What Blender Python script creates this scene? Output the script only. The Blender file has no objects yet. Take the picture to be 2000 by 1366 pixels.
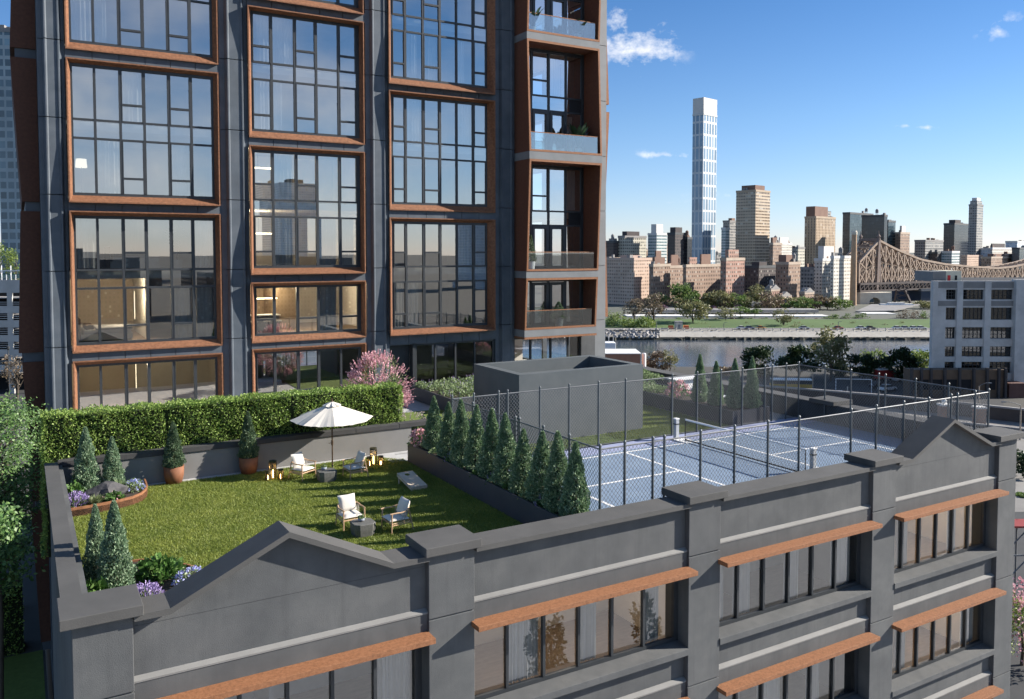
import bpy, math, random
import numpy as np
from mathutils import Vector, Matrix
R = math.radians
rnd = random.Random(7)
rng = np.random.default_rng(11)
S = bpy.context.scene
COL = S.collection

# ------------------------------------------------------------------ camera
FPX, CX, CY = 1639.77, 1000.0, 566.18          # in pixels of the 2000 x 1366 photograph
YAW, PITCH = R(30.367), R(2.610)
CAMZ = 7.5
_c, _s, _cp, _sp = math.cos(YAW), math.sin(YAW), math.cos(PITCH), math.sin(PITCH)
FH = np.array([_s, _c, 0.0]); RT = np.array([_c, -_s, 0.0])
FW = np.array([_s * _cp, _c * _cp, -_sp]); UP = np.cross(RT, FW)
CAM = np.array([0, 0, CAMZ])
def at_d(px, py, d):
    """point at horizontal distance d along the viewing direction, seen at photo pixel (px, py)"""
    r = FW + RT * (px - CX) / FPX - UP * (py - CY) / FPX
    return CAM + r * (d / float(r @ FH))
def W(r, f, z):
    """world point from metres to the right / ahead of the camera"""
    p = RT * r + FH * f
    return (p[0], p[1], z)
def on_z(px, py, z):
    r = FW + RT * (px - CX) / FPX - UP * (py - CY) / FPX
    return CAM + r * ((z - CAMZ) / r[2])

cam = bpy.data.cameras.new('camera')
cam.sensor_fit = 'HORIZONTAL'; cam.sensor_width = 36.0
cam.lens = FPX / 2000.0 * 36.0
cam.shift_x = 0.0
cam.shift_y = -(683.0 - CY) / 2000.0
cam.clip_start = 0.1; cam.clip_end = 20000
camo = bpy.data.objects.new('camera', cam); COL.objects.link(camo)
camo.location = (0, 0, CAMZ)
camo.rotation_euler = (math.pi / 2 - PITCH, 0, -YAW)
S.camera = camo

# ------------------------------------------------------------------ materials
def new_mat(name):
    m = bpy.data.materials.new(name); m.use_nodes = True
    nt = m.node_tree; nt.nodes.clear()
    out = nt.nodes.new('ShaderNodeOutputMaterial')
    return m, nt, out
def N(nt, kind, **kw):
    n = nt.nodes.new(kind)
    for k, v in kw.items():
        if k.startswith('i_'):
            key = k[2:]
            key = int(key) if key.isdigit() else key.replace('_', ' ')
            n.inputs[key].default_value = v
        else: setattr(n, k, v)
    return n
def L(nt, a, b): nt.links.new(a, b)
def c4(c): return (c[0], c[1], c[2], 1.0)
def ramp(nt, fac, stops):
    r = nt.nodes.new('ShaderNodeValToRGB')
    e = r.color_ramp.elements
    while len(e) < len(stops): e.new(0.5)
    for k, (p, c) in enumerate(stops): e[k].position = p; e[k].color = c4(c)
    L(nt, fac, r.inputs[0]); return r.outputs[0]

def surf(name, cols, scale=3.0, rough=0.7, metal=0.0, bump=0.1, bscale=60.0, detail=5.0, spec=0.4, stretch=None, wear=None, coat=0.0, streak=None):
    """mottled solid: two or three tones mixed by noise, fine bump"""
    m, nt, out = new_mat(name)
    p = N(nt, 'ShaderNodeBsdfPrincipled')
    p.inputs['Roughness'].default_value = rough; p.inputs['Metallic'].default_value = metal
    p.inputs['Specular IOR Level'].default_value = spec
    p.inputs['Coat Weight'].default_value = coat
    g = N(nt, 'ShaderNodeNewGeometry')
    vec = g.outputs['Position']
    if stretch:
        mp = N(nt, 'ShaderNodeMapping'); mp.inputs['Scale'].default_value = stretch
        L(nt, vec, mp.inputs[0]); vec = mp.outputs[0]
    n1 = N(nt, 'ShaderNodeTexNoise', i_Scale=scale, i_Detail=detail, i_Roughness=0.6)
    L(nt, vec, n1.inputs['Vector'])
    k = len(cols)
    stops = [(0.32 + 0.36 * i / (k - 1), c) for i, c in enumerate(cols)] if k > 1 else [(0, cols[0]), (1, cols[0])]
    col = ramp(nt, n1.outputs['Fac'], stops)
    if wear:
        n3 = N(nt, 'ShaderNodeTexNoise', i_Scale=wear[0], i_Detail=6.0, i_Roughness=0.7)
        L(nt, vec, n3.inputs['Vector'])
        mx = N(nt, 'ShaderNodeMix', data_type='RGBA')
        f = ramp(nt, n3.outputs['Fac'], [(0.45, (0, 0, 0)), (0.75, (wear[2],) * 3)])
        L(nt, f, mx.inputs['Factor']); L(nt, col, mx.inputs['A']); mx.inputs['B'].default_value = c4(wear[1])
        col = mx.outputs['Result']
    if streak:                      # rain marks running down the face
        ms = N(nt, 'ShaderNodeMapping'); ms.inputs['Scale'].default_value = (2.6, 2.6, .16); L(nt, g.outputs['Position'], ms.inputs[0])
        n4 = N(nt, 'ShaderNodeTexNoise', i_Scale=1.7, i_Detail=6.0, i_Roughness=.7); L(nt, ms.outputs[0], n4.inputs['Vector'])
        m4 = N(nt, 'ShaderNodeMix', data_type='RGBA'); f4 = ramp(nt, n4.outputs['Fac'], [(0.5, (0, 0, 0)), (0.78, (streak[1],) * 3)])
        L(nt, f4, m4.inputs['Factor']); L(nt, col, m4.inputs['A']); m4.inputs['B'].default_value = c4(streak[0]); col = m4.outputs['Result']
    L(nt, col, p.inputs['Base Color'])
    if bump:
        n2 = N(nt, 'ShaderNodeTexNoise', i_Scale=bscale, i_Detail=4.0)
        L(nt, vec, n2.inputs['Vector'])
        b = N(nt, 'ShaderNodeBump', i_Strength=bump, i_Distance=0.02)
        L(nt, n2.outputs['Fac'], b.inputs['Height']); L(nt, b.outputs[0], p.inputs['Normal'])
    L(nt, p.outputs[0], out.inputs[0])
    return m

def leafy(name, cols, trans=0.3, rough=0.55, patch=0.0):
    """per-leaf tone, light passing through the blade"""
    m, nt, out = new_mat(name)
    g = N(nt, 'ShaderNodeNewGeometry')
    k = len(cols)
    col = ramp(nt, g.outputs['Random Per Island'], [(i / (k - 1), c) for i, c in enumerate(cols)])
    if patch:                       # drier and lusher patches
        np_ = N(nt, 'ShaderNodeTexNoise', i_Scale=.9, i_Detail=5.0, i_Roughness=.65); L(nt, g.outputs['Position'], np_.inputs['Vector'])
        mp_ = N(nt, 'ShaderNodeMix', data_type='RGBA', blend_type='MULTIPLY'); mp_.inputs['Factor'].default_value = 1.0
        L(nt, col, mp_.inputs['A']); L(nt, ramp(nt, np_.outputs['Fac'], [(.34, (1 - patch, 1 - patch * .7, 1 - patch)), (.66, (1 + patch, 1 + patch * .8, 1 + patch))]), mp_.inputs['B']); col = mp_.outputs['Result']
    p = N(nt, 'ShaderNodeBsdfPrincipled'); p.inputs['Roughness'].default_value = rough
    p.inputs['Specular IOR Level'].default_value = 0.35
    L(nt, col, p.inputs['Base Color'])
    t = N(nt, 'ShaderNodeBsdfTranslucent'); L(nt, col, t.inputs[0])
    mx = N(nt, 'ShaderNodeMixShader', i_0=trans)
    L(nt, p.outputs[0], mx.inputs[1]); L(nt, t.outputs[0], mx.inputs[2]); L(nt, mx.outputs[0], out.inputs[0])
    return m

def glass(name, tint=(0.8, 0.85, 0.86), base=0.25, edge=0.9, rough=0.0, refl=(1, 1, 1)):
    """thin window glass: mirror reflection by angle over clear tinted transmission"""
    m, nt, out = new_mat(name)
    fr = N(nt, 'ShaderNodeLayerWeight', i_Blend=0.35)
    mr = N(nt, 'ShaderNodeMapRange'); mr.inputs['To Min'].default_value = base; mr.inputs['To Max'].default_value = edge
    L(nt, fr.outputs['Fresnel'], mr.inputs['Value'])
    tr = N(nt, 'ShaderNodeBsdfTransparent'); tr.inputs[0].default_value = c4(tint)
    gl = N(nt, 'ShaderNodeBsdfGlossy'); gl.inputs[0].default_value = c4(refl); gl.inputs['Roughness'].default_value = rough
    mx = N(nt, 'ShaderNodeMixShader')
    L(nt, mr.outputs[0], mx.inputs[0]); L(nt, tr.outputs[0], mx.inputs[1]); L(nt, gl.outputs[0], mx.inputs[2])
    L(nt, mx.outputs[0], out.inputs[0])
    return m

def lamp_mat(name, col, strength):
    m, nt, out = new_mat(name)
    e = N(nt, 'ShaderNodeEmission', i_Strength=strength); e.inputs[0].default_value = c4(col)
    L(nt, e.outputs[0], out.inputs[0]); return m

def facade(name, wall, win, pu=2.4, pz=3.0, fu=(0.22, 0.8), fz=(0.25, 0.8), wrough=0.8, bands=None, roof=(0.12, 0.115, 0.11), vary=0.5, lite=(0.45, 0.43, 0.38)):
    """masonry with a grid of window openings in the wall's own coordinates (for far buildings)"""
    m, nt, out = new_mat(name)
    tc = N(nt, 'ShaderNodeTexCoord')
    sp = N(nt, 'ShaderNodeSeparateXYZ'); L(nt, tc.outputs['Object'], sp.inputs[0])
    sn = N(nt, 'ShaderNodeSeparateXYZ'); L(nt, tc.outputs['Normal'], sn.inputs[0])
    def M(op, a, b=None, c=None):
        n = N(nt, 'ShaderNodeMath', operation=op)
        for i, v in enumerate((a, b, c)):
            if v is None: continue
            if isinstance(v, (int, float)): n.inputs[i].default_value = v
            else: L(nt, v, n.inputs[i])
        return n.outputs[0]
    ax, ay, az = (M('ABSOLUTE', sn.outputs[i]) for i in range(3))
    u = M('ADD', M('MULTIPLY', sp.outputs[0], ay), M('MULTIPLY', sp.outputs[1], ax))
    uu = M('DIVIDE', M('ADD', u, 500 * pu), pu); zz = M('DIVIDE', M('ADD', sp.outputs[2], 500 * pz), pz)
    fu_ = M('FRACT', uu); fz_ = M('FRACT', zz)
    inu = M('MULTIPLY', M('GREATER_THAN', fu_, fu[0]), M('LESS_THAN', fu_, fu[1]))
    inz = M('MULTIPLY', M('GREATER_THAN', fz_, fz[0]), M('LESS_THAN', fz_, fz[1]))
    side = M('LESS_THAN', az, 0.5)
    mask = M('MULTIPLY', M('MULTIPLY', inu, inz), side)
    cmb = N(nt, 'ShaderNodeCombineXYZ'); L(nt, M('FLOOR', uu), cmb.inputs[0]); L(nt, M('FLOOR', zz), cmb.inputs[1])
    wn = N(nt, 'ShaderNodeTexWhiteNoise', noise_dimensions='3D'); L(nt, cmb.outputs[0], wn.inputs['Vector'])
    wc = ramp(nt, wn.outputs['Value'], [(0.0, win), (0.55, tuple(x * 1.5 for x in win)), (1 - vary * 0.35, tuple(x * 1.6 for x in win)), (1.0, lite)])
    ns = N(nt, 'ShaderNodeTexNoise', i_Scale=0.12, i_Detail=6.0); L(nt, tc.outputs['Object'], ns.inputs['Vector'])
    wallc = ramp(nt, ns.outputs['Fac'], [(0.3, tuple(x * 0.85 for x in wall)), (0.7, tuple(min(1, x * 1.12) for x in wall))])
    if bands:
        bz = M('MULTIPLY', M('LESS_THAN', M('FRACT', M('DIVIDE', M('ADD', sp.outputs[2], 500), bands[0])), bands[1]), side)
        mb = N(nt, 'ShaderNodeMix', data_type='RGBA'); L(nt, bz, mb.inputs['Factor']); L(nt, wallc, mb.inputs['A']); mb.inputs['B'].default_value = c4(bands[2])
        wallc = mb.outputs['Result']
    mr = N(nt, 'ShaderNodeMix', data_type='RGBA'); L(nt, side, mr.inputs['Factor']); mr.inputs['A'].default_value = c4(roof); L(nt, wallc, mr.inputs['B'])
    mx = N(nt, 'ShaderNodeMix', data_type='RGBA'); L(nt, mask, mx.inputs['Factor']); L(nt, mr.outputs['Result'], mx.inputs['A']); L(nt, wc, mx.inputs['B'])
    p = N(nt, 'ShaderNodeBsdfPrincipled'); L(nt, mx.outputs['Result'], p.inputs['Base Color'])
    rr = N(nt, 'ShaderNodeMapRange'); rr.inputs['To Min'].default_value = wrough; rr.inputs['To Max'].default_value = 0.12
    L(nt, mask, rr.inputs['Value']); L(nt, rr.outputs[0], p.inputs['Roughness'])
    L(nt, p.outputs[0], out.inputs[0])
    return m

# ------------------------------------------------------------------ mesh building
def add_mesh(name, verts, faces, mat, origin=(0, 0, 0), smooth=False):
    me = bpy.data.meshes.new(name)
    if isinstance(verts, np.ndarray):
        n = len(verts); k = faces.shape[1]
        me.vertices.add(n); me.vertices.foreach_set('co', (verts - np.array(origin)).astype(np.float32).ravel())
        me.loops.add(faces.size); me.loops.foreach_set('vertex_index', faces.astype(np.int32).ravel())
        me.polygons.add(len(faces)); me.polygons.foreach_set('loop_start', np.arange(0, faces.size, k, dtype=np.int32))
        me.polygons.foreach_set('loop_total', np.full(len(faces), k, dtype=np.int32))
        me.update(calc_edges=True)
    else:
        o = origin
        me.from_pydata([(v[0] - o[0], v[1] - o[1], v[2] - o[2]) for v in verts], [], faces)
    if mat: me.materials.append(mat)
    if smooth: me.shade_smooth()
    return me
def link(name, me, parent=None, loc=(0, 0, 0)):
    o = bpy.data.objects.new(name, me); COL.objects.link(o); o.location = loc
    if parent is not None: o.parent = parent
    return o
class MB:
    def __init__(s): s.v = []; s.f = []
    def quad(s, *p):
        n = len(s.v); s.v += [tuple(map(float, q)) for q in p]; s.f.append(tuple(range(n, n + len(p)))); return s
    def box(s, x0, y0, z0, x1, y1, z1):
        n = len(s.v)
        s.v += [(x0, y0, z0), (x1, y0, z0), (x1, y1, z0), (x0, y1, z0), (x0, y0, z1), (x1, y0, z1), (x1, y1, z1), (x0, y1, z1)]
        s.f += [tuple(n + i for i in q) for q in ((0, 3, 2, 1), (4, 5, 6, 7), (0, 1, 5, 4), (1, 2, 6, 5), (2, 3, 7, 6), (3, 0, 4, 7))]
        return s
    def hexa(s, p):
        """eight corners: bottom ring of four, top ring of four"""
        n = len(s.v); s.v += [tuple(map(float, q)) for q in p]
        s.f += [tuple(n + i for i in q) for q in ((0, 3, 2, 1), (4, 5, 6, 7), (0, 1, 5, 4), (1, 2, 6, 5), (2, 3, 7, 6), (3, 0, 4, 7))]
        return s
    def rbox(s, cx, cy, z0, sx, sy, h, a=0.0, ts=1.0):
        ca, sa = math.cos(a), math.sin(a); p = []
        for z, k in ((z0, 1.0), (z0 + h, ts)):
            for x, y in ((-sx / 2, -sy / 2), (sx / 2, -sy / 2), (sx / 2, sy / 2), (-sx / 2, sy / 2)):
                p.append((cx + (x * ca - y * sa) * k, cy + (x * sa + y * ca) * k, z))
        return s.hexa(p)
    def prism(s, poly, lift):
        """polygon (list of 3-D points) pushed along vector lift"""
        n = len(s.v); k = len(poly)
        s.v += [tuple(map(float, p)) for p in poly] + [tuple(float(p[i] + lift[i]) for i in range(3)) for p in poly]
        s.f.append(tuple(range(n + k - 1, n - 1, -1))); s.f.append(tuple(range(n + k, n + 2 * k)))
        for i in range(k):
            j = (i + 1) % k; s.f.append((n + i, n + j, n + k + j, n + k + i))
        return s
    def tube(s, pts, r, n=8, cap=True):
        pts = [Vector(p) for p in pts]; rs = r if isinstance(r, (list, tuple)) else [r] * len(pts)
        b = len(s.v); up = None
        for i, p in enumerate(pts):
            d = (pts[min(i + 1, len(pts) - 1)] - pts[max(i - 1, 0)]).normalized()
            if up is None: up = Vector((0, 0, 1)) if abs(d.z) < 0.9 else Vector((1, 0, 0))
            x = d.cross(up).normalized(); y = x.cross(d).normalized(); up = y
            for k in range(n):
                a = 2 * math.pi * (k + 0.5) / n; q = p + (x * math.cos(a) + y * math.sin(a)) * rs[i]
                s.v.append(tuple(q))
        for i in range(len(pts) - 1):
            for k in range(n):
                k2 = (k + 1) % n
                s.f.append((b + i * n + k, b + i * n + k2, b + (i + 1) * n + k2, b + (i + 1) * n + k))
        if cap:
            s.f.append(tuple(b + k for k in reversed(range(n)))); s.f.append(tuple(b + (len(pts) - 1) * n + k for k in range(n)))
        return s
    def bar(s, p, q, w=0.02):
        return s.tube([p, q], w * 0.7071, 4)
    def lathe(s, prof, c=(0, 0, 0), n=20, cap=True):
        b = len(s.v)
        for r, z in prof:
            for k in range(n):
                a = 2 * math.pi * k / n; s.v.append((c[0] + r * math.cos(a), c[1] + r * math.sin(a), c[2] + z))
        for i in range(len(prof) - 1):
            for k in range(n):
                k2 = (k + 1) % n
                s.f.append((b + i * n + k, b + i * n + k2, b + (i + 1) * n + k2, b + (i + 1) * n + k))
        if cap:
            s.f.append(tuple(b + k for k in reversed(range(n)))); s.f.append(tuple(b + (len(prof) - 1) * n + k for k in range(n)))
        return s
    def build(s, name, mat, parent=None, origin=None, smooth=False, bev=0.0):
        if origin is None: origin = tuple(parent['_o']) if parent is not None and '_o' in parent else (0, 0, 0)
        me = add_mesh(name, s.v, s.f, mat, origin, smooth)
        o = link(name, me, parent, (0, 0, 0) if parent is not None else origin)
        if bev:
            b = o.modifiers.new('bevel', 'BEVEL'); b.width = bev; b.segments = 2; b.limit_method = 'ANGLE'; b.angle_limit = R(40)
        return o
_origins = []
def thing(name, label, cat, loc=(0, 0, 0), rotz=0.0, group=None):
    o = bpy.data.objects.new(name, None); COL.objects.link(o)
    o.empty_display_size = 0.2
    o.location = loc; o.rotation_euler = (0, 0, rotz); o['label'] = label; o['category'] = cat
    if group: o['group'] = group
    o['_o'] = tuple(float(x) for x in loc); _origins.append(o)
    return o
def local(name, label, cat, loc=(0, 0, 0), rotz=0.0, group=None):
    """like thing(), but its parts are modelled round the origin"""
    o = thing(name, label, cat, loc, rotz, group); o['_o'] = (0.0, 0.0, 0.0); return o
def tag(o, label=None, cat=None, group=None, kind=None):
    if label: o['label'] = label
    if cat: o['category'] = cat
    if group: o['group'] = group
    if kind: o['kind'] = kind
    return o
def struct(name, mb, mat, **k): return tag(mb.build(name, mat, **k), kind='structure')
def dup(root, loc, rotz=None, label=None, group=None, scale=None):
    r = root.copy(); COL.objects.link(r); r.location = loc
    if rotz is not None: r.rotation_euler = (0, 0, rotz)
    if scale is not None: r.scale = scale if isinstance(scale, (tuple, list)) else (scale,) * 3
    if label: r['label'] = label
    if group: r['group'] = group
    for ch in list(root.children):
        c = ch.copy(); COL.objects.link(c); c.parent = r
        for gch in list(ch.children):
            d = gch.copy(); COL.objects.link(d); d.parent = c
    return r

# ------------------------------------------------------------------ foliage
def unit(a): return a / np.maximum(np.linalg.norm(a, axis=1, keepdims=True), 1e-9)
def leaf_faces(pts, dirs, size, aspect=0.5, flat=None, jitter=0.5):
    """one bent four-cornered leaf per point, its long axis near dirs"""
    n = len(pts); u = unit(dirs + rng.normal(0, jitter, (n, 3)))
    w = rng.normal(0, 1, (n, 3)) if flat is None else flat + rng.normal(0, 0.35, (n, 3))
    v = unit(np.cross(u, w)); nn = np.cross(u, v)
    sz = (size * rng.uniform(0.65, 1.25, n))[:, None]
    a = pts - u * sz * 0.5; b = pts + v * sz * aspect * 0.5 + nn * sz * 0.08
    c = pts + u * sz * 0.5; d = pts - v * sz * aspect * 0.5 + nn * sz * 0.08
    V = np.stack([a, b, c, d], 1).reshape(-1, 3)
    return V, np.arange(4 * n).reshape(n, 4)
def leaf_obj(name, pts, dirs, size, mat, parent=None, aspect=0.5, flat=None, jitter=0.5, origin=(0, 0, 0)):
    V, F = leaf_faces(pts, dirs, size, aspect, flat, jitter)
    me = add_mesh(name, V, F, mat, origin)
    return link(name, me, parent, (0, 0, 0) if parent is not None else origin)
def crown_points(n, c, r, clumps=24, shell=0.55, spread=0.3, up=0.2):
    """points gathered in clumps through an uneven ellipsoid, and outward directions"""
    c = np.array(c, float); r = np.array(r, float)
    k = unit(rng.normal(0, 1, (clumps, 3))) * (rng.uniform(shell, 0.95, (clumps, 1)))
    w = rng.uniform(0.5, 1.0, clumps); idx = rng.choice(clumps, n, p=w / w.sum())
    loc = unit(rng.normal(0, 1, (n, 3))) * (rng.uniform(0, 1, (n, 1)) ** 0.45) * spread * rng.uniform(0.7, 1.3, (clumps, 1))[idx]
    q = k[idx] + loc
    d = unit(q) + np.array([0, 0, up]) + unit(loc) * 0.8
    return c + q * r, unit(d)

# ------------------------------------------------------------------ shared materials
M = {}
M['stucco'] = surf('charcoal_stucco', [(.072, .076, .078), (.091, .095, .096), (.114, .117, .116)], 0.9, .85, bump=.25, bscale=70, wear=(0.35, (.085, .086, .088), .5), streak=((.055, .058, .06), .45))
M['coping'] = surf('coping_stone', [(.068, .067, .064), (.086, .084, .08)], 1.3, .8, bump=.2, bscale=60)
M['ledge'] = surf('sunlit_ledge_render', [(.17, .168, .16), (.21, .207, .197)], 1.3, .8, bump=.15, bscale=60)  # paler than the wall: sun on the slope is put into the colour
M['coping_dark'] = surf('dark_coping', [(.04, .04, .042), (.055, .055, .056)], 1.5, .8, bump=.2)
M['wall_light'] = surf('garden_wall_render', [(.17, .168, .163), (.21, .207, .2)], 0.9, .85, bump=.2)
M['panel'] = surf('blue_grey_panel', [(.062, .078, .096), (.078, .095, .114), (.097, .114, .134)], 1.1, .62, bump=.12, bscale=40, wear=(0.5, (.055, .062, .07), .5))
M['rust'] = surf('corten_steel', [(.17, .07, .03), (.24, .102, .044), (.29, .128, .06)], 15.0, .75, bump=.25, bscale=90, wear=(30, (.36, .18, .095), .4), detail=8)
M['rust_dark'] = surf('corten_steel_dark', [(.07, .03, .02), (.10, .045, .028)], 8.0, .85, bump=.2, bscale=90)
M['rust_frame'] = surf('corten_window_frame', [(.11, .045, .021), (.18, .076, .035), (.24, .108, .052)], 9.0, .75, bump=.25, bscale=90, wear=(22, (.29, .145, .085), .5), detail=8)
M['rust_shaded'] = surf('corten_steel_shaded', [(.10, .04, .023), (.145, .06, .033)], 8.0, .8, bump=.2, bscale=90)  # corten copy darkened to carry the shade of the balcony walls
M['frame'] = surf('window_metal', [(.028, .032, .036), (.036, .04, .044)], 3, .45, bump=0)
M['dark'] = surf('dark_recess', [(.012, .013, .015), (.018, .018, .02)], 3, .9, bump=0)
M['inside'] = surf('room_plaster', [(.66, .63, .58), (.74, .71, .66)], 1, .9, bump=0)
M['inside_warm'] = surf('room_plaster_warm', [(.60, .52, .43), (.66, .58, .49)], 1, .9, bump=0)
M['floorwood'] = surf('oak_floor', [(.20, .14, .095), (.26, .19, .13)], 2, .5, bump=0, stretch=(1, 6, 1))
M['glass_t'] = glass('tower_glass', (.84, .89, .89), .45, .85, refl=(.96, .94, .90))
M['glass_f'] = glass('front_glass', (.86, .87, .86), .13, .8)
M['glass_r'] = glass('rail_glass', (.80, .89, .88), .22, .7, rough=.12)
M['curtain'] = surf('white_curtain', [(.62, .60, .57), (.70, .68, .65)], 2, .9, bump=0)
M['soil'] = surf('planting_soil', [(.03, .022, .016), (.05, .038, .028)], 6, .95, bump=.5, bscale=25)
M['planter'] = surf('planter_metal', [(.04, .044, .054), (.055, .058, .068)], 1.2, .55, bump=.1)
M['pent'] = surf('penthouse_render', [(.075, .088, .095), (.093, .105, .11)], 1.2, .8, bump=.15)
M['wood'] = surf('teak', [(.42, .27, .16), (.52, .35, .22)], 6, .55, bump=.05, stretch=(1, 1, .2))
M['cushion'] = surf('cream_fabric', [(.56, .53, .47), (.62, .59, .53)], 4, .95, bump=.15, bscale=200)
M['rope'] = surf('pale_rope', [(.36, .33, .29), (.44, .41, .37)], 8, .9, bump=0)
M['stone'] = surf('table_stone', [(.085, .085, .078), (.14, .14, .13)], 14, .6, bump=.1, bscale=80)
M['canvas'] = surf('canvas', [(.60, .56, .49), (.66, .62, .54)], 2, .95, bump=.06, bscale=120)
M['bronze'] = surf('bronze_pole', [(.09, .06, .04), (.13, .085, .05)], 5, .4, metal=.6, bump=0)
M['lantern'] = surf('lantern_brass', [(.035, .032, .018), (.055, .05, .028)], 6, .5, metal=.2, bump=0)
M['steel'] = surf('fence_post_paint', [(.10, .112, .118), (.125, .138, .143)], 4, .45, metal=.3, bump=0)
M['galv'] = surf('galvanised_wire', [(.13, .135, .14), (.17, .175, .18)], 4, .45, metal=.2, bump=0)
M['white'] = surf('white_paint', [(.72, .72, .71), (.78, .78, .77)], 3, .6, bump=0)
M['netblack'] = surf('net_cord', [(.015, .015, .017), (.02, .02, .022)], 3, .8, bump=0)
M['rock'] = surf('boulder', [(.035, .036, .042), (.10, .095, .095)], 3, .9, bump=.8, bscale=9)
M['court'] = surf('court_blue', [(.15, .21, .295), (.195, .26, .345)], 1.2, .7, bump=.1, bscale=150)
M['court_edge'] = surf('court_margin_blue', [(.25, .285, .42), (.30, .33, .47)], 1.2, .7, bump=.1, bscale=150)
M['turf'] = surf('turf_base', [(.09, .13, .024), (.13, .18, .036)], 4, .95, bump=.6, bscale=60)
M['paver'] = surf('pale_paver', [(.36, .36, .36), (.45, .45, .44)], 3, .85, bump=.1)
M['grass'] = leafy('grass_blade', [(.145, .185, .03), (.205, .25, .046), (.285, .315, .072), (.17, .215, .036)], .3, .5, patch=.22)
M['hedge'] = leafy('hedge_leaf', [(.10, .18, .034), (.20, .30, .066), (.33, .43, .115), (.14, .235, .046)], .28, patch=.14)
M['conifer'] = leafy('arborvitae_leaf', [(.09, .17, .085), (.16, .26, .13), (.26, .36, .20), (.38, .46, .30)], .22)
M['conifer_b'] = leafy('blue_cypress_leaf', [(.09, .17, .095), (.165, .26, .15), (.26, .36, .22), (.36, .45, .30)], .22)
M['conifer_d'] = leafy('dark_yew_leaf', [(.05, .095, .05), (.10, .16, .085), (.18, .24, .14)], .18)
M['broad'] = leafy('broad_leaf', [(.04, .10, .02), (.08, .17, .04), (.16, .26, .08)], .3, .4)
M['tuft'] = leafy('tuft_leaf', [(.09, .13, .05), (.17, .21, .09), (.26, .29, .15)], .25)
M['sage'] = leafy('sage_leaf', [(.13, .19, .08), (.22, .30, .13), (.33, .40, .22)], .25)
M['lav'] = leafy('lavender_flower', [(.22, .16, .38), (.36, .27, .52), (.46, .38, .60)], .2)
M['pink'] = leafy('pink_flower', [(.55, .26, .30), (.68, .38, .42), (.76, .52, .54)], .25)
M['blueflower'] = leafy('blue_flower', [(.28, .32, .62), (.45, .47, .72)], .2)
M['whiteflower'] = leafy('white_flower', [(.60, .62, .48), (.74, .75, .66)], .25)
M['plume'] = leafy('grass_plume', [(.50, .44, .38), (.62, .56, .50)], .3)
M['bark'] = surf('bark', [(.06, .045, .032), (.10, .08, .06)], 5, .9, bump=.6, bscale=12, stretch=(1, 1, .3))
M['glow'] = lamp_mat('candle_glow', (1.0, .58, .20), 9.0)
M['lamp_warm'] = lamp_mat('warm_lamp', (1.0, .80, .52), 2.4)

# ------------------------------------------------------------------ the low street building in front
YF = 16.05
ST = 3.43
PIL = [(.62, 1.59), (7.35, 8.45), (14.68, 15.78), (22.0, 23.1), (28.65, 29.72)]
CAPX = [(.43, 1.75), (7.22, 8.55), (14.55, 15.88), (21.86, 23.22), (28.45, 30.0)]
BAYS = [(PIL[i][1], PIL[i + 1][0]) for i in range(4)]
BASE = -22.0
low = thing('street_building', 'low charcoal street building with gabled parapet, rust coloured awnings and a garden on its roof', 'building', (15, 16.05, BASE))
for i, (a, b) in enumerate(PIL):
    mb = MB(); z1 = 1.05
    js = [-.365 - ST * k for k in range(0, 7)]
    top = z1
    for j in js:
        mb.box(a, YF, max(j + .014, BASE), b, YF + .9, top); top = j - .014
    mb.box(a + .02, YF + .03, BASE, b - .02, YF + .5, z1 - .1)
    p = mb.build('pilaster', M['stucco'], low, bev=.012)
    a2, b2 = CAPX[i]
    cb = MB().box(a2, YF - .16, 1.055, b2, YF + .95, 1.25).build('cap', M['coping'], p, origin=low['_o'], bev=.012)
def gable(x0, x1, xa0, xap, xa1, zf, zap):
    return [(x0, zf), (xa0, zf), (xap, zap), (xa1, zf), (x1, zf)]
tops = [gable(1.6, 7.34, 2.2, 4.37, 6.53, 1.062, 2.09), [(8.46, 1.062), (14.67, 1.062)], [(15.79, 1.062), (21.99, 1.062)], gable(23.11, 28.64, 23.76, 25.93, 28.1, 1.062, 2.09)]
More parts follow.
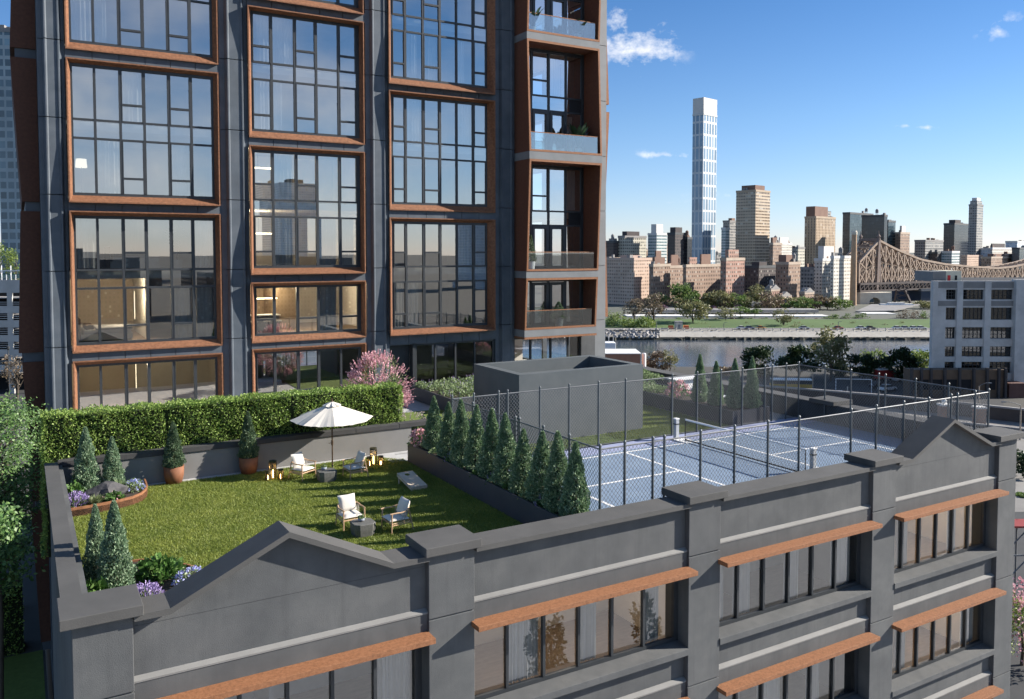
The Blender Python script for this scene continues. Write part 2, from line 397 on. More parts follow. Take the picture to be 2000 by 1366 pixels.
for bi, (a, b) in enumerate(BAYS):
    t = tops[bi]; y0, y1 = 15.955, 16.76; th = .115
    mb = MB()
    for k in range(len(t) - 1):
        (xa, za), (xb, zb) = t[k], t[k + 1]
        mb.prism([(xa, y0, za - th), (xb, y0, zb - th), (xb, y0, zb), (xa, y0, za)], (0, y1 - y0, 0))
    mb.build('coping', M['coping'], low)
    # upper recessed panel with the coping's outline
    poly = [(a, 16.19, -.14)] + [(b, 16.19, -.14)] + [(x, 16.19, z - th) for x, z in reversed(t)]
    MB().prism(poly, (0, .42, 0)).build('parapet_panel', M['stucco'], low)
    if bi in (0, 3):
        MB().box(a + .02, 16.186, .774, b - .02, 16.1885, .779).build('panel_joint', M['coping_dark'], low)
    for k in range(3):
        dz = -ST * k
        mb = MB().prism([(a, 16.10, -.235 + dz), (a, 16.10, -.20 + dz), (a, 16.20, -.13 + dz), (a, 16.3, -.13 + dz), (a, 16.3, -.235 + dz)], (b - a, 0, 0))
        mb.build('ledge', M['ledge'], low)
        MB().box(a, 16.115, -.74 + dz, b, 16.5, -.235 + dz).build('spandrel', M['stucco'], low)
        MB().box(a - .08, 15.70, -.725 + dz, b - .06 + (.06 if bi < 3 else .1), 16.112, -.61 + dz).build('awning', M['rust'], low, bev=.006)
        # sill, recessed panel under it
        mb = MB().prism([(a, 16.02, -2.93 + dz), (a, 16.02, -2.76 + dz), (a, 16.46, -2.69 + dz), (a, 16.6, -2.69 + dz), (a, 16.6, -2.93 + dz)], (b - a, 0, 0))
        mb.build('sill', M['stucco'], low, bev=.008)
        MB().box(a, 16.21, -3.57 + dz, b, 16.6, -2.93 + dz).build('recess_panel', M['stucco'], low)
        # window: frame, mullions, glass, curtains, room behind
        z0, z1 = -2.69 + dz, -.74 + dz
        w = MB(); yw = 16.44
        w.box(a, yw, z0, b, yw + .1, z0 + .1).box(a, yw, z1 - .12, b, yw + .1, z1)
        w.box(a, yw, z0 + .1, a + .05, yw + .1, z1 - .12).box(b - .14, yw, z0 + .1, b, yw + .1, z1 - .12)
        win = w.build('window', M['frame'], low)
        mm = MB(); n = 6; xs = [a + .05 + (b - .14 - a - .05) * q / n for q in range(n + 1)]
        for q in range(1, n):
            mm.box(xs[q] - .035, yw - .01, z0 + .1, xs[q] + .035, yw + .09, z1 - .12)
        mm.build('mullions', M['frame'], win, origin=low['_o'])
        g = MB()
        for q in range(n):
            e = .006
            o1, o2 = rnd.uniform(-e, e), rnd.uniform(-e, e)
            g.quad((xs[q], yw + .06 + o1, z0 + .1), (xs[q + 1], yw + .06 - o1, z0 + .1), (xs[q + 1], yw + .06 - o1 + o2, z1 - .12), (xs[q], yw + .06 + o1 + o2, z1 - .12))
        g.build('glass', M['glass_f'], win, origin=low['_o'])
        sets = {0: (1, 5), 1: (1, 3, 5), 2: (0, 1, 3, 5), 3: (0, 1, 4)}[bi] if k == 0 else ((0, 2, 4), (1, 5), (2, 4), (0, 1, 5))[bi]
        for q in sets:
            cu = MB(); nn = 36; cols = []
            xa, xb = xs[q] + (.1 if q else .02), xs[q + 1] - rnd.choice((.02, .3))
            for t2 in range(nn + 1):
                x = xa + (xb - xa) * t2 / nn
                cols.append((x, yw + .28 + .035 * math.sin(t2 * 1.5) + .02 * math.sin(t2 * .63 + q)))
            for t2 in range(nn):
                (x0, yy0), (x1, yy1) = cols[t2], cols[t2 + 1]
                cu.quad((x0, yy0, z0 + .02), (x1, yy1, z0 + .02), (x1, yy1, z1), (x0, yy0, z1))
            cu.build('curtain', M['curtain'], win, origin=low['_o'], smooth=True)
    # rooms behind the windows
    rm = MB()
    for k in range(3):
        dz = -ST * k
        rm.box(a - .2, 19.6, -3.1 + dz, b + .2, 19.7, -.3 + dz)
        rm.box(a - .25, 16.65, -3.1 + dz, a - .15, 21.5, -.3 + dz).box(b + .15, 16.65, -3.1 + dz, b + .25, 21.5, -.3 + dz)
        rm.box(a - .3, 16.62, -.5 + dz, b + .3, 21.6, -.3 + dz)
        rm.box(a + 2.9, 18.2, -3.1 + dz, a + 3.0, 21.5, -.5 + dz)
    rm.build('room_walls', M['inside_warm' if bi in (1, 3) else 'inside'], low)
    fl = MB()
    for k in range(3): fl.box(a - .2, 16.62, -3.15 + -ST * k, b + .2, 21.6, -3.1 - ST * k)
    fl.build('room_floor', M['floorwood'], low)
# the building's body below, its left and right walls
mb = MB()
mb.box(.63, YF + .9, BASE, .98, 30.2, .95)
mb.build('side_wall', M['stucco'], low)
mb = MB().box(.50, YF + .75, .951, .86, 28.97, 1.062)
mb.build('side_coping', M['coping'], low)
MB().box(.99, 16.62, BASE, 30.3, 21.55, -10.6).build('lower_storeys', M['stucco'], low)
MB().box(30.3, 17.2, BASE, 30.9, 41, .74).build('side_wall', M['stucco'], low)
MB().box(30.25, 17.2, .741, 31.05, 41, .85).build('side_coping', M['coping'], low)
MB().box(30.0, 23.9, .852, 31.25, 25.2, 1.03).build('parapet_slab', M['coping'], low, bev=.01)
MB().box(28.9, 17.0, -4, 30.29, 17.2, .9).build('end_wall', M['stucco'], low)
MB().box(.98, 16.61, -.28, 30.3, 39.9, -.04).build('roof_slab', M['stucco'], low)

# ------------------------------------------------------------------ roof garden surfaces
struct('roof_terrace', MB().quad((.98, 16.6, -.03), (30.3, 16.6, -.03), (30.3, 39.9, -.03), (.98, 39.9, -.03)), M['paver'])
struct('lawn', MB().quad((.98, 16.6, 0), (11.8, 16.6, 0), (11.8, 28.0, 0), (11.2, 28.75, 0), (.98, 28.75, 0)), M['turf'])
struct('side_lawn', MB().quad((12.9, 26.1, 0), (26.2, 26.1, 0), (26.2, 36, 0), (12.9, 36, 0)), M['turf'])
struct('garden_path', MB().box(.98, 28.76, -.02, 12.6, 29.0, .012).box(11.25, 27.62, -.02, 11.78, 28.755, .008), M['paver'])
struct('court_surface', MB().quad((12.8, 16.62, .004), (30.29, 16.62, .004), (30.29, 26.0, .004), (12.8, 26.0, .004)), M['court_edge'])
struct('court_playing_area', MB().quad((12.82, 16.63, .008), (30.28, 16.63, .008), (30.28, 24.9, .008), (12.82, 24.9, .008)), M['court'])
lw = .055
cl = MB()
def hl(x0, x1, y): cl.quad((x0, y - lw, .013), (x1, y - lw, .013), (x1, y + lw, .013), (x0, y + lw, .013))
def vl(x, y0, y1): cl.quad((x - lw, y0, .0135), (x + lw, y0, .0135), (x + lw, y1, .0135), (x - lw, y1, .0135))
hl(14.88, 28.3, 24.64); hl(14.88, 28.3, 18.55)
for x in (14.88, 19.32, 23.72, 28.3): vl(x, 18.55, 24.64)
hl(14.88, 19.32, 21.6); hl(23.72, 28.3, 21.6)
struct('court_lines', cl, M['white'])
# blades of grass (nobody could count them)
def blades(name, n, x0, x1, y0, y1, keep, h=.045):
    P = np.stack([rng.uniform(x0, x1, n), rng.uniform(y0, y1, n), np.zeros(n)], 1)
    P = P[keep(P)]; n = len(P)
    d = np.stack([rng.normal(0, .55, n), rng.normal(0, .55, n), np.ones(n)], 1) * (h * rng.uniform(.6, 1.4, n))[:, None]
    a = rng.uniform(0, 6.283, n); s = np.stack([np.cos(a), np.sin(a), 0 * a], 1) * .009
    V = np.stack([P - s, P + s, P + d], 1).reshape(-1, 3)
    tag(link(name, add_mesh(name, V, np.arange(3 * n).reshape(n, 3), M['grass'])), kind='stuff')
def inbed(P):
    x, y = P[:, 0], P[:, 1]
    b1 = (y > 26.4) & (((x - 1.0) / 2.3) ** 2 + ((y - 28.75) / 2.35) ** 2 < 1)
    b2 = (((x - .9) / 2.2) ** 2 + ((y - 18.4) / 3.05) ** 2 < 1)
    corner = (x > 11.2) & (y > 27.9 - (x - 11.2) * .0) & (x + (y - 27.6) * .8 > 11.9)
    return ~(b1 | b2 | corner)
blades('grass', 260000, .99, 11.78, 17.5, 28.76, inbed)
blades('grass', 26000, 20.5, 26.2, 26.12, 33, lambda P: (P[:, 0] > 22.7) | (P[:, 1] < 27.6), .06)

# garden wall and hedge behind the lawn
gw = thing('garden_wall', 'low grey rendered wall with dark coping at the back of the roof lawn', 'wall', (6.8, 29.02, 0))
MB().box(.98, 29.02, 0, 12.6, 29.3, .9).build('wall', M['wall_light'], gw)
mb = MB(); xs = [.86, 2.2, 4.4, 6.6, 8.75, 10.4, 12.1, 13.4]
for i in range(len(xs) - 1): mb.box(xs[i] + .006, 28.97, .895, xs[i + 1] - .006, 29.36, 1.062)
mb.build('coping', M['coping_dark'], gw, bev=.008)
MB().box(12.75, 29.1, 0, 13.4, 29.3, .72).build('return_wall', M['planter'], gw)

hd = thing('clipped_hedge', 'long clipped green hedge behind the dark coping of the roof garden wall', 'hedge', (6.4, 29.8, 0))
hx0, hx1, hy0, hy1, hz1 = .44, 12.38, 29.3, 30.25, 2.45
MB().box(hx0 + .12, hy0 + .12, -2.0, hx1 - .12, hy1 - .12, hz1 - .12).build('dark_core', surf('hedge_inside', [(.012, .02, .006), (.02, .03, .01)], 8, 1, bump=0), hd)  # solid near-black core, the hedge's inner shade put into its colour
n = 30000
A = [(hx1 - hx0) * 1.6, (hx1 - hx0) * 1.0, 1.0 * 4.3, 1.6]; pr = np.array([A[0] * 1.0, A[1] * .9, A[2] * 1.0, A[3]]); k = rng.choice(4, n, p=pr / pr.sum())
u, v = rng.uniform(0, 1, n), rng.uniform(0, 1, n); dp = np.abs(rng.normal(0, .05, n)) - .06 * (rng.uniform(0, 1, n) < .12)
P = np.zeros((n, 3)); Dn = np.zeros((n, 3)); X = hx0 + u * (hx1 - hx0)
i = k == 0; P[i] = np.stack([X, hy0 + dp, .9 + v * (hz1 - .9)], 1)[i]; Dn[i] = (0, -1, .45)
i = k == 1; P[i] = np.stack([X, hy0 + v * (hy1 - hy0), hz1 - dp], 1)[i]; Dn[i] = (0, -.2, 1)
i = k == 2; P[i] = np.stack([hx0 + dp, hy0 + u * (hy1 - hy0), -2.0 + v * 4.4], 1)[i]; Dn[i] = (-1, -.2, .4)
i = k == 3; P[i] = np.stack([hx1 - dp, hy0 + u * (hy1 - hy0), .9 + v * 1.5], 1)[i]; Dn[i] = (1, -.2, .4)
P += .035 * np.sin(P[:, [0]] * 5.1 + P[:, [2]] * 4.0) * Dn
for xx in (4.05, 8.2): P[:, 1] += .16 * np.exp(-((P[:, 0] - xx) / .06) ** 2) * (Dn[:, 1] < -.5); P[:, 2] -= .05 * np.exp(-((P[:, 0] - xx) / .09) ** 2) * (Dn[:, 2] > .9)
leaf_obj('foliage', P, Dn, .075, M['hedge'], hd, aspect=.6, jitter=.75, origin=hd['_o'])

# stair house on the roof
pb = thing('roof_stair_house', 'square grey stair house with open parapet beside the court', 'stair house', (19.6, 29.5, 0))
PX0, PX1, PY0, PY1, PZ = 16.52, 22.62, 27.65, 31.4, 2.735
mb = MB().box(PX0, PY0, 0, PX1, PY1, PZ - .5)
mb.build('body', M['pent'], pb)
mb = MB(); t = .34
mb.box(PX0, PY0, PZ - .5, PX1, PY0 + t, PZ).box(PX0, PY1 - t, PZ - .5, PX1, PY1, PZ).box(PX0, PY0 + t, PZ - .5, PX0 + t, PY1 - t, PZ).box(PX1 - t, PY0 + t, PZ - .5, PX1, PY1 - t, PZ)
mb.build('parapet', M['pent'], pb)

# ------------------------------------------------------------------ court fence
fn = thing('court_fence', 'tall chain link fence on grey posts round the roof court', 'fence', (21.5, 21.6, 0))
FZ = 2.45
def chain(p, q, z0, z1, name):
    """crossing wires clipped to the panel from p to q"""
    p, q = np.array(p, float), np.array(q, float); Lx = np.linalg.norm(q - p); e = (q - p) / Lx; H = z1 - z0
    mb = MB(); cw, chh = .125, .145; sl = chh / cw
    for sgn in (1, -1):
        x = -H / sl
        while x < Lx + H / sl:
            # line z = sgn*(u-x)*sl (+H if descending)
            us = []
            ua, ub = (x, x + H / sl) 
            u0, u1 = max(ua, 0), min(ub, Lx)
            if u1 > u0 + 1e-3:
                za, zb = (u0 - x) * sl, (u1 - x) * sl
                if sgn < 0: za, zb = H - za, H - zb
                a = p + e * u0; b = p + e * u1
                mb.tube([(a[0], a[1], z0 + za), (b[0], b[1], z0 + zb)], .0062, 3, cap=False)
            x += cw
    return mb.build(name, M['galv'], fn)
chain((12.8, 17.35), (30.2, 17.35), .1, FZ - .05, 'wire_mesh')
chain((12.8, 25.95), (30.2, 25.95), .06, FZ - .05, 'wire_mesh')
chain((12.8, 17.35), (12.8, 25.95), .06, FZ - .05, 'wire_mesh')
chain((30.2, 17.35), (30.2, 25.95), .06, FZ - .05, 'wire_mesh')
posts = [(x, 17.35) for x in (12.8, 13.6, 14.55, 14.95, 16.26, 17.56, 18.91, 20.24, 22.63, 23.87, 25.29, 26.65, 27.92, 28.3, 29.36, 30.2)]
posts += [(x, 25.95) for x in (12.8, 13.65, 14.65, 15.02, 16.4, 17.7, 19.06, 20.37, 22.75, 24.1, 25.43, 26.68, 28.05, 28.5, 29.38, 30.2)]
posts += [(12.8, y) for y in (18.75, 20.07, 21.4, 21.64, 23.0, 24.4)] + [(30.2, y) for y in (18.87, 20.23, 21.56, 21.87, 23.2, 24.52)]
for i, (x, y) in enumerate(posts):
    MB().lathe([(.036, 0), (.036, FZ + .02), (.044, FZ + .03), (.044, FZ + .06), (.02, FZ + .10)], (x, y, 0), 10).build('post', M['steel'], fn, smooth=False)
for p, q in (((12.8, 17.35), (30.2, 17.35)), ((12.8, 25.95), (30.2, 25.95)), ((12.8, 17.35), (12.8, 25.95)), ((30.2, 17.35), (30.2, 25.95))):
    MB().tube([(p[0], p[1], FZ - .05), (q[0], q[1], FZ - .05)], .022, 8).build('top_rail', M['galv'], fn)
    MB().tube([(p[0], p[1], .06), (q[0], q[1], .06)], .014, 6).build('bottom_rail', M['galv'], fn)

# court net and its posts
net = thing('court_net', 'black sports net with white top tape across the blue court', 'net', (22.5, 22, 0))
mb = MB(); y0, y1, H = 19.0, 24.88, .86
k = 0
while y0 + k * .06 < y1: mb.tube([(22.5, y0 + k * .06, .08), (22.5, y0 + k * .06, H)], .004, 3, cap=False); k += 1
z = .08
while z < H: mb.tube([(22.5, y0, z), (22.5, y1, z)], .004, 3, cap=False); z += .06
mb.build('netting', M['netblack'], net)
MB().box(22.485, y0, H - .02, 22.515, y1, H + .045).build('top_tape', M['white'], net)
MB().box(22.485, y0, .05, 22.515, y1, .10).build('bottom_cord', M['netblack'], net)
for y in (y0, y1): MB().tube([(22.5, y, .01), (22.5, y, H + .03)], .02, 8).build('end_pole', M['netblack'], net)
MB().box(22.2, y1 - .1, .015, 22.8, y1 + .45, .05).box(22.25, y1 - .35, .015, 22.4, y1 - .1, .04).build('foot_plate', M['white'], net)
def lpost(x, y, lab, h=.8):
    t = thing('net_winch_post', lab, 'post', (x, y, 0))
    MB().rbox(x, y, .01, .16, .16, h).build('post', surf('grey_post_paint', [(.34, .36, .38), (.4, .42, .44)], 4, .5, bump=0), t, bev=.01)
    MB().rbox(x, y, h + .011, .19, .19, .045).build('cap', M['white'], t, bev=.01)
    MB().rbox(x, y, h * .76, .18, .18, .04).build('band', M['netblack'], t)
lpost(22.45, 25.35, 'grey square post behind the far end of the court net, near the stair house')
lpost(23.05, 19.15, 'grey square post by the near end of the court net')

# ------------------------------------------------------------------ apartment tower
TY = 40.0
TB = -22.0; TT = 27.0
F0, FH_ = .27, 3.2
tw = thing('apartment_tower', 'dark blue grey apartment tower with rust coloured framed windows and corner balconies', 'building', (15, 40, TB))
PILT = [(.80, 1.80), (8.02, 9.28), (15.02, 16.22), (22.42, 23.62)]
def pilaster(a, b, z0=TB, z1=TT):
    mb = MB(); w = b - a
    js = [z0] + [F0 + FH_ * k for k in range(-6, 9)] + [z1]
    for i in range(len(js) - 1):
        za, zb = js[i] + (.018 if i else 0), js[i + 1] - .018
        mb.box(a, TY + .06, za, b, TY + .6, zb)
        # raised middle with splayed sides
        m0, m1 = a + w * .26, b - w * .2
        mb.prism([(m0 - .09, TY + .06, za), (m0, TY - .13, za), (m0 + .05, TY - .13, za), (m0 + .10, TY - .08, za), (m1 - .10, TY - .08, za), (m1 - .05, TY - .13, za), (m1, TY - .13, za), (m1 + .09, TY + .06, za)], (0, 0, zb - za))
    mb.box(a + .01, TY + .12, z0, b - .01, TY + .5, z1)
    return mb.build('pilaster', M['panel'], tw)
for a, b in PILT: pilaster(a, b)
# narrow corner pilaster beside the balconies
mb = MB(); js = [TB] + [F0 + FH_ * k for k in range(-6, 9)] + [TT]
for i in range(len(js) - 1): mb.box(29.1, TY, js[i] + .016, 29.84, TY + .9, js[i + 1] - .016)
mb.box(29.12, TY + .05, TB, 29.82, TY + .8, TT)
mb.build('pilaster', surf('grey_corner_panel', [(.17, .18, .185), (.21, .22, .225)], 1.1, .7, bump=.1), tw)

def rframe(X0, X1, Z0, Z1, dt, db, sill=.31, top=.19, lj=.16, rj=.22, kink=None, lip=.055):
    """rust picture frame whose front edge leans: dt / db = how far top and bottom stand out from the wall"""
    def at(x, z, d):     # keep the outline where it is seen on the wall plane
        s = (TY - d) / TY; return (x * s, TY - d, CAMZ + (z - CAMZ) * s)
    hk = .5; dk = kink if kink is not None else (dt + db) / 2
    zk = Z0 + (Z1 - Z0) * hk
    def ring(m, ex):
        return [at(X0 + m, Z0 + m, db + ex), at(X1 - m, Z0 + m, db + ex), at(X1 - m, zk, dk + ex), at(X1 - m, Z1 - m, dt + ex), at(X0 + m, Z1 - m, dt + ex), at(X0 + m, zk, dk + ex)]
    wall = [(X0, TY + .1, Z0), (X1, TY + .1, Z0), (X1, TY + .1, zk), (X1, TY + .1, Z1), (X0, TY + .1, Z1), (X0, TY + .1, zk)]
    inn = [(X0 + lj, TY + .14, Z0 + sill), (X1 - rj, TY + .14, Z0 + sill), (X1 - rj, TY + .14, zk), (X1 - rj, TY + .14, Z1 - top), (X0 + lj, TY + .14, Z1 - top), (X0 + lj, TY + .14, zk)]
    r1, r2 = ring(0, 0), ring(lip, 0)
    mb = MB()
    for A, B in ((wall, r1), (r1, r2), (r2, inn)):
        for i in range(6):
            j = (i + 1) % 6; mb.quad(A[i], A[j], B[j], B[i])
    return mb.build('window_frame', M['rust_frame'], tw)
CURT = {}
def glazing(fr, xs, z0, z1, rows, ops, name='mullions', ymul=TY + .16, matg='glass_t', border=.07):
    """rows: heights of full-width bars; ops: {pane column: [bar heights]}"""
    mb = MB(); y = ymul; t = .05
    mb.box(xs[0] - .06, y, z0 - .05, xs[-1] + .14, y + .1, z0 + border).box(xs[0] - .06, y, z1 - border, xs[-1] + .14, y + .1, z1 + .1)
    mb.box(xs[0] - .06, y, z0 + border, xs[0] + .05, y + .1, z1 - border).box(xs[-1] - .03, y, z0 + border, xs[-1] + .14, y + .1, z1 - border)
    for i in range(1, len(xs) - 1): mb.box(xs[i] - t, y - .02, z0 + border, xs[i] + t, y + .1, z1 - border)
    for h in rows: mb.box(xs[0] + .05, y - .01, h - .045, xs[-1] - .03, y + .09, h + .045)
    for c, hs in ops.items():
        for h in hs: mb.box(xs[c] + t, y - .035, h - .045, xs[c + 1] - t, y + .08, h + .045)
        zr = [z0 + border] + sorted(rows) + [z1 - border]
        for k in range(len(zr) - 1):      # the opening sash has a heavier edge
            if any(zr[k] < h < zr[k + 1] for h in hs):
                for xx in (xs[c] + t, xs[c + 1] - t - .035): mb.box(xx, y - .03, zr[k], xx + .035, y + .08, zr[k + 1])
    mb.build(name, M['frame'], fr, origin=tw['_o'])
    g = MB(); zr = [z0] + sorted(rows) + [z1]
    for i in range(len(xs) - 1):
        for k in range(len(zr) - 1):
            e = .0035; q1, q2 = rnd.uniform(-e, e), rnd.uniform(-e, e); yy = y + .05
            g.quad((xs[i], yy + q1, zr[k]), (xs[i + 1], yy - q1, zr[k]), (xs[i + 1], yy - q1 + q2, zr[k + 1]), (xs[i], yy + q1 + q2, zr[k + 1]))
    g.build('glass', M[matg], fr, origin=tw['_o'])
def curtain(fr, xa, xb, z0, z1, y=TY + .5, mat='curtain'):
    cu = MB(); nn = max(10, int((xb - xa) * 26)); c = []
    ph = rnd.uniform(0, 6)
    for t in range(nn + 1):
        x = xa + (xb - xa) * t / nn; c.append((x, y + .05 * math.sin(t * 1.35 + ph) + .03 * math.sin(t * .57 + ph)))
    for t in range(nn): cu.quad((c[t][0], c[t][1], z0), (c[t + 1][0], c[t + 1][1], z0), (c[t + 1][0], c[t + 1][1], z1), (c[t][0], c[t][1], z1))
    cu.build('curtain', M[mat], fr, origin=tw['_o'], smooth=True)
X1s = [2.03, 2.91, 3.90, 4.86, 5.86, 6.81, 7.70]
X2s = [9.50, 10.43, 11.52, 12.57, 13.68, 14.62]
X3s = [16.47, 17.22, 18.20, 19.17, 20.14, 21.13, 21.97]
def two_storey(X0, X1, xs, Z0, ops, dt, db, rj=.22, kink=None):
    Z1 = Z0 + 6.05
    fr = rframe(X0, X1, Z0, Z1, dt, db, rj=rj, kink=kink)
    o = {c: [Z0 + 1.09, Z0 + 4.27] for c in ops}
    glazing(fr, xs, Z0 + .36, Z0 + 5.80, [Z0 + 2.74, Z0 + 3.53], o)
    return fr, Z0
# column one
A1, B1 = 1.84, 7.98
f, z = two_storey(A1, B1, X1s, 15.97, (2, 4), .3, .14); curtain(f, 2.05, 2.85, z + .4, z + 2.7); curtain(f, 2.95, 3.45, z + .4, z + 2.7)
f, z = two_storey(A1, B1, X1s, 9.57, (2, 4), .16, .38, kink=.2)
curtain(f, 3.92, 4.8, z + 3.6, z + 5.7); curtain(f, 2.95, 3.86, z + .4, z + 2.7); curtain(f, 5.9, 6.6, z + .4, z + 2.7)
f, z = two_storey(A1, B1, X1s, 3.17, (2, 4), .38, .14)
curtain(f, 2.05, 2.85, z + 3.6, z + 5.7); curtain(f, 6.85, 7.6, z + 3.6, z + 5.7); curtain(f, 5.9, 6.75, z + .4, z + 2.7); curtain(f, 6.9, 7.65, z + .4, z + 2.7)
f = rframe(A1, B1, -.2, 2.83, .16, .16)
glazing(f, X1s, .1, 2.61, [], {2: [.75], 4: [.75]})
# column two
A2, B2 = 9.31, 14.95
f, z = two_storey(A2, B2, X2s, 19.2, (0, 2, 4), .3, .3); 
f, z = two_storey(A2, B2, X2s, 12.8, (0, 2, 4), .38, .12, kink=.16); curtain(f, 10.48, 11.45, z + 3.6, z + 5.7); curtain(f, 9.85, 10.4, z + 3.6, z + 5.7); curtain(f, 9.6, 10.35, z + .4, z + 2.7); curtain(f, 10.5, 11.0, z + .4, z + 2.7)
f, z = two_storey(A2, B2, X2s, 6.4, (0, 2, 4), .16, .46, kink=.2); curtain(f, 10.5, 11.45, z + 3.6, z + 5.7); curtain(f, 10.5, 11.4, z + .4, z + 2.7); curtain(f, 12.65, 13.55, z + .4, z + 2.7); curtain(f, 13.75, 14.5, z + .4, z + 2.7)
f = rframe(A2, B2, 3.19, 6.05, .46, .1); glazing(f, X2s, 3.55, 5.83, [], {0: [4.27], 2: [4.27], 4: [4.27]}); curtain(f, 12.65, 13.6, 3.5, 5.83)
f = rframe(A2, B2, -.2, 2.91, .15, .15); glazing(f, X2s, .1, 2.71, [], {0: [.75], 2: [.75]})
# column three
A3, B3 = 16.25, 22.40
f, z = two_storey(A3, B3, X3s, 15.97, (0, 2, 5), .12, .38, rj=.44, kink=.16); curtain(f, 18.25, 19.1, z + .4, z + 2.7); curtain(f, 17.3, 18.0, z + .4, z + 2.7); curtain(f, 20.2, 20.8, z + .4, z + 2.7)
f, z = two_storey(A3, B3, X3s, 9.6, (0, 2, 5), .36, .12, rj=.44, kink=.2); curtain(f, 17.3, 18.15, z + 3.6, z + 5.7); curtain(f, 20.2, 21.05, z + 3.6, z + 5.7)
f, z = two_storey(A3, B3, X3s, 3.18, (0, 2, 5), .1, .40, rj=.44); curtain(f, 20.2, 21.05, z + 3.6, z + 5.7); curtain(f, 16.6, 17.2, z + .4, z + 2.7); curtain(f, 17.3, 18.0, z + .4, z + 2.7)
# panels between the frames, in separate tiles
def spandrel(xa, xb, za, zb, n):
    mb = MB()
    for i in range(n):
        a, b = xa + (xb - xa) * i / n, xa + (xb - xa) * (i + 1) / n
        mb.box(a + .012, TY + .02, za, b - .012, TY + .12, zb)
    mb.box(xa, TY + .10, za - .05, xb, TY + .3, zb + .05)
    mb.build('spandrel', M['panel'], tw)
for (xa, xb, zz, n) in ((1.80, 8.02, (2.78, 9.17, 15.57, 21.97), 6), (9.28, 15.02, (2.86, 6.0, 12.4, 18.8), 5), (16.22, 22.42, (9.18, 15.6, 21.97), 6)):
    for z0 in zz: spandrel(xa, xb, z0, z0 + .45, n)
spandrel(16.22, 22.42, 2.72, 3.24, 6)
# shop-like glazing and portal at terrace level under column three
MB().box(16.22, TY + .5, -.2, 17.5, TY + .6, 2.72).box(17.52, TY + .1, -.2, 17.68, TY + .5, 2.72).build('portal', M['frame'], tw)
sf = MB().box(17.68, TY + .2, -.2, 22.42, TY + .3, .12).build('storefront', M['frame'], tw)
glazing(sf, [17.72, 18.84, 20.02, 21.18, 22.32], .12, 2.66, [], {}, matg='glass_f')
lb = MB().box(23.62, TY + .2, -.2, 28.3, TY + .3, .1).build('storefront', M['frame'], tw)
glazing(lb, [23.66, 24.75, 26.1, 27.3, 28.1], .1, 2.66, [], {}, matg='glass_f')
MB().box(28.12, TY + .0, -.2, 29.1, TY + 1.2, 2.69).build('corner_pier', M['stucco'], tw)

# balconies of the corner column
BX0, BX1 = 23.63, 28.40
def balcony(Z0, Z1, db, dt, doors, rail):
    """rust box from slab Z0 to slab Z1, front edge db / dt ahead of the wall at bottom / top"""
    t = .09
    mb = MB()
    for xa, xb in ((BX0, BX0 + t), (BX1 - t, BX1)):
        mb.hexa([(xa, TY - db, Z0), (xb, TY - db, Z0), (xb, TY + .1, Z0), (xa, TY + .1, Z0), (xa, TY - dt, Z1), (xb, TY - dt, Z1), (xb, TY + .1, Z1), (xa, TY + .1, Z1)])
    mb.box(BX0 + t, TY - dt + .02, Z1 - .09, BX1 - t, TY + .1, Z1 - .002)
    b = mb.build('balcony', M['rust_shaded'], tw)
    lip = MB(); w = .10                      # lighter front edge
    for xa, xb in ((BX0 - .004, BX0 + w), (BX1 - w, BX1 + .004)):
        lip.hexa([(xa, TY - db - .03, Z0), (xb, TY - db - .03, Z0), (xb, TY - db + .05, Z0), (xa, TY - db + .05, Z0), (xa, TY - dt - .03, Z1), (xb, TY - dt - .03, Z1), (xb, TY - dt + .05, Z1), (xa, TY - dt + .05, Z1)])
    lip.box(BX0 + w, TY - dt - .03, Z1 - .12, BX1 - w, TY - dt + .05, Z1)
    lip.box(BX0 + w, TY - db - .03, Z0, BX1 - w, TY - db + .05, Z0 + .11)
    lip.build('edge_trim', M['rust'], b, origin=tw['_o'])
    MB().box(BX0 + t, TY - db + .05, Z0, BX1 - t, TY + .1, Z0 + .03).build('deck', M['coping'], b, origin=tw['_o'])
    yr = TY - db + .10
    r = MB().box(BX0 + t, yr - .02, Z0 + 1.02, BX1 - t - .12, yr + .02, Z0 + 1.06); r.build('handrail', M['rust'], b, origin=tw['_o'])
    if rail:
        MB().box(BX0 + t + .02, yr - .008, Z0 + .1, BX1 - t - .14, yr + .008, Z0 + 1.018).build('rail_glass', M[rail], b, origin=tw['_o'])
    w_ = MB().box(BX0 + t, TY + .24, Z0, BX1 - t, TY + .3, Z0 + .05).build('balcony_window', M['frame'], tw)
    xs = [BX0 + .12, 24.78, 25.95, 27.11, 28.18]
    two = Z1 - Z0 > 4
    zt = Z1 - .2
    glazing(w_, xs, Z0 + .05, zt, [Z0 + 2.55, Z0 + 3.35] if two else [], {1: [Z0 + 4.2]} if two else {}, matg='glass_c')
    dz = Z0 + 2.5 if two else zt - .1
    d = MB()
    for xa, xb in ((24.83, 25.9), (26.0, 27.06)):
        d.box(xa, TY + .1, Z0 + .06, xa + .16, TY + .24, dz).box(xb - .16, TY + .1, Z0 + .06, xb, TY + .24, dz)
        d.box(xa + .16, TY + .1, Z0 + .06, xb - .16, TY + .24, Z0 + .26).box(xa + .16, TY + .1, dz - .16, xb - .16, TY + .24, dz)
    d.build('door_leaf', M['frame'], w_, origin=tw['_o'])
    if two:
        MB().box(27.35, TY + .2, Z0 + 2.6, 28.2, TY + .24, Z0 + 3.3).build('dark_panel', M['dark'], w_, origin=tw['_o'])
    return b, w_
M['glass_c'] = glass('corner_glass', (.9, .94, .94), .58, .8)
M['rail_clear'] = glass('clear_rail_glass', (.93, .95, .95), .05, .5)
M['rail_grey'] = glass('grey_rail_glass', (.72, .75, .74), .12, .7)
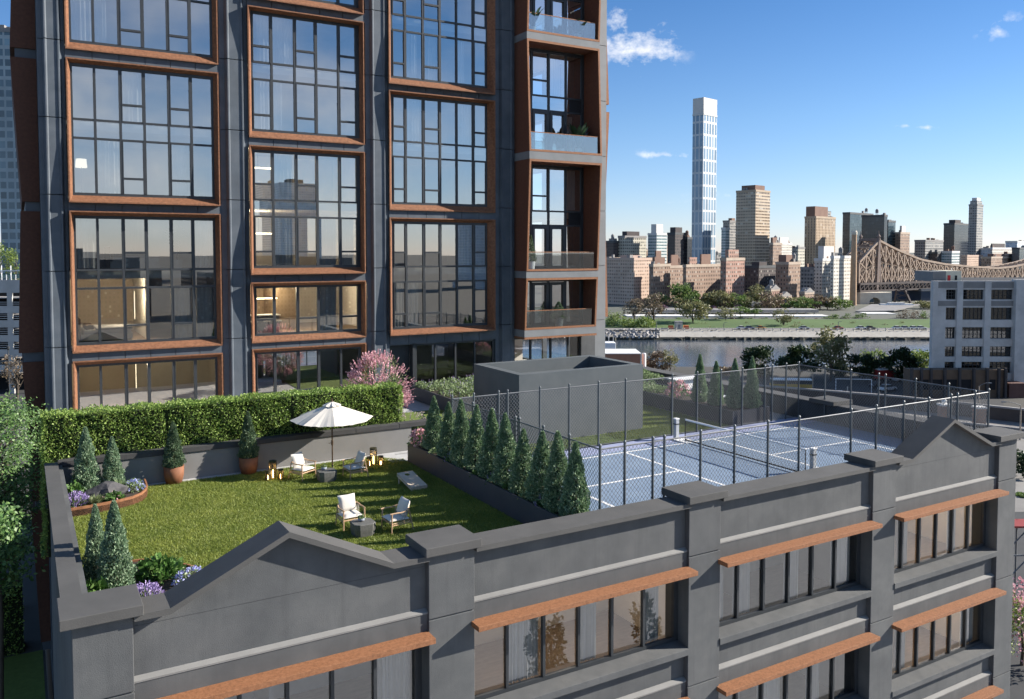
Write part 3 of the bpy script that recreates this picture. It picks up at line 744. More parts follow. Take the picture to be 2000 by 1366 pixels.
def slab(z0, z1, d):
    mb = MB().hexa([(BX0 - .01, TY - d - .02, z0), (BX1 + .02, TY - d - .02, z0), (BX1 + .02, TY + .2, z0), (BX0 - .01, TY + .2, z0), (BX0 - .01, TY - d - .02, z1), (BX1 + .02, TY - d - .02, z1), (BX1 + .02, TY + .2, z1), (BX0 - .01, TY + .2, z1)])
    mb.build('balcony_slab', M['slab'], tw)
M['slab'] = surf('slab_render', [(.16, .17, .175), (.205, .213, .217)], 1.2, .8, bump=.1)
slab(2.82, 3.20, 1.02); MB().box(BX0 - .01, TY - 1.04, 2.70, BX1 + .05, TY + .2, 2.815).build('soffit_trim', M['rust'], tw)
slab(6.05, 6.42, 1.2); slab(12.46, 12.87, 1.52); slab(18.88, 19.25, 1.24)
balcony(3.205, 6.045, 1.02, 1.2, 1, 'rail_grey')
b, w_ = balcony(6.425, 12.455, 1.22, 1.52, 1, 'rail_clear'); curtain(w_, 27.3, 28.1, 9.9, 12.2, y=TY + .7)
b, w_ = balcony(12.875, 18.875, 1.52, 1.24, 1, 'glass_r'); curtain(w_, 26.0, 27.0, 16.3, 18.6, y=TY + .7); curtain(w_, 27.2, 27.6, 16.3, 18.6, y=TY + .7); curtain(w_, 27.3, 27.9, 12.9, 15.3, y=TY + .7)
balcony(19.255, 25.2, 1.24, 1.5, 1, 'glass_r')
MB().box(BX1, TY - .0, 2.7, 29.1, TY + .5, 25.2).build('corner_panel', M['slab'], tw)

# rust fins of the two side walls, seen edge on
def fins(xw, sgn, y0, y1, segs, mat, name):
    for z0, z1, p0, p1 in segs:
        pm = (p0 + p1) / 2
        mb = MB().prism([(xw, y0, z0), (xw + sgn * p0, y0, z0), (xw + sgn * p1, y0, z1), (xw, y0, z1)], (0, y1 - y0, 0))
        mb.build(name, M[mat], tw)
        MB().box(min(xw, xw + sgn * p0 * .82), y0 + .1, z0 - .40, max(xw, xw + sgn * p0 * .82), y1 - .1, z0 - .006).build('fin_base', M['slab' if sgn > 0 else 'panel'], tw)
segE = [(3.55, 9.45, 1.02, .78), (9.9, 15.85, .74, 1.05), (16.3, 22.2, 1.02, .72)]
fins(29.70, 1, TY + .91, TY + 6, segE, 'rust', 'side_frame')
for y0 in (41, 48.2):
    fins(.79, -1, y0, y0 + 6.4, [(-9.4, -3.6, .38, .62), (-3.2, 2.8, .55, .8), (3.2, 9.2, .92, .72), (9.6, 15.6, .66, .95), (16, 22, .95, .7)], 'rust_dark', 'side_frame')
# body: side walls, back, roof
MB().box(.80, TY + .61, TB, 1.1, TY + 20, TT).box(1.1, TY + 19.7, TB, 29.6, TY + 20, TT).build('side_wall', M['panel'], tw)
mb = MB().box(29.3, TY + 16, TB, 29.6, TY + 20, TT).box(29.3, TY + .92, TB, 29.6, TY + 16, .1)
for k in range(9): mb.box(29.3, TY + .92, F0 + FH_ * k - .45, 29.6, TY + 16, F0 + FH_ * k + .02)
for yy in (TY + 3, TY + 6): mb.box(29.3, yy, .1, 29.6, yy + .18, TT)
mb.build('east_wall', M['panel'], tw)
MB().box(.8, TY + .6, TT, 29.8, TY + 20, TT + .4).build('roof', M['panel'], tw)
MB().box(1.1, TY + .7, TB, 29.3, TY + 7, -.5).build('lower_core', M['panel'], tw)
# rooms
mb = MB()
for k in range(0, 9):
    zf = F0 + FH_ * k
    mb.box(1.1, TY + .42, zf - .36, 29.28, TY + 8.1, zf - .03)
mb.box(1.1, TY + 7, -.4, 23.5, TY + 7.15, TT)
for xa in (1.3, 8.6, 15.6, 22.9): mb.box(xa, TY + .62, -.4, xa + .15, TY + 7, TT)
mb.box(23.6, TY + 4.6, -.4, 26.9, TY + 4.75, TT)
mb.box(4.98, TY + 2.2, 3.2, 5.06, TY + 7, 9.4)
mb.build('interior_walls', M['inside'], tw)
mb = MB()
for k in range(0, 9): mb.box(1.5, TY + .45, F0 + FH_ * k - .03, 29.25, TY + 7, F0 + FH_ * k)
mb.build('interior_floor', M['floorwood'], tw)
# warm panelling in the two lit flats
MB().box(1.46, TY + 6.9, F0 + .0, 4.97, TY + 6.98, F0 + 2.8).box(1.46, TY + 6.9, 3.5, 4.97, TY + 6.98, 6.25).build('wall_panelling', M['inside_warm'], tw)
MB().box(8.78, TY + 5.4, 3.5, 12.3, TY + 5.5, 6.25).box(11.2, TY + 3.2, 3.5, 12.3, TY + 5.4, 6.25).build('kitchen_wall', surf('kitchen_panel', [(.26, .19, .12), (.32, .24, .16)], 2, .6, bump=0), tw)
for z in (.5, 3.75): MB().box(4.56, TY + 2.6, z + .6, 4.58, TY + 2.63, z + 1.9).build('wall_light', M['lamp_warm'], tw)
def room_light(x, y, z, w, col=(1, .78, .52), r=.12):
    l = bpy.data.lights.new('room_light', 'POINT'); l.energy = w; l.color = col; l.shadow_soft_size = r
    o = bpy.data.objects.new('room_light', l); COL.objects.link(o); o.location = (x, y, z)
room_light(12.5, 18.2, -1.0, 17, (1, .86, .70)); room_light(10.2, 18.0, -1.0, 12, (1, .86, .70)); room_light(26.2, 18.2, -1.0, 26); room_light(26.2, 18.2, -4.4, 26)  # no lamps seen in these street rooms; added to warm and brighten them
room_light(4.2, 42.4, 5.4, 100); room_light(4.2, 42.4, 2.3, 80)
room_light(10.6, 42.6, 5.7, 170); room_light(10.4, 42.6, 8.9, 90); room_light(10.4, 42.6, 12.1, 90); room_light(13.6, 43.5, 5.7, 70)

# things seen in the rooms
def bed(x, y, z, lab):
    t = local('bed', lab, 'bed', (x, y, z))
    MB().box(-.1, -.9, .05, 2.0, .9, .32).build('bed_base', M['inside'], t)
    MB().box(0, -.86, .32, 1.95, .86, .52).build('mattress', M['curtain'], t, bev=.05)
    MB().box(.5, -.9, .5, 2.0, .9, .6).build('blanket', surf('grey_blanket', [(.35, .35, .37), (.42, .42, .44)], 5, .9, bump=0), t, bev=.04)
    MB().box(-.18, -.95, .05, -.1, .95, 1.0).build('headboard', surf('brown_headboard', [(.14, .09, .06)], 3, .8, bump=0), t)
    for yy in (-.45, .45): MB().rbox(.25, yy, .5, .35, .6, .22, .05).build('pillow', surf('brown_pillow', [(.11, .07, .05), (.15, .1, .07)], 5, .9, bump=0), t, bev=.06)
bed(2.35, 42.4, 3.5, 'low white bed with brown pillows behind the lit lower left tower window')
bed(3.6, 42.6, 6.7, 'low white bed in the dim flat one floor above the lit bedroom')
t = local('floor_lamp', 'slim floor lamp with a white drum shade in a tower flat', 'lamp', (2.42, 41.5, F0 + FH_ * 3))
MB().lathe([(.16, 0), (.16, .03), (.015, .04)], (0, 0, 0), 14).tube([(0, 0, .03), (0, 0, 1.5)], .012, 6).build('stand', M['frame'], t)
MB().lathe([(.24, 1.3), (.21, 1.68)], (0, 0, 0), 18, cap=False).build('lamp_shade', lamp_mat('lit_shade', (1, .86, .66), .7), t)
t = local('armchair', 'rounded white armchair behind a tower window', 'armchair', (6.6, 41.6, F0 + FH_ * 3))
MB().rbox(0, 0, .1, .75, .7, .32, .2).build('seat', M['cushion'], t, bev=.06); MB().rbox(.3, .1, .4, .16, .7, .45, .2).build('backrest', M['cushion'], t, bev=.05)
for sx in (-.3, .3):
    for sy in (-.28, .28): MB().tube([(sx, sy, 0), (sx, sy, .12)], .02, 6).build('leg', M['frame'], t)
t = local('side_table', 'small round white side table with flowers behind a tower window', 'table', (7.3, 41.4, F0 + FH_ * 3))
MB().lathe([(.2, 0), (.05, .05), (.04, .5), (.2, .53), (.2, .56)], (0, 0, 0), 16).build('table', M['white'], t)
t = local('indoor_tree', 'leafy indoor fig tree in a white pot behind a tower window', 'plant', (6.3, 41.5, 6.7))
MB().lathe([(.2, 0), (.26, .42), (.23, .42), (.22, .36)], (0, 0, 0), 16).build('pot', M['white'], t)
MB().tube([(0, 0, .36), (.03, 0, 1.0), (-.02, .03, 1.7)], [.03, .025, .015], 6).build('stem', M['bark'], t)
p, d = crown_points(260, (0, 0, 1.5), (.42, .42, .62), 14); leaf_obj('foliage', p, d, .22, M['conifer_d'], t, .6)
for i, (zf, lb) in enumerate(((3.47, 'long lit pendant light over a kitchen island, lowest of the three lit kitchens'), (6.67, 'long lit pendant light in the middle of the three lit kitchens'), (9.87, 'long lit pendant light in the topmost of the three lit kitchens'))):
    t = local('pendant_light', lb, 'lamp', (10.45, 41.9, zf))
    MB().box(-.5, -.03, 1.68, .55, .03, 1.74).build('light_bar', lamp_mat('pendant_glow', (1, .8, .5), 6), t)
    MB().bar((-.3, 0, 1.74), (-.3, 0, 2.8), .01).bar((.35, 0, 1.74), (.35, 0, 2.8), .01).build('cord', M['frame'], t)
t = local('kitchen_island', 'marble topped kitchen island in the lit tower kitchen', 'kitchen island', (10.3, 42.0, 3.47))
MB().box(-1.0, -.3, 0, .75, .3, .86).build('cabinet', M['stone'], t); MB().box(-1.05, -.36, .862, .8, .36, .91).build('worktop', M['white'], t)
def stool(x, lb):
    t = local('bar_stool', lb, 'stool', (x, 41.35, 3.47), group=None)
    MB().lathe([(.17, .6), (.17, .66)], (0, 0, 0), 14).build('seat', M['cushion'], t)
    for a in range(4): MB().tube([(.12 * math.cos(a * 1.57 + .78), .12 * math.sin(a * 1.57 + .78), .6), (.19 * math.cos(a * 1.57 + .78), .19 * math.sin(a * 1.57 + .78), 0)], .012, 5).build('leg', M['frame'], t)
for x, lb in ((9.75, 'bar stool at the window end of the kitchen island'), (10.35, 'bar stool in the middle of the kitchen island'), (10.9, 'bar stool nearest the panelled kitchen wall')): stool(x, lb)

# balcony plants
def potted(name, lab, x, y, z, pot, h, r, kind, group='potted plants on the tower balconies'):
    t = local(name, lab, 'potted plant', (x, y, z), group=group)
    MB().lathe([(pot * .8, 0), (pot, pot * 1.9), (pot * .88, pot * 1.9), (pot * .86, pot * 1.6)], (0, 0, 0), 18).build('pot', M['white'], t)
    if kind == 'palm':
        mb = MB()
        for k in range(15):
            a = k * 2.4; ln = r * rnd.uniform(.75, 1.1); up = h * rnd.uniform(.55, 1.0); wd = .13
            pts = [Vector((math.cos(a) * ln * q, math.sin(a) * ln * q, pot * 1.7 + up * (q * 1.5 - .62 * q * q))) for q in (0, .25, .5, .75, 1.0)]
            sd = Vector((-math.sin(a), math.cos(a), 0)); ws = [.02, wd * .7, wd, wd * .75, .01]
            for i in range(4): mb.quad(pts[i] - sd * ws[i], pts[i] + sd * ws[i], pts[i + 1] + sd * ws[i + 1], pts[i + 1] - sd * ws[i + 1])
        mb.build('foliage', surf('glossy_dark_leaf', [(.02, .05, .025), (.04, .085, .04)], 6, .35, bump=0), t)
    else:
        p, d = cone_points(1500, h, r); p[:, 2] += pot * 1.7; leaf_obj('foliage', p, d, .08, M['conifer_d'], t, .5)
def cone_points(n, h, r, lump=.16, waist=.12):
    t = rng.uniform(0, 1, n) ** 1.25; a = rng.uniform(0, 6.283, n)
    prof = np.minimum(1, (t + .03) / waist) ** .5 * (1 - t) ** .78
    k1, k2, k3 = rng.uniform(0, 6, 3)
    bump = 1 + lump * (np.sin(a * 3 + t * 17 + k1) * .6 + np.sin(a * 5 - t * 29 + k2) * .5 + np.sin(a * 2 + t * 41 + k3) * .4)
    rr = r * prof * bump * (1 - np.abs(rng.normal(0, .16, n))) + .015
    P = np.stack([np.cos(a) * rr, np.sin(a) * rr, t * h], 1)
    D = np.stack([np.cos(a) * .65, np.sin(a) * .65, np.full(n, .9)], 1)
    return P, D
potted('potted_palm', 'dark leaved potted plant at the near end of the top glazed balcony', 24.3, 39.3, 19.29, .2, 1.35, .75, 'palm')
potted('potted_palm', 'dark leaved potted plant at the far end of the top glazed balcony', 27.3, 39.3, 19.29, .2, 1.1, .75, 'palm')
potted('potted_palm', 'tall banana leaved plant in a white square pot behind frosted balcony glass', 27.3, 39.2, 12.91, .2, 1.75, .85, 'palm')
potted('potted_palm', 'drooping dark leaved plant by the doors of the middle balcony', 26.4, 39.6, 12.91, .18, 1.35, .55, 'palm')
potted('potted_conifer', 'small cone shaped conifer in a white round pot on a clear glass balcony', 24.15, 39.2, 6.46, .26, 1.5, .34, 'cone')
potted('potted_shrub', 'round green shrub in a pot behind grey balcony glass', 26.2, 39.5, 3.24, .28, .95, .5, 'cone')

# ------------------------------------------------------------------ conifers
def conifer_proto(h, r, n, mat, size, name, label, cat, loc, group):
    t = local(name, label, cat, loc, 0, group)
    MB().tube([(0, 0, -.05), (0, 0, h * .6)], [r * .16, r * .05], 6).build('trunk', M['bark'], t)
    P, D = cone_points(int(n * 1.5), h, r); leaf_obj('foliage', P, D, size * .84, mat, t, .45, jitter=.5)
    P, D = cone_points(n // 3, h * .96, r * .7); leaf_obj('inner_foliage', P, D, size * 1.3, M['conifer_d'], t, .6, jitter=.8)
    return t
row = [(26.27, 2.49), (25.06, 2.47), (24.07, 2.72), (23.14, 2.67), (22.14, 2.74), (21.18, 2.74), (20.31, 2.45), (19.32, 2.55), (18.46, 2.73), (17.69, 2.58)]
words_ = ['first', 'second', 'third', 'fourth', 'fifth', 'sixth', 'seventh', 'eighth', 'ninth', 'last']
GR = 'arborvitae trees in the long planter'
protos = []
for i, (y, zt) in enumerate(row):
    lab = {0: 'narrow green arborvitae at the garden wall end of the long planter, beside the pink flowers', 9: 'narrow green arborvitae nearest the street parapet in the long planter'}.get(i, f'narrow green arborvitae in the long planter, {words_[i]} from the garden wall end')
    if i < 3:
        protos.append(conifer_proto(2.0, .44, 4200, M['conifer'], .085, 'arborvitae', lab, 'tree', (12.25, y, .62), GR)); o = protos[-1]
    else:
        o = dup(protos[i % 3], (12.25, y, .62), rnd.uniform(0, 6), lab)
    o.scale = (rnd.uniform(.88, 1.14), rnd.uniform(.88, 1.14), (zt - .62) / 2.0); o.rotation_euler.x = rnd.uniform(-.03, .03); o.rotation_euler.y = rnd.uniform(-.03, .03)
GR2 = 'arborvitae trees in the far planter'
for i, (x, y, zt, lab) in enumerate(((27.0, 28.9, 2.76, 'narrow conifer beside the pink azalea in the far planter'), (27.0, 27.85, 2.56, 'shortest narrow conifer in the far planter, second from the azalea'), (27.25, 26.95, 2.76, 'narrow conifer in the far planter, third from the azalea'), (27.85, 26.5, 2.86, 'narrow conifer at the court end of the far planter'))):
    o = dup(protos[i % 3], (x, y, .55), rnd.uniform(0, 6), lab, GR2); o.scale = (.95, .95, (zt - .55) / 2.0)
GR3 = 'blue green cypresses in the rust edged beds'
cy = []
for i, (x, y, h, lab) in enumerate(((1.6, 28.45, 2.0, 'taller blue green cypress behind the boulder in the curved rust edged bed'), (2.33, 28.45, 1.62, 'shorter blue green cypress behind the boulder in the curved rust edged bed'), (1.62, 19.67, 2.0, 'larger blue green cypress in the bed by the corner of the parapet'), (1.3, 20.34, 1.8, 'slimmer blue green cypress in the bed by the corner of the parapet'))):
    if i < 2:
        o = conifer_proto(2.0, .46, 5200, M['conifer_b'], .08, 'cypress', lab, 'tree', (x, y, .15), GR3); cy.append(o)
    else: o = dup(cy[i % 2], (x, y, .15), rnd.uniform(0, 6), lab)
    o.scale = ((1.0, .85, .92, .72)[i],) * 2 + (h / 2.0,)
# the two rust pots
M['potrust'] = surf('pot_corten', [(.165, .064, .03), (.235, .098, .047)], 5, .75, bump=.1)
pp = None
for i, (x, y, zt, lab, plab) in enumerate(((4.15, 28.75, 2.0, 'dark clipped cone shrub in the rust pot nearer the curved bed', 'round rust coloured pot on the lawn edge, the one nearer the curved bed'), (6.52, 28.75, 2.1, 'dark clipped cone shrub in the rust pot nearer the white umbrella', 'round rust coloured pot on the lawn edge, the one nearer the white umbrella'))):
    pot = local('plant_pot', plab, 'pot', (x, y, .005), group='rust pots along the garden wall')
    MB().lathe([(.24, 0), (.30, .25), (.315, .56), (.285, .56), (.28, .50)], (0, 0, 0), 28).build('pot', M['potrust'], pot, smooth=True)
    MB().lathe([(.282, .45), (.282, .50)], (0, 0, 0), 20).build('soil', M['soil'], pot)
    if pp is None:
        pp = conifer_proto(1.5, .36, 4200, M['conifer_d'], .07, 'potted_cone_shrub', lab, 'shrub', (x, y, .5), 'cone shrubs in the rust pots'); o = pp
    else: o = dup(pp, (x, y, .5), 2.0, lab)
    o.scale = (1, 1, (zt - .5) / 1.5)

# ------------------------------------------------------------------ small plants
def ptuft(n, r, h, lean=.8):
    a = rng.uniform(0, 6.283, n); q = rng.uniform(.2, 1, n)
    base = np.stack([np.cos(a) * r * .25 * q, np.sin(a) * r * .25 * q, np.zeros(n)], 1)
    tip = np.stack([np.cos(a) * r * q, np.sin(a) * r * q, h * (1.1 - .5 * q) * rng.uniform(.7, 1.1, n)], 1)
    mid = (base + tip) / 2 + np.array([0, 0, h * .28]) * q[:, None]
    s = np.stack([-np.sin(a), np.cos(a), 0 * a], 1) * .012
    V = np.stack([base - s, base + s, mid + s, mid - s, mid - s, mid + s, tip + s * .1, tip - s * .1], 1).reshape(-1, 3)
    return V, np.arange(8 * n).reshape(2 * n, 4)
def grass_tuft(name, lab, x, y, z, r, h, n=140, mat='tuft', group=None, plumes=0):
    t = local(name, lab, 'plant', (x, y, z), group=group)
    V, F = ptuft(n, r, h); link('foliage', add_mesh('foliage', V, F, M[mat]), t)
    if plumes:
        pts = []
        for k in range(plumes):
            a = rnd.uniform(0, 6.28); b0 = Vector((math.cos(a) * r * .6, math.sin(a) * r * .6, h * rnd.uniform(.9, 1.3)))
            for q in range(14): pts.append(b0 + Vector((math.cos(a) * .012 * q, math.sin(a) * .012 * q, .02 * q - .0009 * q * q)))
        P = np.array([tuple(p) for p in pts]); leaf_obj('plumes', P, np.tile([.2, 0, 1.0], (len(P), 1)), .06, M['plume'], t, .6)
    return t
def mound(name, lab, x, y, z, r, h, n, mat, size, flower=None, nf=0, fsize=.05, spikes=False, cat='plant', group=None, aspect=.55):
    t = local(name, lab, cat, (x, y, z), group=group)
    u = unit(rng.normal(0, 1, (n, 3))); u[:, 2] = np.abs(u[:, 2])
    rr = (rng.uniform(.35, 1, n) ** .5)[:, None] * (1 + .18 * np.sin(u[:, [0]] * 7 + u[:, [1]] * 5))
    P = u * rr * np.array([r, r, h]); leaf_obj('foliage', P, u + np.array([0, 0, .3]), size, M[mat], t, aspect, jitter=.6)
    if flower:
        u = unit(rng.normal(0, 1, (nf, 3))); u[:, 2] = np.abs(u[:, 2]) + .15; u = unit(u)
        P = u * np.array([r, r, h]) * rng.uniform(.92, 1.08, (nf, 1))
        if spikes:
            Q = np.concatenate([P + u * np.array([.4, .4, 1]) * fsize * k for k in np.linspace(0, 3.2, 7)]); Dd = np.concatenate([u] * 7)
            leaf_obj('flowers', Q, Dd + np.array([0, 0, .5]), fsize * .9, M[flower], t, .7)
        else:
            Q = np.concatenate([P + rng.normal(0, fsize * .35, P.shape) for k in range(5)]); leaf_obj('flowers', Q, np.concatenate([u] * 5), fsize, M[flower], t, .9, jitter=1)
    return t
# back bed with a curved steel edge
def steel_edge(name, lab, pts, h, th=.05):
    pts = [Vector((x, y, 0)) for x, y in pts]; mb = MB(); o = []
    for i, p in enumerate(pts):
        d = (pts[min(i + 1, len(pts) - 1)] - pts[max(i - 1, 0)]).normalized(); o.append(p + Vector((-d.y, d.x, 0)) * th)
    for i in range(len(pts) - 1):
        a, b, c, d = pts[i], pts[i + 1], o[i + 1], o[i]
        mb.hexa([a, b, c, d, a + Vector((0, 0, h)), b + Vector((0, 0, h)), c + Vector((0, 0, h)), d + Vector((0, 0, h))])
    c = pts[len(pts) // 2]
    return tag(mb.build(name, M['rust'], origin=tuple(c)), lab, 'planter edge')
arc = [(.99, 26.42), (1.4, 26.44), (1.88, 26.53), (2.35, 26.64), (2.73, 26.82), (3.0, 27.1), (3.18, 27.5), (3.27, 28.0), (3.3, 28.74)]
steel_edge('bed_edge', 'curved rust steel edging of the flower bed in the back corner of the lawn', arc, .27)
struct('bed_soil', MB().prism([(x, y, .0) for x, y in arc] + [(.99, 28.74, 0)], (0, 0, .2)), M['soil'])
arc2 = [(.99, 21.45), (1.6, 21.45), (2.3, 21.38), (2.85, 21.0), (3.3, 20.3), (3.65, 19.3), (3.8, 18.2), (3.85, 16.8)]
steel_edge('bed_edge', 'rust steel edging of the flower bed behind the street parapet', arc2, .2)
struct('bed_soil', MB().prism([(x, y, .0) for x, y in arc2] + [(.99, 16.8, 0)], (0, 0, .16)), M['soil'])
rk = MB(); n1 = 14; 
prof = [(.001, 0), (.42, .02), (.5, .16), (.42, .34), (.2, .44), (.001, .46)]
rk.lathe(prof, (0, 0, 0), n1, cap=False)
rk.v = [(x * (1 + .25 * math.sin(y * 9 + z * 5)) * 1.15 + .12 * z, y * .75 * (1 + .2 * math.sin(x * 11)), z * (1 + .25 * math.sin(x * 6 + 1))) for x, y, z in rk.v]
ro = rk.build('boulder', M['rock'], origin=(0, 0, 0)); ro.scale = (1.1, .95, .85); ro.location = (1.95, 27.5, .15); tag(ro, 'dark grey boulder among the plants of the curved rust edged bed', 'rock')
mound('lavender', 'purple lavender at the parapet side of the curved rust edged bed', 1.24, 26.85, .18, .3, .3, 300, 'sage', .09, 'lav', 150, .05, True)
grass_tuft('spider_grass', 'pale arching grass tuft in front of the boulder', 1.72, 26.78, .18, .42, .32)
grass_tuft('spider_grass', 'pale arching grass tuft behind the boulder, below the shorter cypress', 2.45, 27.85, .18, .38, .42, mat='sage')
mound('leafy_plant', 'light green leafy plant at the curved rust edge, right of the boulder', 2.2, 26.98, .18, .32, .26, 320, 'broad', .11, 'pink', 8, .04)
mound('blue_flower_clump', 'clump of pale blue flowers near the curved end of the bed', 2.85, 27.75, .18, .34, .34, 340, 'sage', .07, 'blueflower', 90, .045)
mound('leafy_plant', 'dark leafy shrub in the corner behind the taller cypress', 1.22, 27.9, .18, .3, .42, 320, 'broad', .14)
mound('ground_plant', 'low green plant by the garden wall in the curved bed', 2.9, 28.4, .18, .3, .2, 260, 'sage', .07)
# front bed
mound('hosta', 'big leaved hosta clump in the bed behind the street parapet', 2.55, 20.2, .14, .55, .42, 420, 'broad', .19, aspect=.62)
mound('hosta', 'pale leaved plant by the side parapet, below the slimmer cypress', 1.2, 19.3, .14, .34, .5, 160, 'broad', .22, aspect=.62)
mound('leafy_plant', 'dark green leafy plant at the foot of the larger cypress', 1.35, 18.75, .14, .45, .35, 320, 'broad', .14)
mound('lavender', 'purple lavender next to the white flowers behind the parapet corner', 2.1, 18.55, .14, .34, .36, 320, 'sage', .09, 'lav', 170, .05, True)
mound('white_flower_clump', 'white flowers behind the parapet, below the lavender', 2.1, 17.85, .14, .3, .3, 200, 'broad', .09, 'whiteflower', 70, .09)
mound('blue_flower_clump', 'blue and white flowers beside the hosta behind the gable', 3.1, 19.35, .14, .36, .36, 300, 'sage', .07, 'blueflower', 90, .05)

# long planter beside the court
pl = thing('long_planter', 'long dark metal planter holding the row of arborvitae', 'planter', (12.2, 22, 0))
mb = MB(); h = .68
mb.box(11.79, 16.8, 0, 11.85, 27.5, h).box(12.66, 16.8, 0, 12.72, 27.5, h).box(11.85, 27.44, 0, 12.66, 27.5, h).box(11.85, 16.8, 0, 12.66, 16.86, h)
mb.build('side', M['planter'], pl, bev=.005)
MB().box(11.86, 16.87, .3, 12.65, 27.43, .6).build('soil', M['soil'], pl)
mound('pink_azalea', 'pink flowering azalea at the garden wall end of the long planter', 12.05, 27.1, .6, .36, .62, 420, 'broad', .08, 'pink', 75, .085, cat='shrub')
names = ['first', 'second', 'third', 'fourth', 'fifth', 'sixth', 'seventh', 'eighth', 'ninth']
for i in range(9):
    y = (row[i][0] + row[i + 1][0]) / 2
    mound('underplanting', f'low leafy plant at the lawn side of the long planter, {names[i]} from the garden wall', 12.02, y + rnd.uniform(-.1, .1), .58, .24, .24, 170, ('sage', 'broad')[i % 2], .085, 'lav' if i % 3 == 1 else None, 14, .04, True, group='low plants in the long planter')
# planter by the stair house, planter on the far side
def trough(name, lab, x0, y0, x1, y1, h, mat='planter'):
    t = thing(name, lab, 'planter', ((x0 + x1) / 2, (y0 + y1) / 2, 0)); w = .07
    MB().box(x0, y0, 0, x1, y0 + w, h).box(x0, y1 - w, 0, x1, y1, h).box(x0, y0 + w, 0, x0 + w, y1 - w, h).box(x1 - w, y0 + w, 0, x1, y1 - w, h).build('side', M[mat], t)
    MB().box(x0 + w, y0 + w, .2, x1 - w, y1 - w, h - .06).build('soil', M['soil'], t)
trough('low_planter', 'low dark planter of pale green plants in front of the terrace windows', 17.08, 34.75, 22.4, 39.3, .66)
def bed_cover(name, lab, x0, y0, x1, y1, z, n, fl=None):
    t = thing(name, lab, 'plants', ((x0 + x1) / 2, (y0 + y1) / 2, z)); m = n // 60
    c = np.stack([rng.uniform(x0, x1, m), rng.uniform(y0, y1, m), np.zeros(m)], 1); hh = rng.uniform(.18, .34, m)
    idx = rng.integers(0, m, n); u = unit(rng.normal(0, 1, (n, 3))); u[:, 2] = np.abs(u[:, 2])
    P = c[idx] + u * np.stack([hh[idx] * 1.2, hh[idx] * 1.2, hh[idx]], 1); P[:, 2] += z
    P[:, 0] = np.clip(P[:, 0], x0 - .03, x1 + .03); P[:, 1] = np.clip(P[:, 1], y0 - .03, y1 + .03)
    leaf_obj('foliage', P, u + np.array([0, 0, .3]), .10, M['sage'], t, .6, origin=t['_o'])
    if fl:
        k = rng.integers(0, n, 260); Q = np.concatenate([P[k] + np.array([0, 0, .05 * j]) for j in range(4)]); leaf_obj('flowers', Q, np.tile([0, 0, 1.0], (len(Q), 1)), .05, M[fl], t, .6, origin=t['_o'])
    tag(t, kind='stuff')
bed_cover('ground_cover', 'pale green and lilac ground cover filling the low planter by the terrace windows', 17.2, 34.9, 22.3, 39.2, .62, 9000, 'lav')
trough('far_planter', 'dark planter with four narrow conifers on the far side of the roof', 26.25, 26.05, 28.5, 38.5, .64)
bed_cover('ground_cover', 'pale ground cover in the far planter beside the pink azalea', 26.4, 31.5, 28.4, 38.3, .6, 4200)
bed_cover('ground_cover', 'strip of pale succulents below the far side parapet', 28.9, 34.5, 30.1, 39.6, .62, 2200)
mound('pink_azalea', 'pink flowering azalea beside the four conifers of the far planter', 27.05, 30.4, .6, .6, .72, 420, 'broad', .09, 'pink', 90, .1, cat='shrub')
MB_ = MB().box(-.9, -.45, .62, .9, .45, .68); wt = local('white_table', 'low white table top beyond the far planter', 'table', (29.3, 32.6, .35))
MB_.build('tabletop', M['white'], wt); MB().box(-.7, -.3, -.35, .7, .3, .615).build('base', M['white'], wt)
wt2 = local('white_bench', 'white bench behind the pink azalea of the far planter', 'bench', (29.2, 30.6, 0))
MB().box(-.45, -.8, .40, .45, .8, .48).build('seat', M['white'], wt2); MB().box(-.35, -.7, 0, .35, .7, .395).build('base', M['white'], wt2)
# between hedge and court
grass_tuft('fountain_grass', 'plumed fountain grass at the end of the clipped hedge', 12.95, 29.9, .0, .75, .95, 260, 'tuft', plumes=26)
grass_tuft('fountain_grass', 'plumed fountain grass beside the terrace path', 13.9, 29.7, .0, .65, .8, 200, 'tuft', plumes=16)
mound('ground_plant', 'pale green plant behind the fountain grass', 13.4, 32.2, .0, .6, .45, 400, 'sage', .1)
t = local('pink_shrub', 'large shrub with pink flower spikes standing behind the end of the clipped hedge', 'shrub', (12.75, 32.6, 0))
p, d = crown_points(2600, (0, 0, 1.95), (1.15, 1.0, 1.25), 60, .6, .3, .8); leaf_obj('foliage', p, d, .10, M['tuft'], t, .4)
p, d = crown_points(1250, (0, 0, 1.88), (1.3, 1.15, 1.3), 90, .85, .22, .8); d = unit(p - np.array([0, 0, 1.2]))
Q = np.concatenate([p + d * .038 * k for k in range(6)]); leaf_obj('flowers', Q, np.concatenate([d] * 6), .065, M['pink'], t, .8)
mb = MB()
for k in range(7): a = k * .9; mb.tube([(.05 * math.cos(a), .05 * math.sin(a), 0), (.3 * math.cos(a), .3 * math.sin(a), .9), (.6 * math.cos(a), .6 * math.sin(a), 1.9)], [.03, .022, .01], 5)
mb.build('stems', M['bark'], t)

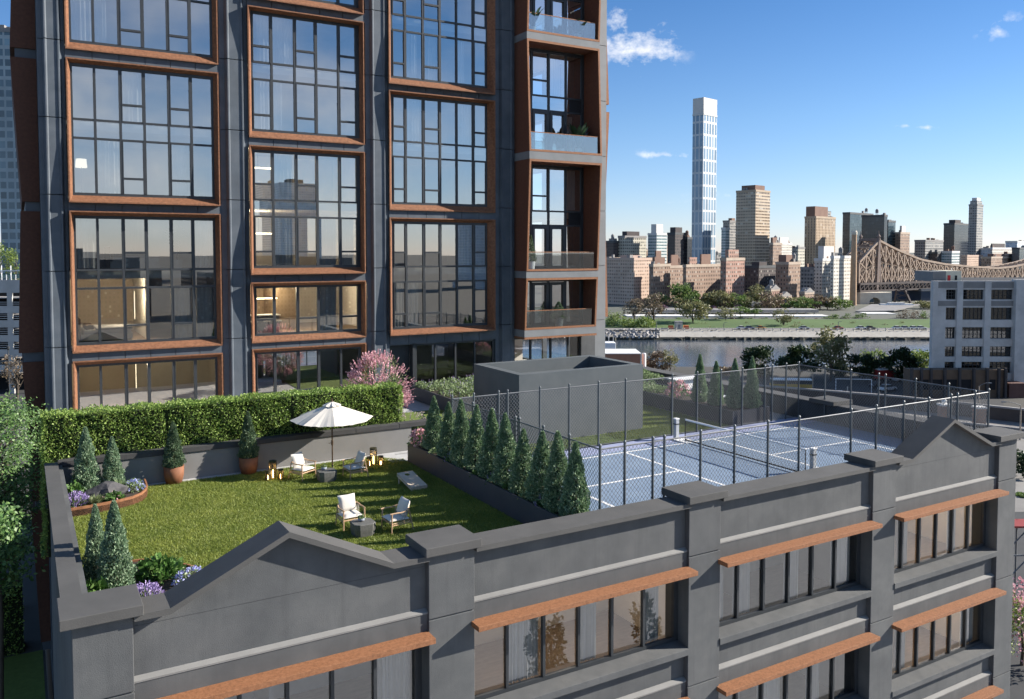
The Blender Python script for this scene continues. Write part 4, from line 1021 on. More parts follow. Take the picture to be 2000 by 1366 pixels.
# ------------------------------------------------------------------ garden furniture
def armchair(lab, x, y, face):
    t = local('garden_armchair', lab, 'armchair', (x, y, 0), face + math.pi / 2, 'garden armchairs on the roof lawn')   # modelled facing -y
    for sx in (-1, 1):
        MB().tube([(sx * .31, -.30, 0), (sx * .30, -.28, .54)], [.016, .021], 8).build('leg', M['wood'], t)
        MB().tube([(sx * .27, .36, 0), (sx * .25, .24, .56)], [.016, .021], 8).build('leg', M['wood'], t)
        MB().tube([(sx * .305, -.29, .22), (sx * .265, .31, .22)], .014, 6).build('side_rail', M['wood'], t)
    arc = []
    for k in range(15):
        a = math.pi * k / 14; arc.append((-.31 * math.cos(a) * (1 if 0 < k < 14 else 1), .0 + .31 * math.sin(a) ** .8, .54 + .08 * math.sin(a)))
    arc = [(-.30, -.33, .54), (-.305, -.15, .545)] + arc + [(.305, -.15, .545), (.30, -.33, .54)]
    MB().tube(arc, .019, 8).build('arm_rail', M['wood'], t)
    mb = MB()
    for k in range(3, 16):
        p = arc[k]; mb.tube([p, (p[0] * .86, p[1] * .80, .28)], .0055, 4)
        mb.tube([p, (arc[min(k + 1, 17)][0] * .86, arc[min(k + 1, 17)][1] * .80, .28)], .0045, 4)
    mb.build('rope_back', M['rope'], t)
    MB().tube([(-.28, -.28, .26), (.28, -.28, .26), (.26, .26, .26), (-.26, .26, .26), (-.28, -.28, .26)], .018, 6).build('seat_frame', M['wood'], t)
    sc = MB(); 
    def pillow(mb, w, d, h, fn):
        nx, ny = 10, 10; b = len(mb.v)
        for sgn in (1, -1):
            for i in range(nx + 1):
                for j in range(ny + 1):
                    u, v = i / nx * 2 - 1, j / ny * 2 - 1
                    e = max(0, (1 - u ** 4) * (1 - v ** 4)) ** .45
                    pin = 1 - .05 * (1 - abs(u)) * abs(v) - .05 * (1 - abs(v)) * abs(u)
                    mb.v.append(fn(u * w / 2 * pin, v * d / 2 * pin, sgn * h / 2 * e))
        for s in range(2):
            o = b + s * (nx + 1) * (ny + 1)
            for i in range(nx):
                for j in range(ny):
                    q = (o + i * (ny + 1) + j, o + (i + 1) * (ny + 1) + j, o + (i + 1) * (ny + 1) + j + 1, o + i * (ny + 1) + j + 1)
                    mb.f.append(q if s == 0 else q[::-1])
    pillow(sc, .56, .58, .13, lambda a, b, c: (a, b - .03, .335 + c)); sc.build('seat_cushion', M['cushion'], t, smooth=True)
    bc = MB(); ca, sa = math.cos(R(20)), math.sin(R(20))
    pillow(bc, .50, .46, .17, lambda a, b, c: (a, .19 + b * sa + c * ca, .60 + b * ca - c * sa)); bc.build('back_cushion', M['cushion'], t, smooth=True)
    return t
armchair('cream cushioned armchair beside the front stone table, its seat facing the street', 7.62, 21.76, math.atan2(-1, .06))
armchair('cream cushioned armchair right of the front stone table, seen from its side', 8.62, 20.86, math.atan2(-.05, -1))
armchair('cream cushioned armchair between the tall lanterns and the umbrella pole', 7.9, 27.2, math.atan2(-.89, .50))
armchair('cream cushioned armchair between the umbrella pole and the far lanterns, seen from its side', 9.47, 26.5, math.atan2(-.06, -1))
def stone_table(lab, x, y, a):
    t = local('stone_table', lab, 'table', (x, y, 0), a, 'stone side tables on the lawn')
    def octo(s, c, z): h = s / 2; return [(-h + c, -h, z), (h - c, -h, z), (h, -h + c, z), (h, h - c, z), (h - c, h, z), (-h + c, h, z), (-h, h - c, z), (-h, -h + c, z)]
    mb = MB(); rings = [octo(.52, .11, .01), octo(.58, .12, .2), octo(.59, .12, .34), octo(.57, .115, .352)]
    for r_ in rings: mb.v += r_
    for i in range(3):
        for k in range(8): mb.f.append((i * 8 + k, i * 8 + (k + 1) % 8, i * 8 + 8 + (k + 1) % 8, i * 8 + 8 + k))
    mb.f.append(tuple(range(24, 32))); mb.f.append(tuple(range(7, -1, -1)))
    mb.build('block', M['stone'], t)
stone_table('low chamfered stone table between the two front armchairs', 7.68, 20.93, .0)
stone_table('low chamfered stone table under the white umbrella', 8.50, 26.50, .0)
def bowl(lab, x, y):
    t = local('succulent_bowl', lab, 'potted plant', (x, y, .353), 0, 'succulents in bowls on the tables')
    MB().lathe([(.05, 0), (.085, .02), (.09, .085), (.08, .085), (.078, .06)], (0, 0, 0), 18).build('bowl', surf('blue_grey_bowl', [(.22, .25, .30), (.30, .33, .38)], 10, .6, bump=0), t, smooth=True)
    p = rng.normal(0, .035, (150, 3)) + np.array([0, 0, .09]); p[:, 2] = np.abs(p[:, 2] - .08) + .08; leaf_obj('foliage', p, p - np.array([0, 0, .02]), .06, M['sage'], t, .5)
bowl('succulent in a small blue grey bowl on the front stone table', 7.66, 20.98); bowl('succulent in a small blue grey bowl on the table under the umbrella', 8.45, 26.62)
def lantern(lab, x, y, r, h):
    t = local('lantern', lab, 'lantern', (x, y, 0), rnd.uniform(0, 1), 'brass bar lanterns on the lawn')
    MB().lathe([(r, 0), (r, .03)], (0, 0, 0), 20).build('base', M['lantern'], t)
    MB().lathe([(r, h - .05), (r, h)], (0, 0, 0), 20).build('lid', M['lantern'], t)
    mb = MB(); n = 15
    for k in range(n): a = 6.283 * k / n; mb.box(r * .93 * math.cos(a) - .008, r * .93 * math.sin(a) - .008, .03, r * .93 * math.cos(a) + .008, r * .93 * math.sin(a) + .008, h - .05)
    mb.build('bars', M['lantern'], t)
    MB().lathe([(.022, .03), (.022, h * .45), (.008, h * .52)], (0, 0, 0), 10).build('candle', M['glow'], t)
    l = bpy.data.lights.new('lantern_flame', 'POINT'); l.energy = 3.2 if h > .4 else 1.8; l.color = (1, .6, .22); l.shadow_soft_size = .03
    o = bpy.data.objects.new('lantern_flame', l); COL.objects.link(o); o.location = (0, 0, h * .62); o.parent = t
lantern('tall round brass lantern in the group by the rust pot', 7.05, 27.67, .125, .6); lantern('short round brass lantern on the rust pot side of its tall neighbour', 6.86, 27.52, .095, .34); lantern('short round brass lantern between its tall neighbour and the armchair by the umbrella', 7.25, 27.45, .095, .34)
lantern('tall round brass lantern in the group nearer the long planter', 10.58, 27.71, .125, .6); lantern('short round brass lantern just behind the side facing armchair', 10.38, 27.56, .095, .34); lantern('short round brass lantern nearest the long planter', 10.76, 27.47, .095, .34)
# umbrella
um = local('patio_umbrella', 'white octagonal patio umbrella on a bronze pole over the roof lawn', 'umbrella', (9.2, 28.03, 0))
MB().tube([(0, 0, 0), (0, 0, 2.32)], .024, 10).build('pole', M['bronze'], um)
MB().lathe([(.03, .0), (.03, .1), (.026, .1)], (0, 0, 0), 12).build('ground_sleeve', M['frame'], um)
MB().lathe([(.024, .78), (.04, .8), (.04, .95), (.024, .97)], (0, 0, 0), 12).tube([(-.03, 0, .87), (-.12, 0, .87), (-.12, -.05, .87)], .01, 6).build('crank', M['bronze'], um)
rimr, rz, tz = 1.42, 1.73, 2.20
def canopy(r0, z0, r1, z1, sag, nseg=8, sub=8, rings=8):
    mb = MB(); n = nseg * sub
    for i in range(rings + 1):
        q = i / rings
        for k in range(n):
            a = 2 * math.pi * (k / n) + R(22.5 + 8); f = (k % sub) / sub
            dev = math.sin(math.pi * f); poly = math.cos(math.pi / nseg) / math.cos((f - .5) * 2 * math.pi / nseg)
            r = (r0 + (r1 - r0) * q) * (1 + (poly - 1) * 1.0) * (1 - .018 * dev * q)
            z = z0 + (z1 - z0) * (q ** .93) - sag * math.sin(math.pi * q) * .5 - .035 * dev * q * (1 if True else 0) + .012 * math.sin(k * 2.2) * dev * q * q
            mb.v.append((r * math.cos(a), r * math.sin(a), z))
    for i in range(rings):
        for k in range(n): mb.f.append((i * n + k, i * n + (k + 1) % n, (i + 1) * n + (k + 1) % n, (i + 1) * n + k))
    return mb
canopy(.16, tz, rimr, rz, -.03).build('canopy', M['canvas'], um, smooth=False)
canopy(.02, tz + .11, .32, tz + .0, -.02, rings=3).build('vent', M['canvas'], um)
MB().lathe([(.03, 2.3), (.045, 2.33), (.02, 2.36), (.03, 2.40), (.005, 2.43)], (0, 0, 0), 10).build('finial', M['bronze'], um)
for k in range(8):
    a = 2 * math.pi * k / 8 + R(30.5); MB().tube([(.03 * math.cos(a), .03 * math.sin(a), tz - .02), (rimr * .97 * math.cos(a), rimr * .97 * math.sin(a), rz - .005)], .009, 5).build('rib', M['bronze'], um)
    MB().tube([(.03 * math.cos(a), .03 * math.sin(a), 1.62), (.7 * math.cos(a), .7 * math.sin(a), 1.87)], .007, 5).build('strut', M['bronze'], um)
# cornhole board
cb = local('cornhole_board', 'pale slanted wooden bag toss board with a round hole on the lawn', 'game board', (10.66, 24.52, 0), R(4))
mb = MB(); n = 24; w, l = .56, 1.02; hc = Vector((0, .33)); hr = .085
def bz(y, k): return .11 + (y + l / 2) / l * .24 + k
ring = [(hc.x + hr * math.cos(6.283 * k / n), hc.y + hr * math.sin(6.283 * k / n)) for k in range(n)]
def edge(k):
    a = 6.283 * k / n; x, y = math.cos(a), math.sin(a); ts = []
    if x: ts.append(((w / 2 if x > 0 else -w / 2) - hc.x) / x)
    if y: ts.append(((l / 2 if y > 0 else -l / 2) - hc.y) / y)
    t = min(v for v in ts if v > 0); return (hc.x + x * t, hc.y + y * t)
cor = [(w / 2, l / 2), (-w / 2, l / 2), (-w / 2, -l / 2), (w / 2, -l / 2)]
for k in range(n):
    e0, e1 = edge(k), edge((k + 1) % n); p = [ring[k], e0]
    for c in cor:
        if (abs(e0[0] - c[0]) < 1e-6 or abs(e0[1] - c[1]) < 1e-6) and (abs(e1[0] - c[0]) < 1e-6 or abs(e1[1] - c[1]) < 1e-6) and not (abs(e0[0] - e1[0]) < 1e-6 or abs(e0[1] - e1[1]) < 1e-6): p.append(c)
    p += [e1, ring[(k + 1) % n]]
    mb.quad(*[(x, y, bz(y, 0)) for x, y in p]); mb.quad(*[(x, y, bz(y, -.02)) for x, y in p[::-1]])
    a, b = ring[k], ring[(k + 1) % n]; mb.quad((a[0], a[1], bz(a[1], 0)), (b[0], b[1], bz(b[1], 0)), (b[0], b[1], bz(b[1], -.02)), (a[0], a[1], bz(a[1], -.02)))
M['ply'] = surf('pale_ply', [(.48, .38, .28), (.58, .48, .37)], 5, .6, bump=.05, stretch=(6, .6, 1))
mb.build('deck', M['ply'], cb)
mb = MB()
for x in (-w / 2, w / 2 - .02): mb.hexa([(x, -l / 2, .01), (x + .02, -l / 2, .01), (x + .02, l / 2, bz(l / 2, -.11)), (x, l / 2, bz(l / 2, -.11)), (x, -l / 2, bz(-l / 2, -.001)), (x + .02, -l / 2, bz(-l / 2, -.001)), (x + .02, l / 2, bz(l / 2, -.001)), (x, l / 2, bz(l / 2, -.001))])
mb.box(-w / 2 + .02, -l / 2, .01, w / 2 - .02, -l / 2 + .02, bz(-l / 2, -.02))
mb.build('side_frame', M['ply'], cb)
for x in (-w / 2 + .05, w / 2 - .05): MB().box(x - .02, l / 2 - .08, 0, x + .02, l / 2 - .04, .3).build('leg', M['ply'], cb)

# ------------------------------------------------------------------ ground, river, shores
GZ, WZ = -22.0, -25.0
BANK, FARB = 214.0, 306.0
M['asphalt'] = surf('asphalt', [(.035, .036, .038), (.055, .055, .056)], .25, .9, bump=.1, bscale=30)
M['street'] = surf('worn_street', [(.16, .15, .14), (.24, .23, .21)], .15, .9, bump=.1, bscale=20)
M['earth'] = surf('near_ground', [(.05, .05, .045), (.08, .075, .065)], .1, .95, bump=.1, bscale=10)
M['parkgrass'] = surf('park_grass', [(.055, .095, .025), (.085, .14, .04)], .06, .95, bump=.1, bscale=3)
M['farland'] = surf('far_ground', [(.08, .09, .07), (.12, .12, .10)], .02, .95, bump=0)
M['seawall'] = surf('sea_wall_stone', [(.55, .49, .40), (.66, .60, .50)], .5, .9, bump=.1, bscale=4)
M['tide'] = surf('wet_rocks', [(.02, .022, .016), (.06, .058, .045)], 1.2, .9, bump=.5, bscale=2)
M['riprap'] = surf('pale_rocks', [(.16, .15, .14), (.50, .48, .46)], 1.3, .95, bump=.8, bscale=1.5)
M['concrete'] = surf('pale_concrete', [(.60, .585, .55), (.70, .685, .65)], .3, .85, bump=0)
M['dimconcrete'] = surf('grey_concrete', [(.22, .21, .2), (.28, .27, .26)], .3, .9, bump=0)
m, nt, out = new_mat('river_water')
p = N(nt, 'ShaderNodeBsdfPrincipled'); p.inputs['Base Color'].default_value = (.05, .065, .085, 1); p.inputs['Roughness'].default_value = .14; p.inputs['IOR'].default_value = 1.75
g = N(nt, 'ShaderNodeNewGeometry'); mp = N(nt, 'ShaderNodeMapping'); mp.inputs['Scale'].default_value = (.5, .5, .5); L(nt, g.outputs['Position'], mp.inputs[0])
n1 = N(nt, 'ShaderNodeTexNoise', i_Scale=1.6, i_Detail=5.0, i_Roughness=.65); L(nt, mp.outputs[0], n1.inputs['Vector'])
b = N(nt, 'ShaderNodeBump', i_Strength=.10, i_Distance=.5); L(nt, n1.outputs['Fac'], b.inputs['Height']); L(nt, b.outputs[0], p.inputs['Normal']); L(nt, p.outputs[0], out.inputs[0])
M['water'] = m
BIG = 9000
struct('ground', MB().quad(W(-BIG, -BIG, GZ), W(BIG, -BIG, GZ), W(BIG, BANK, GZ), W(-BIG, BANK, GZ)).quad(W(-BIG, BANK, GZ), W(BIG, BANK, GZ), W(BIG, BANK + .5, WZ - 1), W(-BIG, BANK + .5, WZ - 1)), M['earth'])
struct('river', MB().quad(W(-BIG, BANK - 1, WZ), W(BIG, BANK - 1, WZ), W(BIG, FARB + 6, WZ), W(-BIG, FARB + 6, WZ)), M['water'])
fm = MB()
prof = [(FARB + 5.0, -23.2), (FARB + 7, -21.9), (316, -21.75), (318, -21.6), (348, -20.6), (372, -20.2), (BIG * 2, -20.2)]
for (f0, z0), (f1, z1) in zip(prof[2:], prof[3:]): fm.quad(W(-BIG, f0, z0), W(BIG, f0, z0), W(BIG, f1, z1), W(-BIG, f1, z1))
struct('far_shore', fm, M['farland'])
struct('park_lawn', MB().quad(W(30, 318.5, -21.56), W(260, 318.5, -21.56), W(260, 347.5, -20.58), W(30, 347.5, -20.58)), M['parkgrass'])
struct('shore_road', MB().quad(W(-200, FARB + 5.6, -21.71), W(400, FARB + 5.6, -21.71), W(400, 317.8, -21.58), W(-200, 317.8, -21.58)), M['street'])
# tide line, sea wall, pale rocks
tm = MB(); x = -140
for k in range(340):
    x += rnd.uniform(.8, 1.5); tm.rbox(*(W(x, FARB + rnd.uniform(.5, 3), 0)[:2]), WZ - .2, rnd.uniform(1.2, 2.4), rnd.uniform(1, 2), rnd.uniform(.7, 1.4), rnd.uniform(0, 3), .6)
tm.hexa([W(-60, FARB + .6, WZ - .5), W(330, FARB + .6, WZ - .5), W(330, FARB + 3, WZ - .5), W(-60, FARB + 3, WZ - .5), W(-60, FARB + 1.7, WZ + .95), W(330, FARB + 1.7, WZ + .95), W(330, FARB + 2.6, WZ + .95), W(-60, FARB + 2.6, WZ + .95)])
struct('tide_rocks', tm, M['tide'])
sw = MB(); sw.hexa([W(54.5, FARB + 1.4, WZ), W(320, FARB + 1.4, WZ), W(320, FARB + 5.5, WZ), W(54.5, FARB + 5.5, WZ), W(54.5, FARB + 4.6, WZ + 3), W(320, FARB + 4.6, WZ + 3), W(320, FARB + 5.5, WZ + 3), W(54.5, FARB + 5.5, WZ + 3)]); struct('sea_wall', sw, M['seawall'])
rm = MB()
for k in range(420):
    q = rnd.random(); rm.rbox(*(W(rnd.uniform(-20, 55), FARB + 1.5 + 6 * q, 0)[:2]), WZ + .6 + 2.3 * q, rnd.uniform(.8, 1.8), rnd.uniform(.7, 1.6), rnd.uniform(.5, 1.0), rnd.uniform(0, 3), .65)
tag(rm.build('shore_rocks', M['riprap']), kind='stuff')
rl = thing('river_railing', 'pale railing along the top of the far sea wall', 'railing', W(150, FARB + 4, -22))
mb = MB()
for k in range(70): p = W(55 + k * 3, FARB + 5, 0); mb.box(p[0] - .18, p[1] - .18, -22, p[0] + .18, p[1] + .18, -20.9)
mb.tube([W(55, FARB + 5, -20.95), W(262, FARB + 5, -20.95)], .1, 4).build('rails', M['seawall'], rl)

# ------------------------------------------------------------------ far buildings
def k_of(px, py=540):
    r = FW + RT * (px - CX) / FPX - UP * (py - CY) / FPX
    return float(r @ RT) / float(r @ FH)
def z_of(py, d, px=1500): return float(at_d(px, py, d)[2])
ALPHA = R(43)
def block(xl, xs, xr, D, ang=ALPHA, depth=18.0):
    """footprint of a box whose near corner is seen at xs, with side faces reaching xl and xr"""
    rc = k_of(xs) * D; ca, sa = math.cos(ang), math.sin(ang); kr, kl = k_of(xr), k_of(xl)
    Lr = (kr * D - rc) / (ca - kr * sa) if xr > xs else depth
    Ll = (rc - kl * D) / (sa + kl * ca) if xl < xs else depth
    return (rc, D), max(Lr, 1.0), max(Ll, 1.0), ang
def part_box(name, parent, fp, z0, z1, mat, inset=(0, 0, 0, 0)):
    """box in the building's own axes: x along the right face, y along the left face"""
    (rc, D), Lr, Ll, ang = fp
    me = MB().box(inset[0], inset[1], z0, Lr - inset[2], Ll - inset[3], z1)
    o = me.build(name, mat, parent, origin=(0, 0, 0)); return o
def tower(name, lab, cat, fp, ytop, mat, ybase=None, extras=(), z0=-20.4):
    (rc, D), Lr, Ll, ang = fp
    t = local(name, lab, cat, W(rc, D, 0), ang - YAW)
    zt = z_of(ytop, D, 1000 + rc / D * 1640)
    part_box('body', t, fp, z0, zt, mat)
    q = random.Random(int(fp[0][0] * 10) + int(ytop)); pm_ = M['dimconcrete'] if q.random() < .6 else plainb
    for k in range(q.randint(2, 4)):
        w_, d_, h_ = q.uniform(.9, 2.6), q.uniform(.9, 2.4), q.uniform(.7, 2.4)
        MB().rbox(q.uniform(1.2, max(1.3, Lr - 1.5)), q.uniform(1.2, max(1.3, Ll - 1.5)), zt, w_, d_, h_).build('roof_plant', pm_, t, origin=(0, 0, 0))
    if D < 700 and q.random() < .45:
        x, y = q.uniform(1.5, max(1.6, Lr - 1.5)), q.uniform(1.5, max(1.6, Ll - 1.5)); mb = MB().lathe([(1.1, 2.0), (1.1, 4.2), (.1, 5.1)], (x, y, zt), 10)
        for a in range(4): mb.tube([(x + .8 * math.cos(a * 1.57), y + .8 * math.sin(a * 1.57), zt), (x + .8 * math.cos(a * 1.57), y + .8 * math.sin(a * 1.57), zt + 2.1)], .1, 4)
        mb.build('water_tank', pm_, t, origin=(0, 0, 0))
    cm = MB(); e_ = .22
    cm.box(-e_, -e_, zt - .9, Lr + e_, 0, zt + .55).box(-e_, 0, zt - .9, 0, Ll + e_, zt + .55).box(0, Ll, zt - .9, Lr + e_, Ll + e_, zt + .55).box(Lr, 0, zt - .9, Lr + e_, Ll, zt + .55)
    cm.build('cornice', CORN.get(mat.name, M['dimconcrete']), t, origin=(0, 0, 0))
    for (nm, ax, ay, bx, by, yt, m2) in extras:
        z2 = z_of(yt, D, 1000 + rc / D * 1640)
        part_box(nm, t, fp, zt, z2, m2, (Lr * ax, Ll * ay, Lr * (1 - bx), Ll * (1 - by)))
    return t, zt
plainp = surf('pink_penthouse', [(.42, .30, .25), (.47, .34, .28)], .2, .9, bump=0)
plainb = surf('brown_penthouse', [(.18, .11, .085), (.22, .14, .105)], .2, .9, bump=0)
plaind = surf('dark_penthouse', [(.06, .05, .05), (.08, .07, .068)], .2, .9, bump=0)
plainw = surf('white_penthouse', [(.55, .53, .5), (.62, .6, .57)], .2, .9, bump=0)
FM = {}; CORN = {}
def fm_(key, *a, **k):
    if key not in FM: FM[key] = facade(key, *a, **k)
    return FM[key]
brown = fm_('brown_brick_windows', (.27, .185, .135), (.06, .05, .048), 1.56, 2.05, (.28, .7), (.25, .75), vary=.9)
redb = fm_('red_brick_windows', (.33, .19, .145), (.08, .07, .06), 1.70, 1.98, (.25, .75), (.25, .78), vary=1.0)
pinkb = fm_('pink_brick_windows', (.50, .37, .29), (.10, .08, .07), 1.50, 1.78, (.25, .72), (.3, .72), vary=.6)
whiteb = fm_('white_brick_windows', (.55, .52, .46), (.10, .10, .095), 1.77, 1.85, (.25, .78), (.3, .74), vary=.4)
paleg = fm_('pale_grid_windows', (.48, .45, .37), (.09, .09, .085), 2.04, 2.11, (.2, .8), (.25, .75), vary=.5)
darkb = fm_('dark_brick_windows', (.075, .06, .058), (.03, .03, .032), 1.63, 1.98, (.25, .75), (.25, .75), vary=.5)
tanb = fm_('tan_rib_windows', (.42, .32, .22), (.10, .075, .055), 2.18, 1.98, (.3, .72), (.08, .92), vary=.3)
tealg = fm_('dark_teal_glass', (.045, .065, .075), (.028, .045, .055), 1.50, 2.24, (.06, .94), (.08, .9), .3, vary=.25, lite=(.12, .16, .18))
blackg = fm_('black_glass', (.03, .032, .036), (.016, .018, .022), 1.50, 2.24, (.06, .94), (.08, .9), .3, vary=.15, lite=(.07, .075, .08))
condo = fm_('banded_condo', (.46, .37, .27), (.11, .085, .065), 2.04, 2.18, (.08, .9), (.36, .86), vary=.35)
whitet = fm_('white_slim_tower', (.52, .54, .55), (.14, .20, .26), 3.6, 9.6, (.16, .84), (.08, .92), .5, vary=.2, lite=(.4, .46, .5))
whitet_d = fm_('glass_slim_tower', (.42, .46, .49), (.14, .18, .22), 3.2, 4.8, (.16, .84), (.1, .9), .4, vary=.3, lite=(.35, .42, .47))
tealw = fm_('teal_white_bands', (.52, .54, .53), (.10, .15, .16), 1.77, 2.05, (.05, .95), (.4, .9), vary=.3)
greyt = fm_('grey_tower_windows', (.30, .29, .27), (.07, .075, .08), 1.77, 2.11, (.15, .85), (.25, .8), vary=.4)
bluew = fm_('white_blue_tower', (.62, .65, .68), (.30, .36, .42), 2.04, 2.24, (.1, .9), (.2, .85), vary=.3)
AP, OF = 'apartment block', 'tower block'
def B(lab, cat, xl, xs, xr, D, ytop, mat, *extras, ang=ALPHA, depth=18.0, name='apartment_building'):
    return tower(name, lab, cat, block(xl, xs, xr, D, ang, depth), ytop, mat, extras=extras)
for k_ in ('brown_brick_windows', 'red_brick_windows'): CORN[k_] = surf('pale_cornice_' + k_, [(.36, .29, .23), (.44, .36, .29)], .3, .9, bump=0)
for k_ in ('dark_teal_glass', 'black_glass', 'dark_brick_windows', 'glass_slim_tower'): CORN[k_] = surf('dark_cornice_' + k_, [(.05, .055, .06), (.07, .075, .08)], .3, .7, bump=0)
for k_ in ('white_slim_tower', 'white_brick_windows', 'white_blue_tower', 'teal_white_bands'): CORN[k_] = surf('white_cornice_' + k_, [(.52, .52, .5), (.6, .6, .58)], .3, .9, bump=0)
CORN['pink_brick_windows'] = surf('pink_cornice', [(.46, .34, .27), (.52, .39, .31)], .3, .9, bump=0)
CORN['tan_rib_windows'] = CORN['banded_condo'] = surf('tan_cornice', [(.38, .30, .22), (.44, .35, .26)], .3, .9, bump=0)
# rear row
B('slim white glass tower with a plain white crown, by far the tallest in the skyline', OF, 1350, 1371, 1397, 640, 222, whitet, ('crown', 0, 0, 1, 1, 190, plainw), name='skyscraper')
B('tall brown condominium tower with pale banded balconies and a stepped roof', OF, 1436, 1474, 1502, 600, 372, condo, ('penthouse', .1, .1, .75, .8, 361, plainb), name='apartment_tower')
B('stepped slim tower just before the banded brown condominium tower', OF, 1411, 1424, 1437, 640, 432, greyt, ('penthouse', .4, .1, .9, .6, 426, plainb), name='apartment_tower')
B('low dark shoulder building beside the slim stepped tower', AP, 1408, 1416, 1424, 610, 446, tealw, name='apartment_tower')
B('tan ribbed tower with a brown penthouse in the middle of the skyline', OF, 1570, 1592, 1630, 600, 424, tanb, ('penthouse', .0, .1, .65, .9, 403, plainb), ('penthouse', .65, .4, 1, 1, 410, greyt), name='apartment_tower')
B('dark teal glass slab behind the brick chimney', OF, 1644, 1658, 1703, 640, 416, tealg, name='office_tower')
B('black glass slab behind the top of the bridge tower', OF, 1681, 1725, 1731, 600, 421, blackg, name='office_tower')
B('narrow teal slab beside the black glass slab', OF, 1729, 1733, 1747, 620, 432, tealg, name='office_tower')
B('brown apartment tower with a roof tank beside the narrow teal slab', OF, 1747, 1757, 1775, 620, 455, brown, ('roof_tank', .3, .3, .7, .7, 441, plainw), name='apartment_tower')
B('brown and white block with an open roof frame, right of the tank topped tower', AP, 1785, 1806, 1841, 640, 470, greyt)
B('dark rounded glass office tower with a roof box', OF, 1841, 1862, 1889, 720, 437, blackg, ('penthouse', .2, .2, .6, .8, 429, plaind), name='office_tower')
B('slender pale tower with a rounded top at the right of the skyline', OF, 1889, 1905, 1917, 700, 400, greyt, ('crown', .08, .08, .92, .92, 392, greyt), ('crown', .2, .2, .8, .8, 386, plainw), name='skyscraper')
B('pale green low office block below the dark rounded glass tower', AP, 1838, 1858, 1873, 640, 492, tealw)
B('dark low block left of the pale green office block', AP, 1804, 1830, 1839, 640, 494, darkb)
B('grey glass block right of the slender rounded tower', AP, 1914, 1933, 1938, 700, 486, bluew)
B('white and grey block with a boxy roof room, right of the grey glass block', AP, 1933, 1937, 1977, 690, 485, whiteb, ('penthouse', 0, .1, .6, .8, 476, plaind))
B('brown low block in front of the white and grey block with the roof room', AP, 1915, 1935, 1977, 640, 503, brown, ('penthouse', .2, .2, .7, .8, 496, plainb))
B('large pale blue white block at the right edge of the skyline', OF, 1962, 1985, 2030, 760, 472, bluew, name='office_tower')
B('teal glass block at the right edge of the skyline, below the pale blue white one', AP, 1975, 1990, 2040, 660, 485, tealg)
B('dark brown block half hidden by the tower corner', AP, 1180, 1198, 1207, 560, 472, darkb, ('penthouse', .2, .1, .9, .6, 466, greyt))
B('pale grid fronted block with a brown roof room at the left of the skyline', AP, 1207, 1220, 1262, 560, 462, paleg, ('penthouse', .12, .1, .7, .8, 452, plaind))
B('white and teal banded tower with a round fan on its roof room', OF, 1265, 1282, 1302, 560, 457, tealw, ('penthouse', .05, .1, .7, .7, 438, plainw), name='apartment_tower')
B('black brick tower with stepped roof rooms before the slim white tower', OF, 1303, 1318, 1338, 540, 456, darkb, ('penthouse', .1, .1, .75, .8, 444, plaind), name='apartment_tower')
B('black low block touching the foot of the slim white tower', AP, 1334, 1342, 1351, 545, 465, blackg)
B('brown brick block with a dark tower room right of the banded condominium', AP, 1502, 1509, 1526, 520, 476, brown, ('tower_room', .0, .1, .5, .7, 464, plainb))
B('white stepped block behind the brown block with the dark tower room', AP, 1519, 1523, 1546, 570, 476, whiteb, ('penthouse', .0, .1, .7, .7, 464, plainw))
B('beige flat block in the gap left of the tan ribbed tower', AP, 1553, 1558, 1571, 560, 484, paleg)
B('grey brown low block right of the beige flat block', AP, 1538, 1545, 1556, 600, 486, greyt)
for xl, xs, xr, yt, m_, lb in ((1393, 1399, 1413, 503, greyt, 'grey low block in the gap between the slim white tower and the red brick block'), (1526, 1533, 1548, 490, pinkb, 'pale pink block in the gap right of the white stepped block'), (1546, 1551, 1562, 498, brown, 'brown low block under the beige flat block'), (1629, 1636, 1648, 503, greyt, 'grey block just left of the dark teal slab'), (1243, 1252, 1272, 489, brown, 'brown block behind the right end of the pink brick block'), (1290, 1300, 1316, 482, pinkb, 'pale block between the banded fan tower and the black brick tower'), (1770, 1776, 1792, 500, greyt, 'grey low block behind the bridge truss'), (1700, 1712, 1760, 498, darkb, 'dark block behind the bridge tower'), (1876, 1888, 1918, 500, pinkb, 'pinkish block at the foot of the slender rounded tower'), (1955, 1968, 2010, 497, brown, 'brown block at the foot of the pale blue white block')):
    B(lb, AP, xl, xs, xr, 670, yt, m_)
# front row along the river
B('tall pink brick apartment block at the tower end of the riverside row', AP, 1176, 1238, 1274, 430, 506, pinkb, ('roof_room', .3, .2, .7, .6, 499, plainp))
B('brown brick block with a pale base beside the pink brick block', AP, 1268, 1276, 1309, 425, 518, brown, ('roof_room', .1, .1, .7, .7, 503, plainb), ('roof_room', .2, .2, .5, .5, 490, plainb))
B('shaded brown wing set back between two brown brick blocks', AP, 1303, 1308, 1342, 448, 521, brown, ('roof_room', .1, .1, .5, .6, 498, plainb))
B('wide brown brick block with roof rooms below the slim white tower', AP, 1334, 1340, 1410, 425, 519, brown, ('roof_room', .1, .1, .3, .6, 503, redb), ('roof_room', .42, .1, .68, .6, 497, plainb))
B('red brick block with a stepped tower in the riverside row', AP, 1407, 1418, 1454, 420, 506, redb, ('tower_room', .15, .1, .7, .7, 488, redb))
B('shaded brown block behind the garden trees', AP, 1452, 1482, 1519, 440, 521, darkb, ('roof_room', .1, .1, .5, .6, 512, plaind))  # the block's shade is put into its dark wall colour
B('brown block with a tower room right of the shaded block', AP, 1515, 1540, 1563, 428, 514, brown, ('tower_room', .0, .2, .5, .8, 498, plainb))
B('grey block in shade beside the white balconied block', AP, 1563, 1594, 1599, 455, 524, greyt)
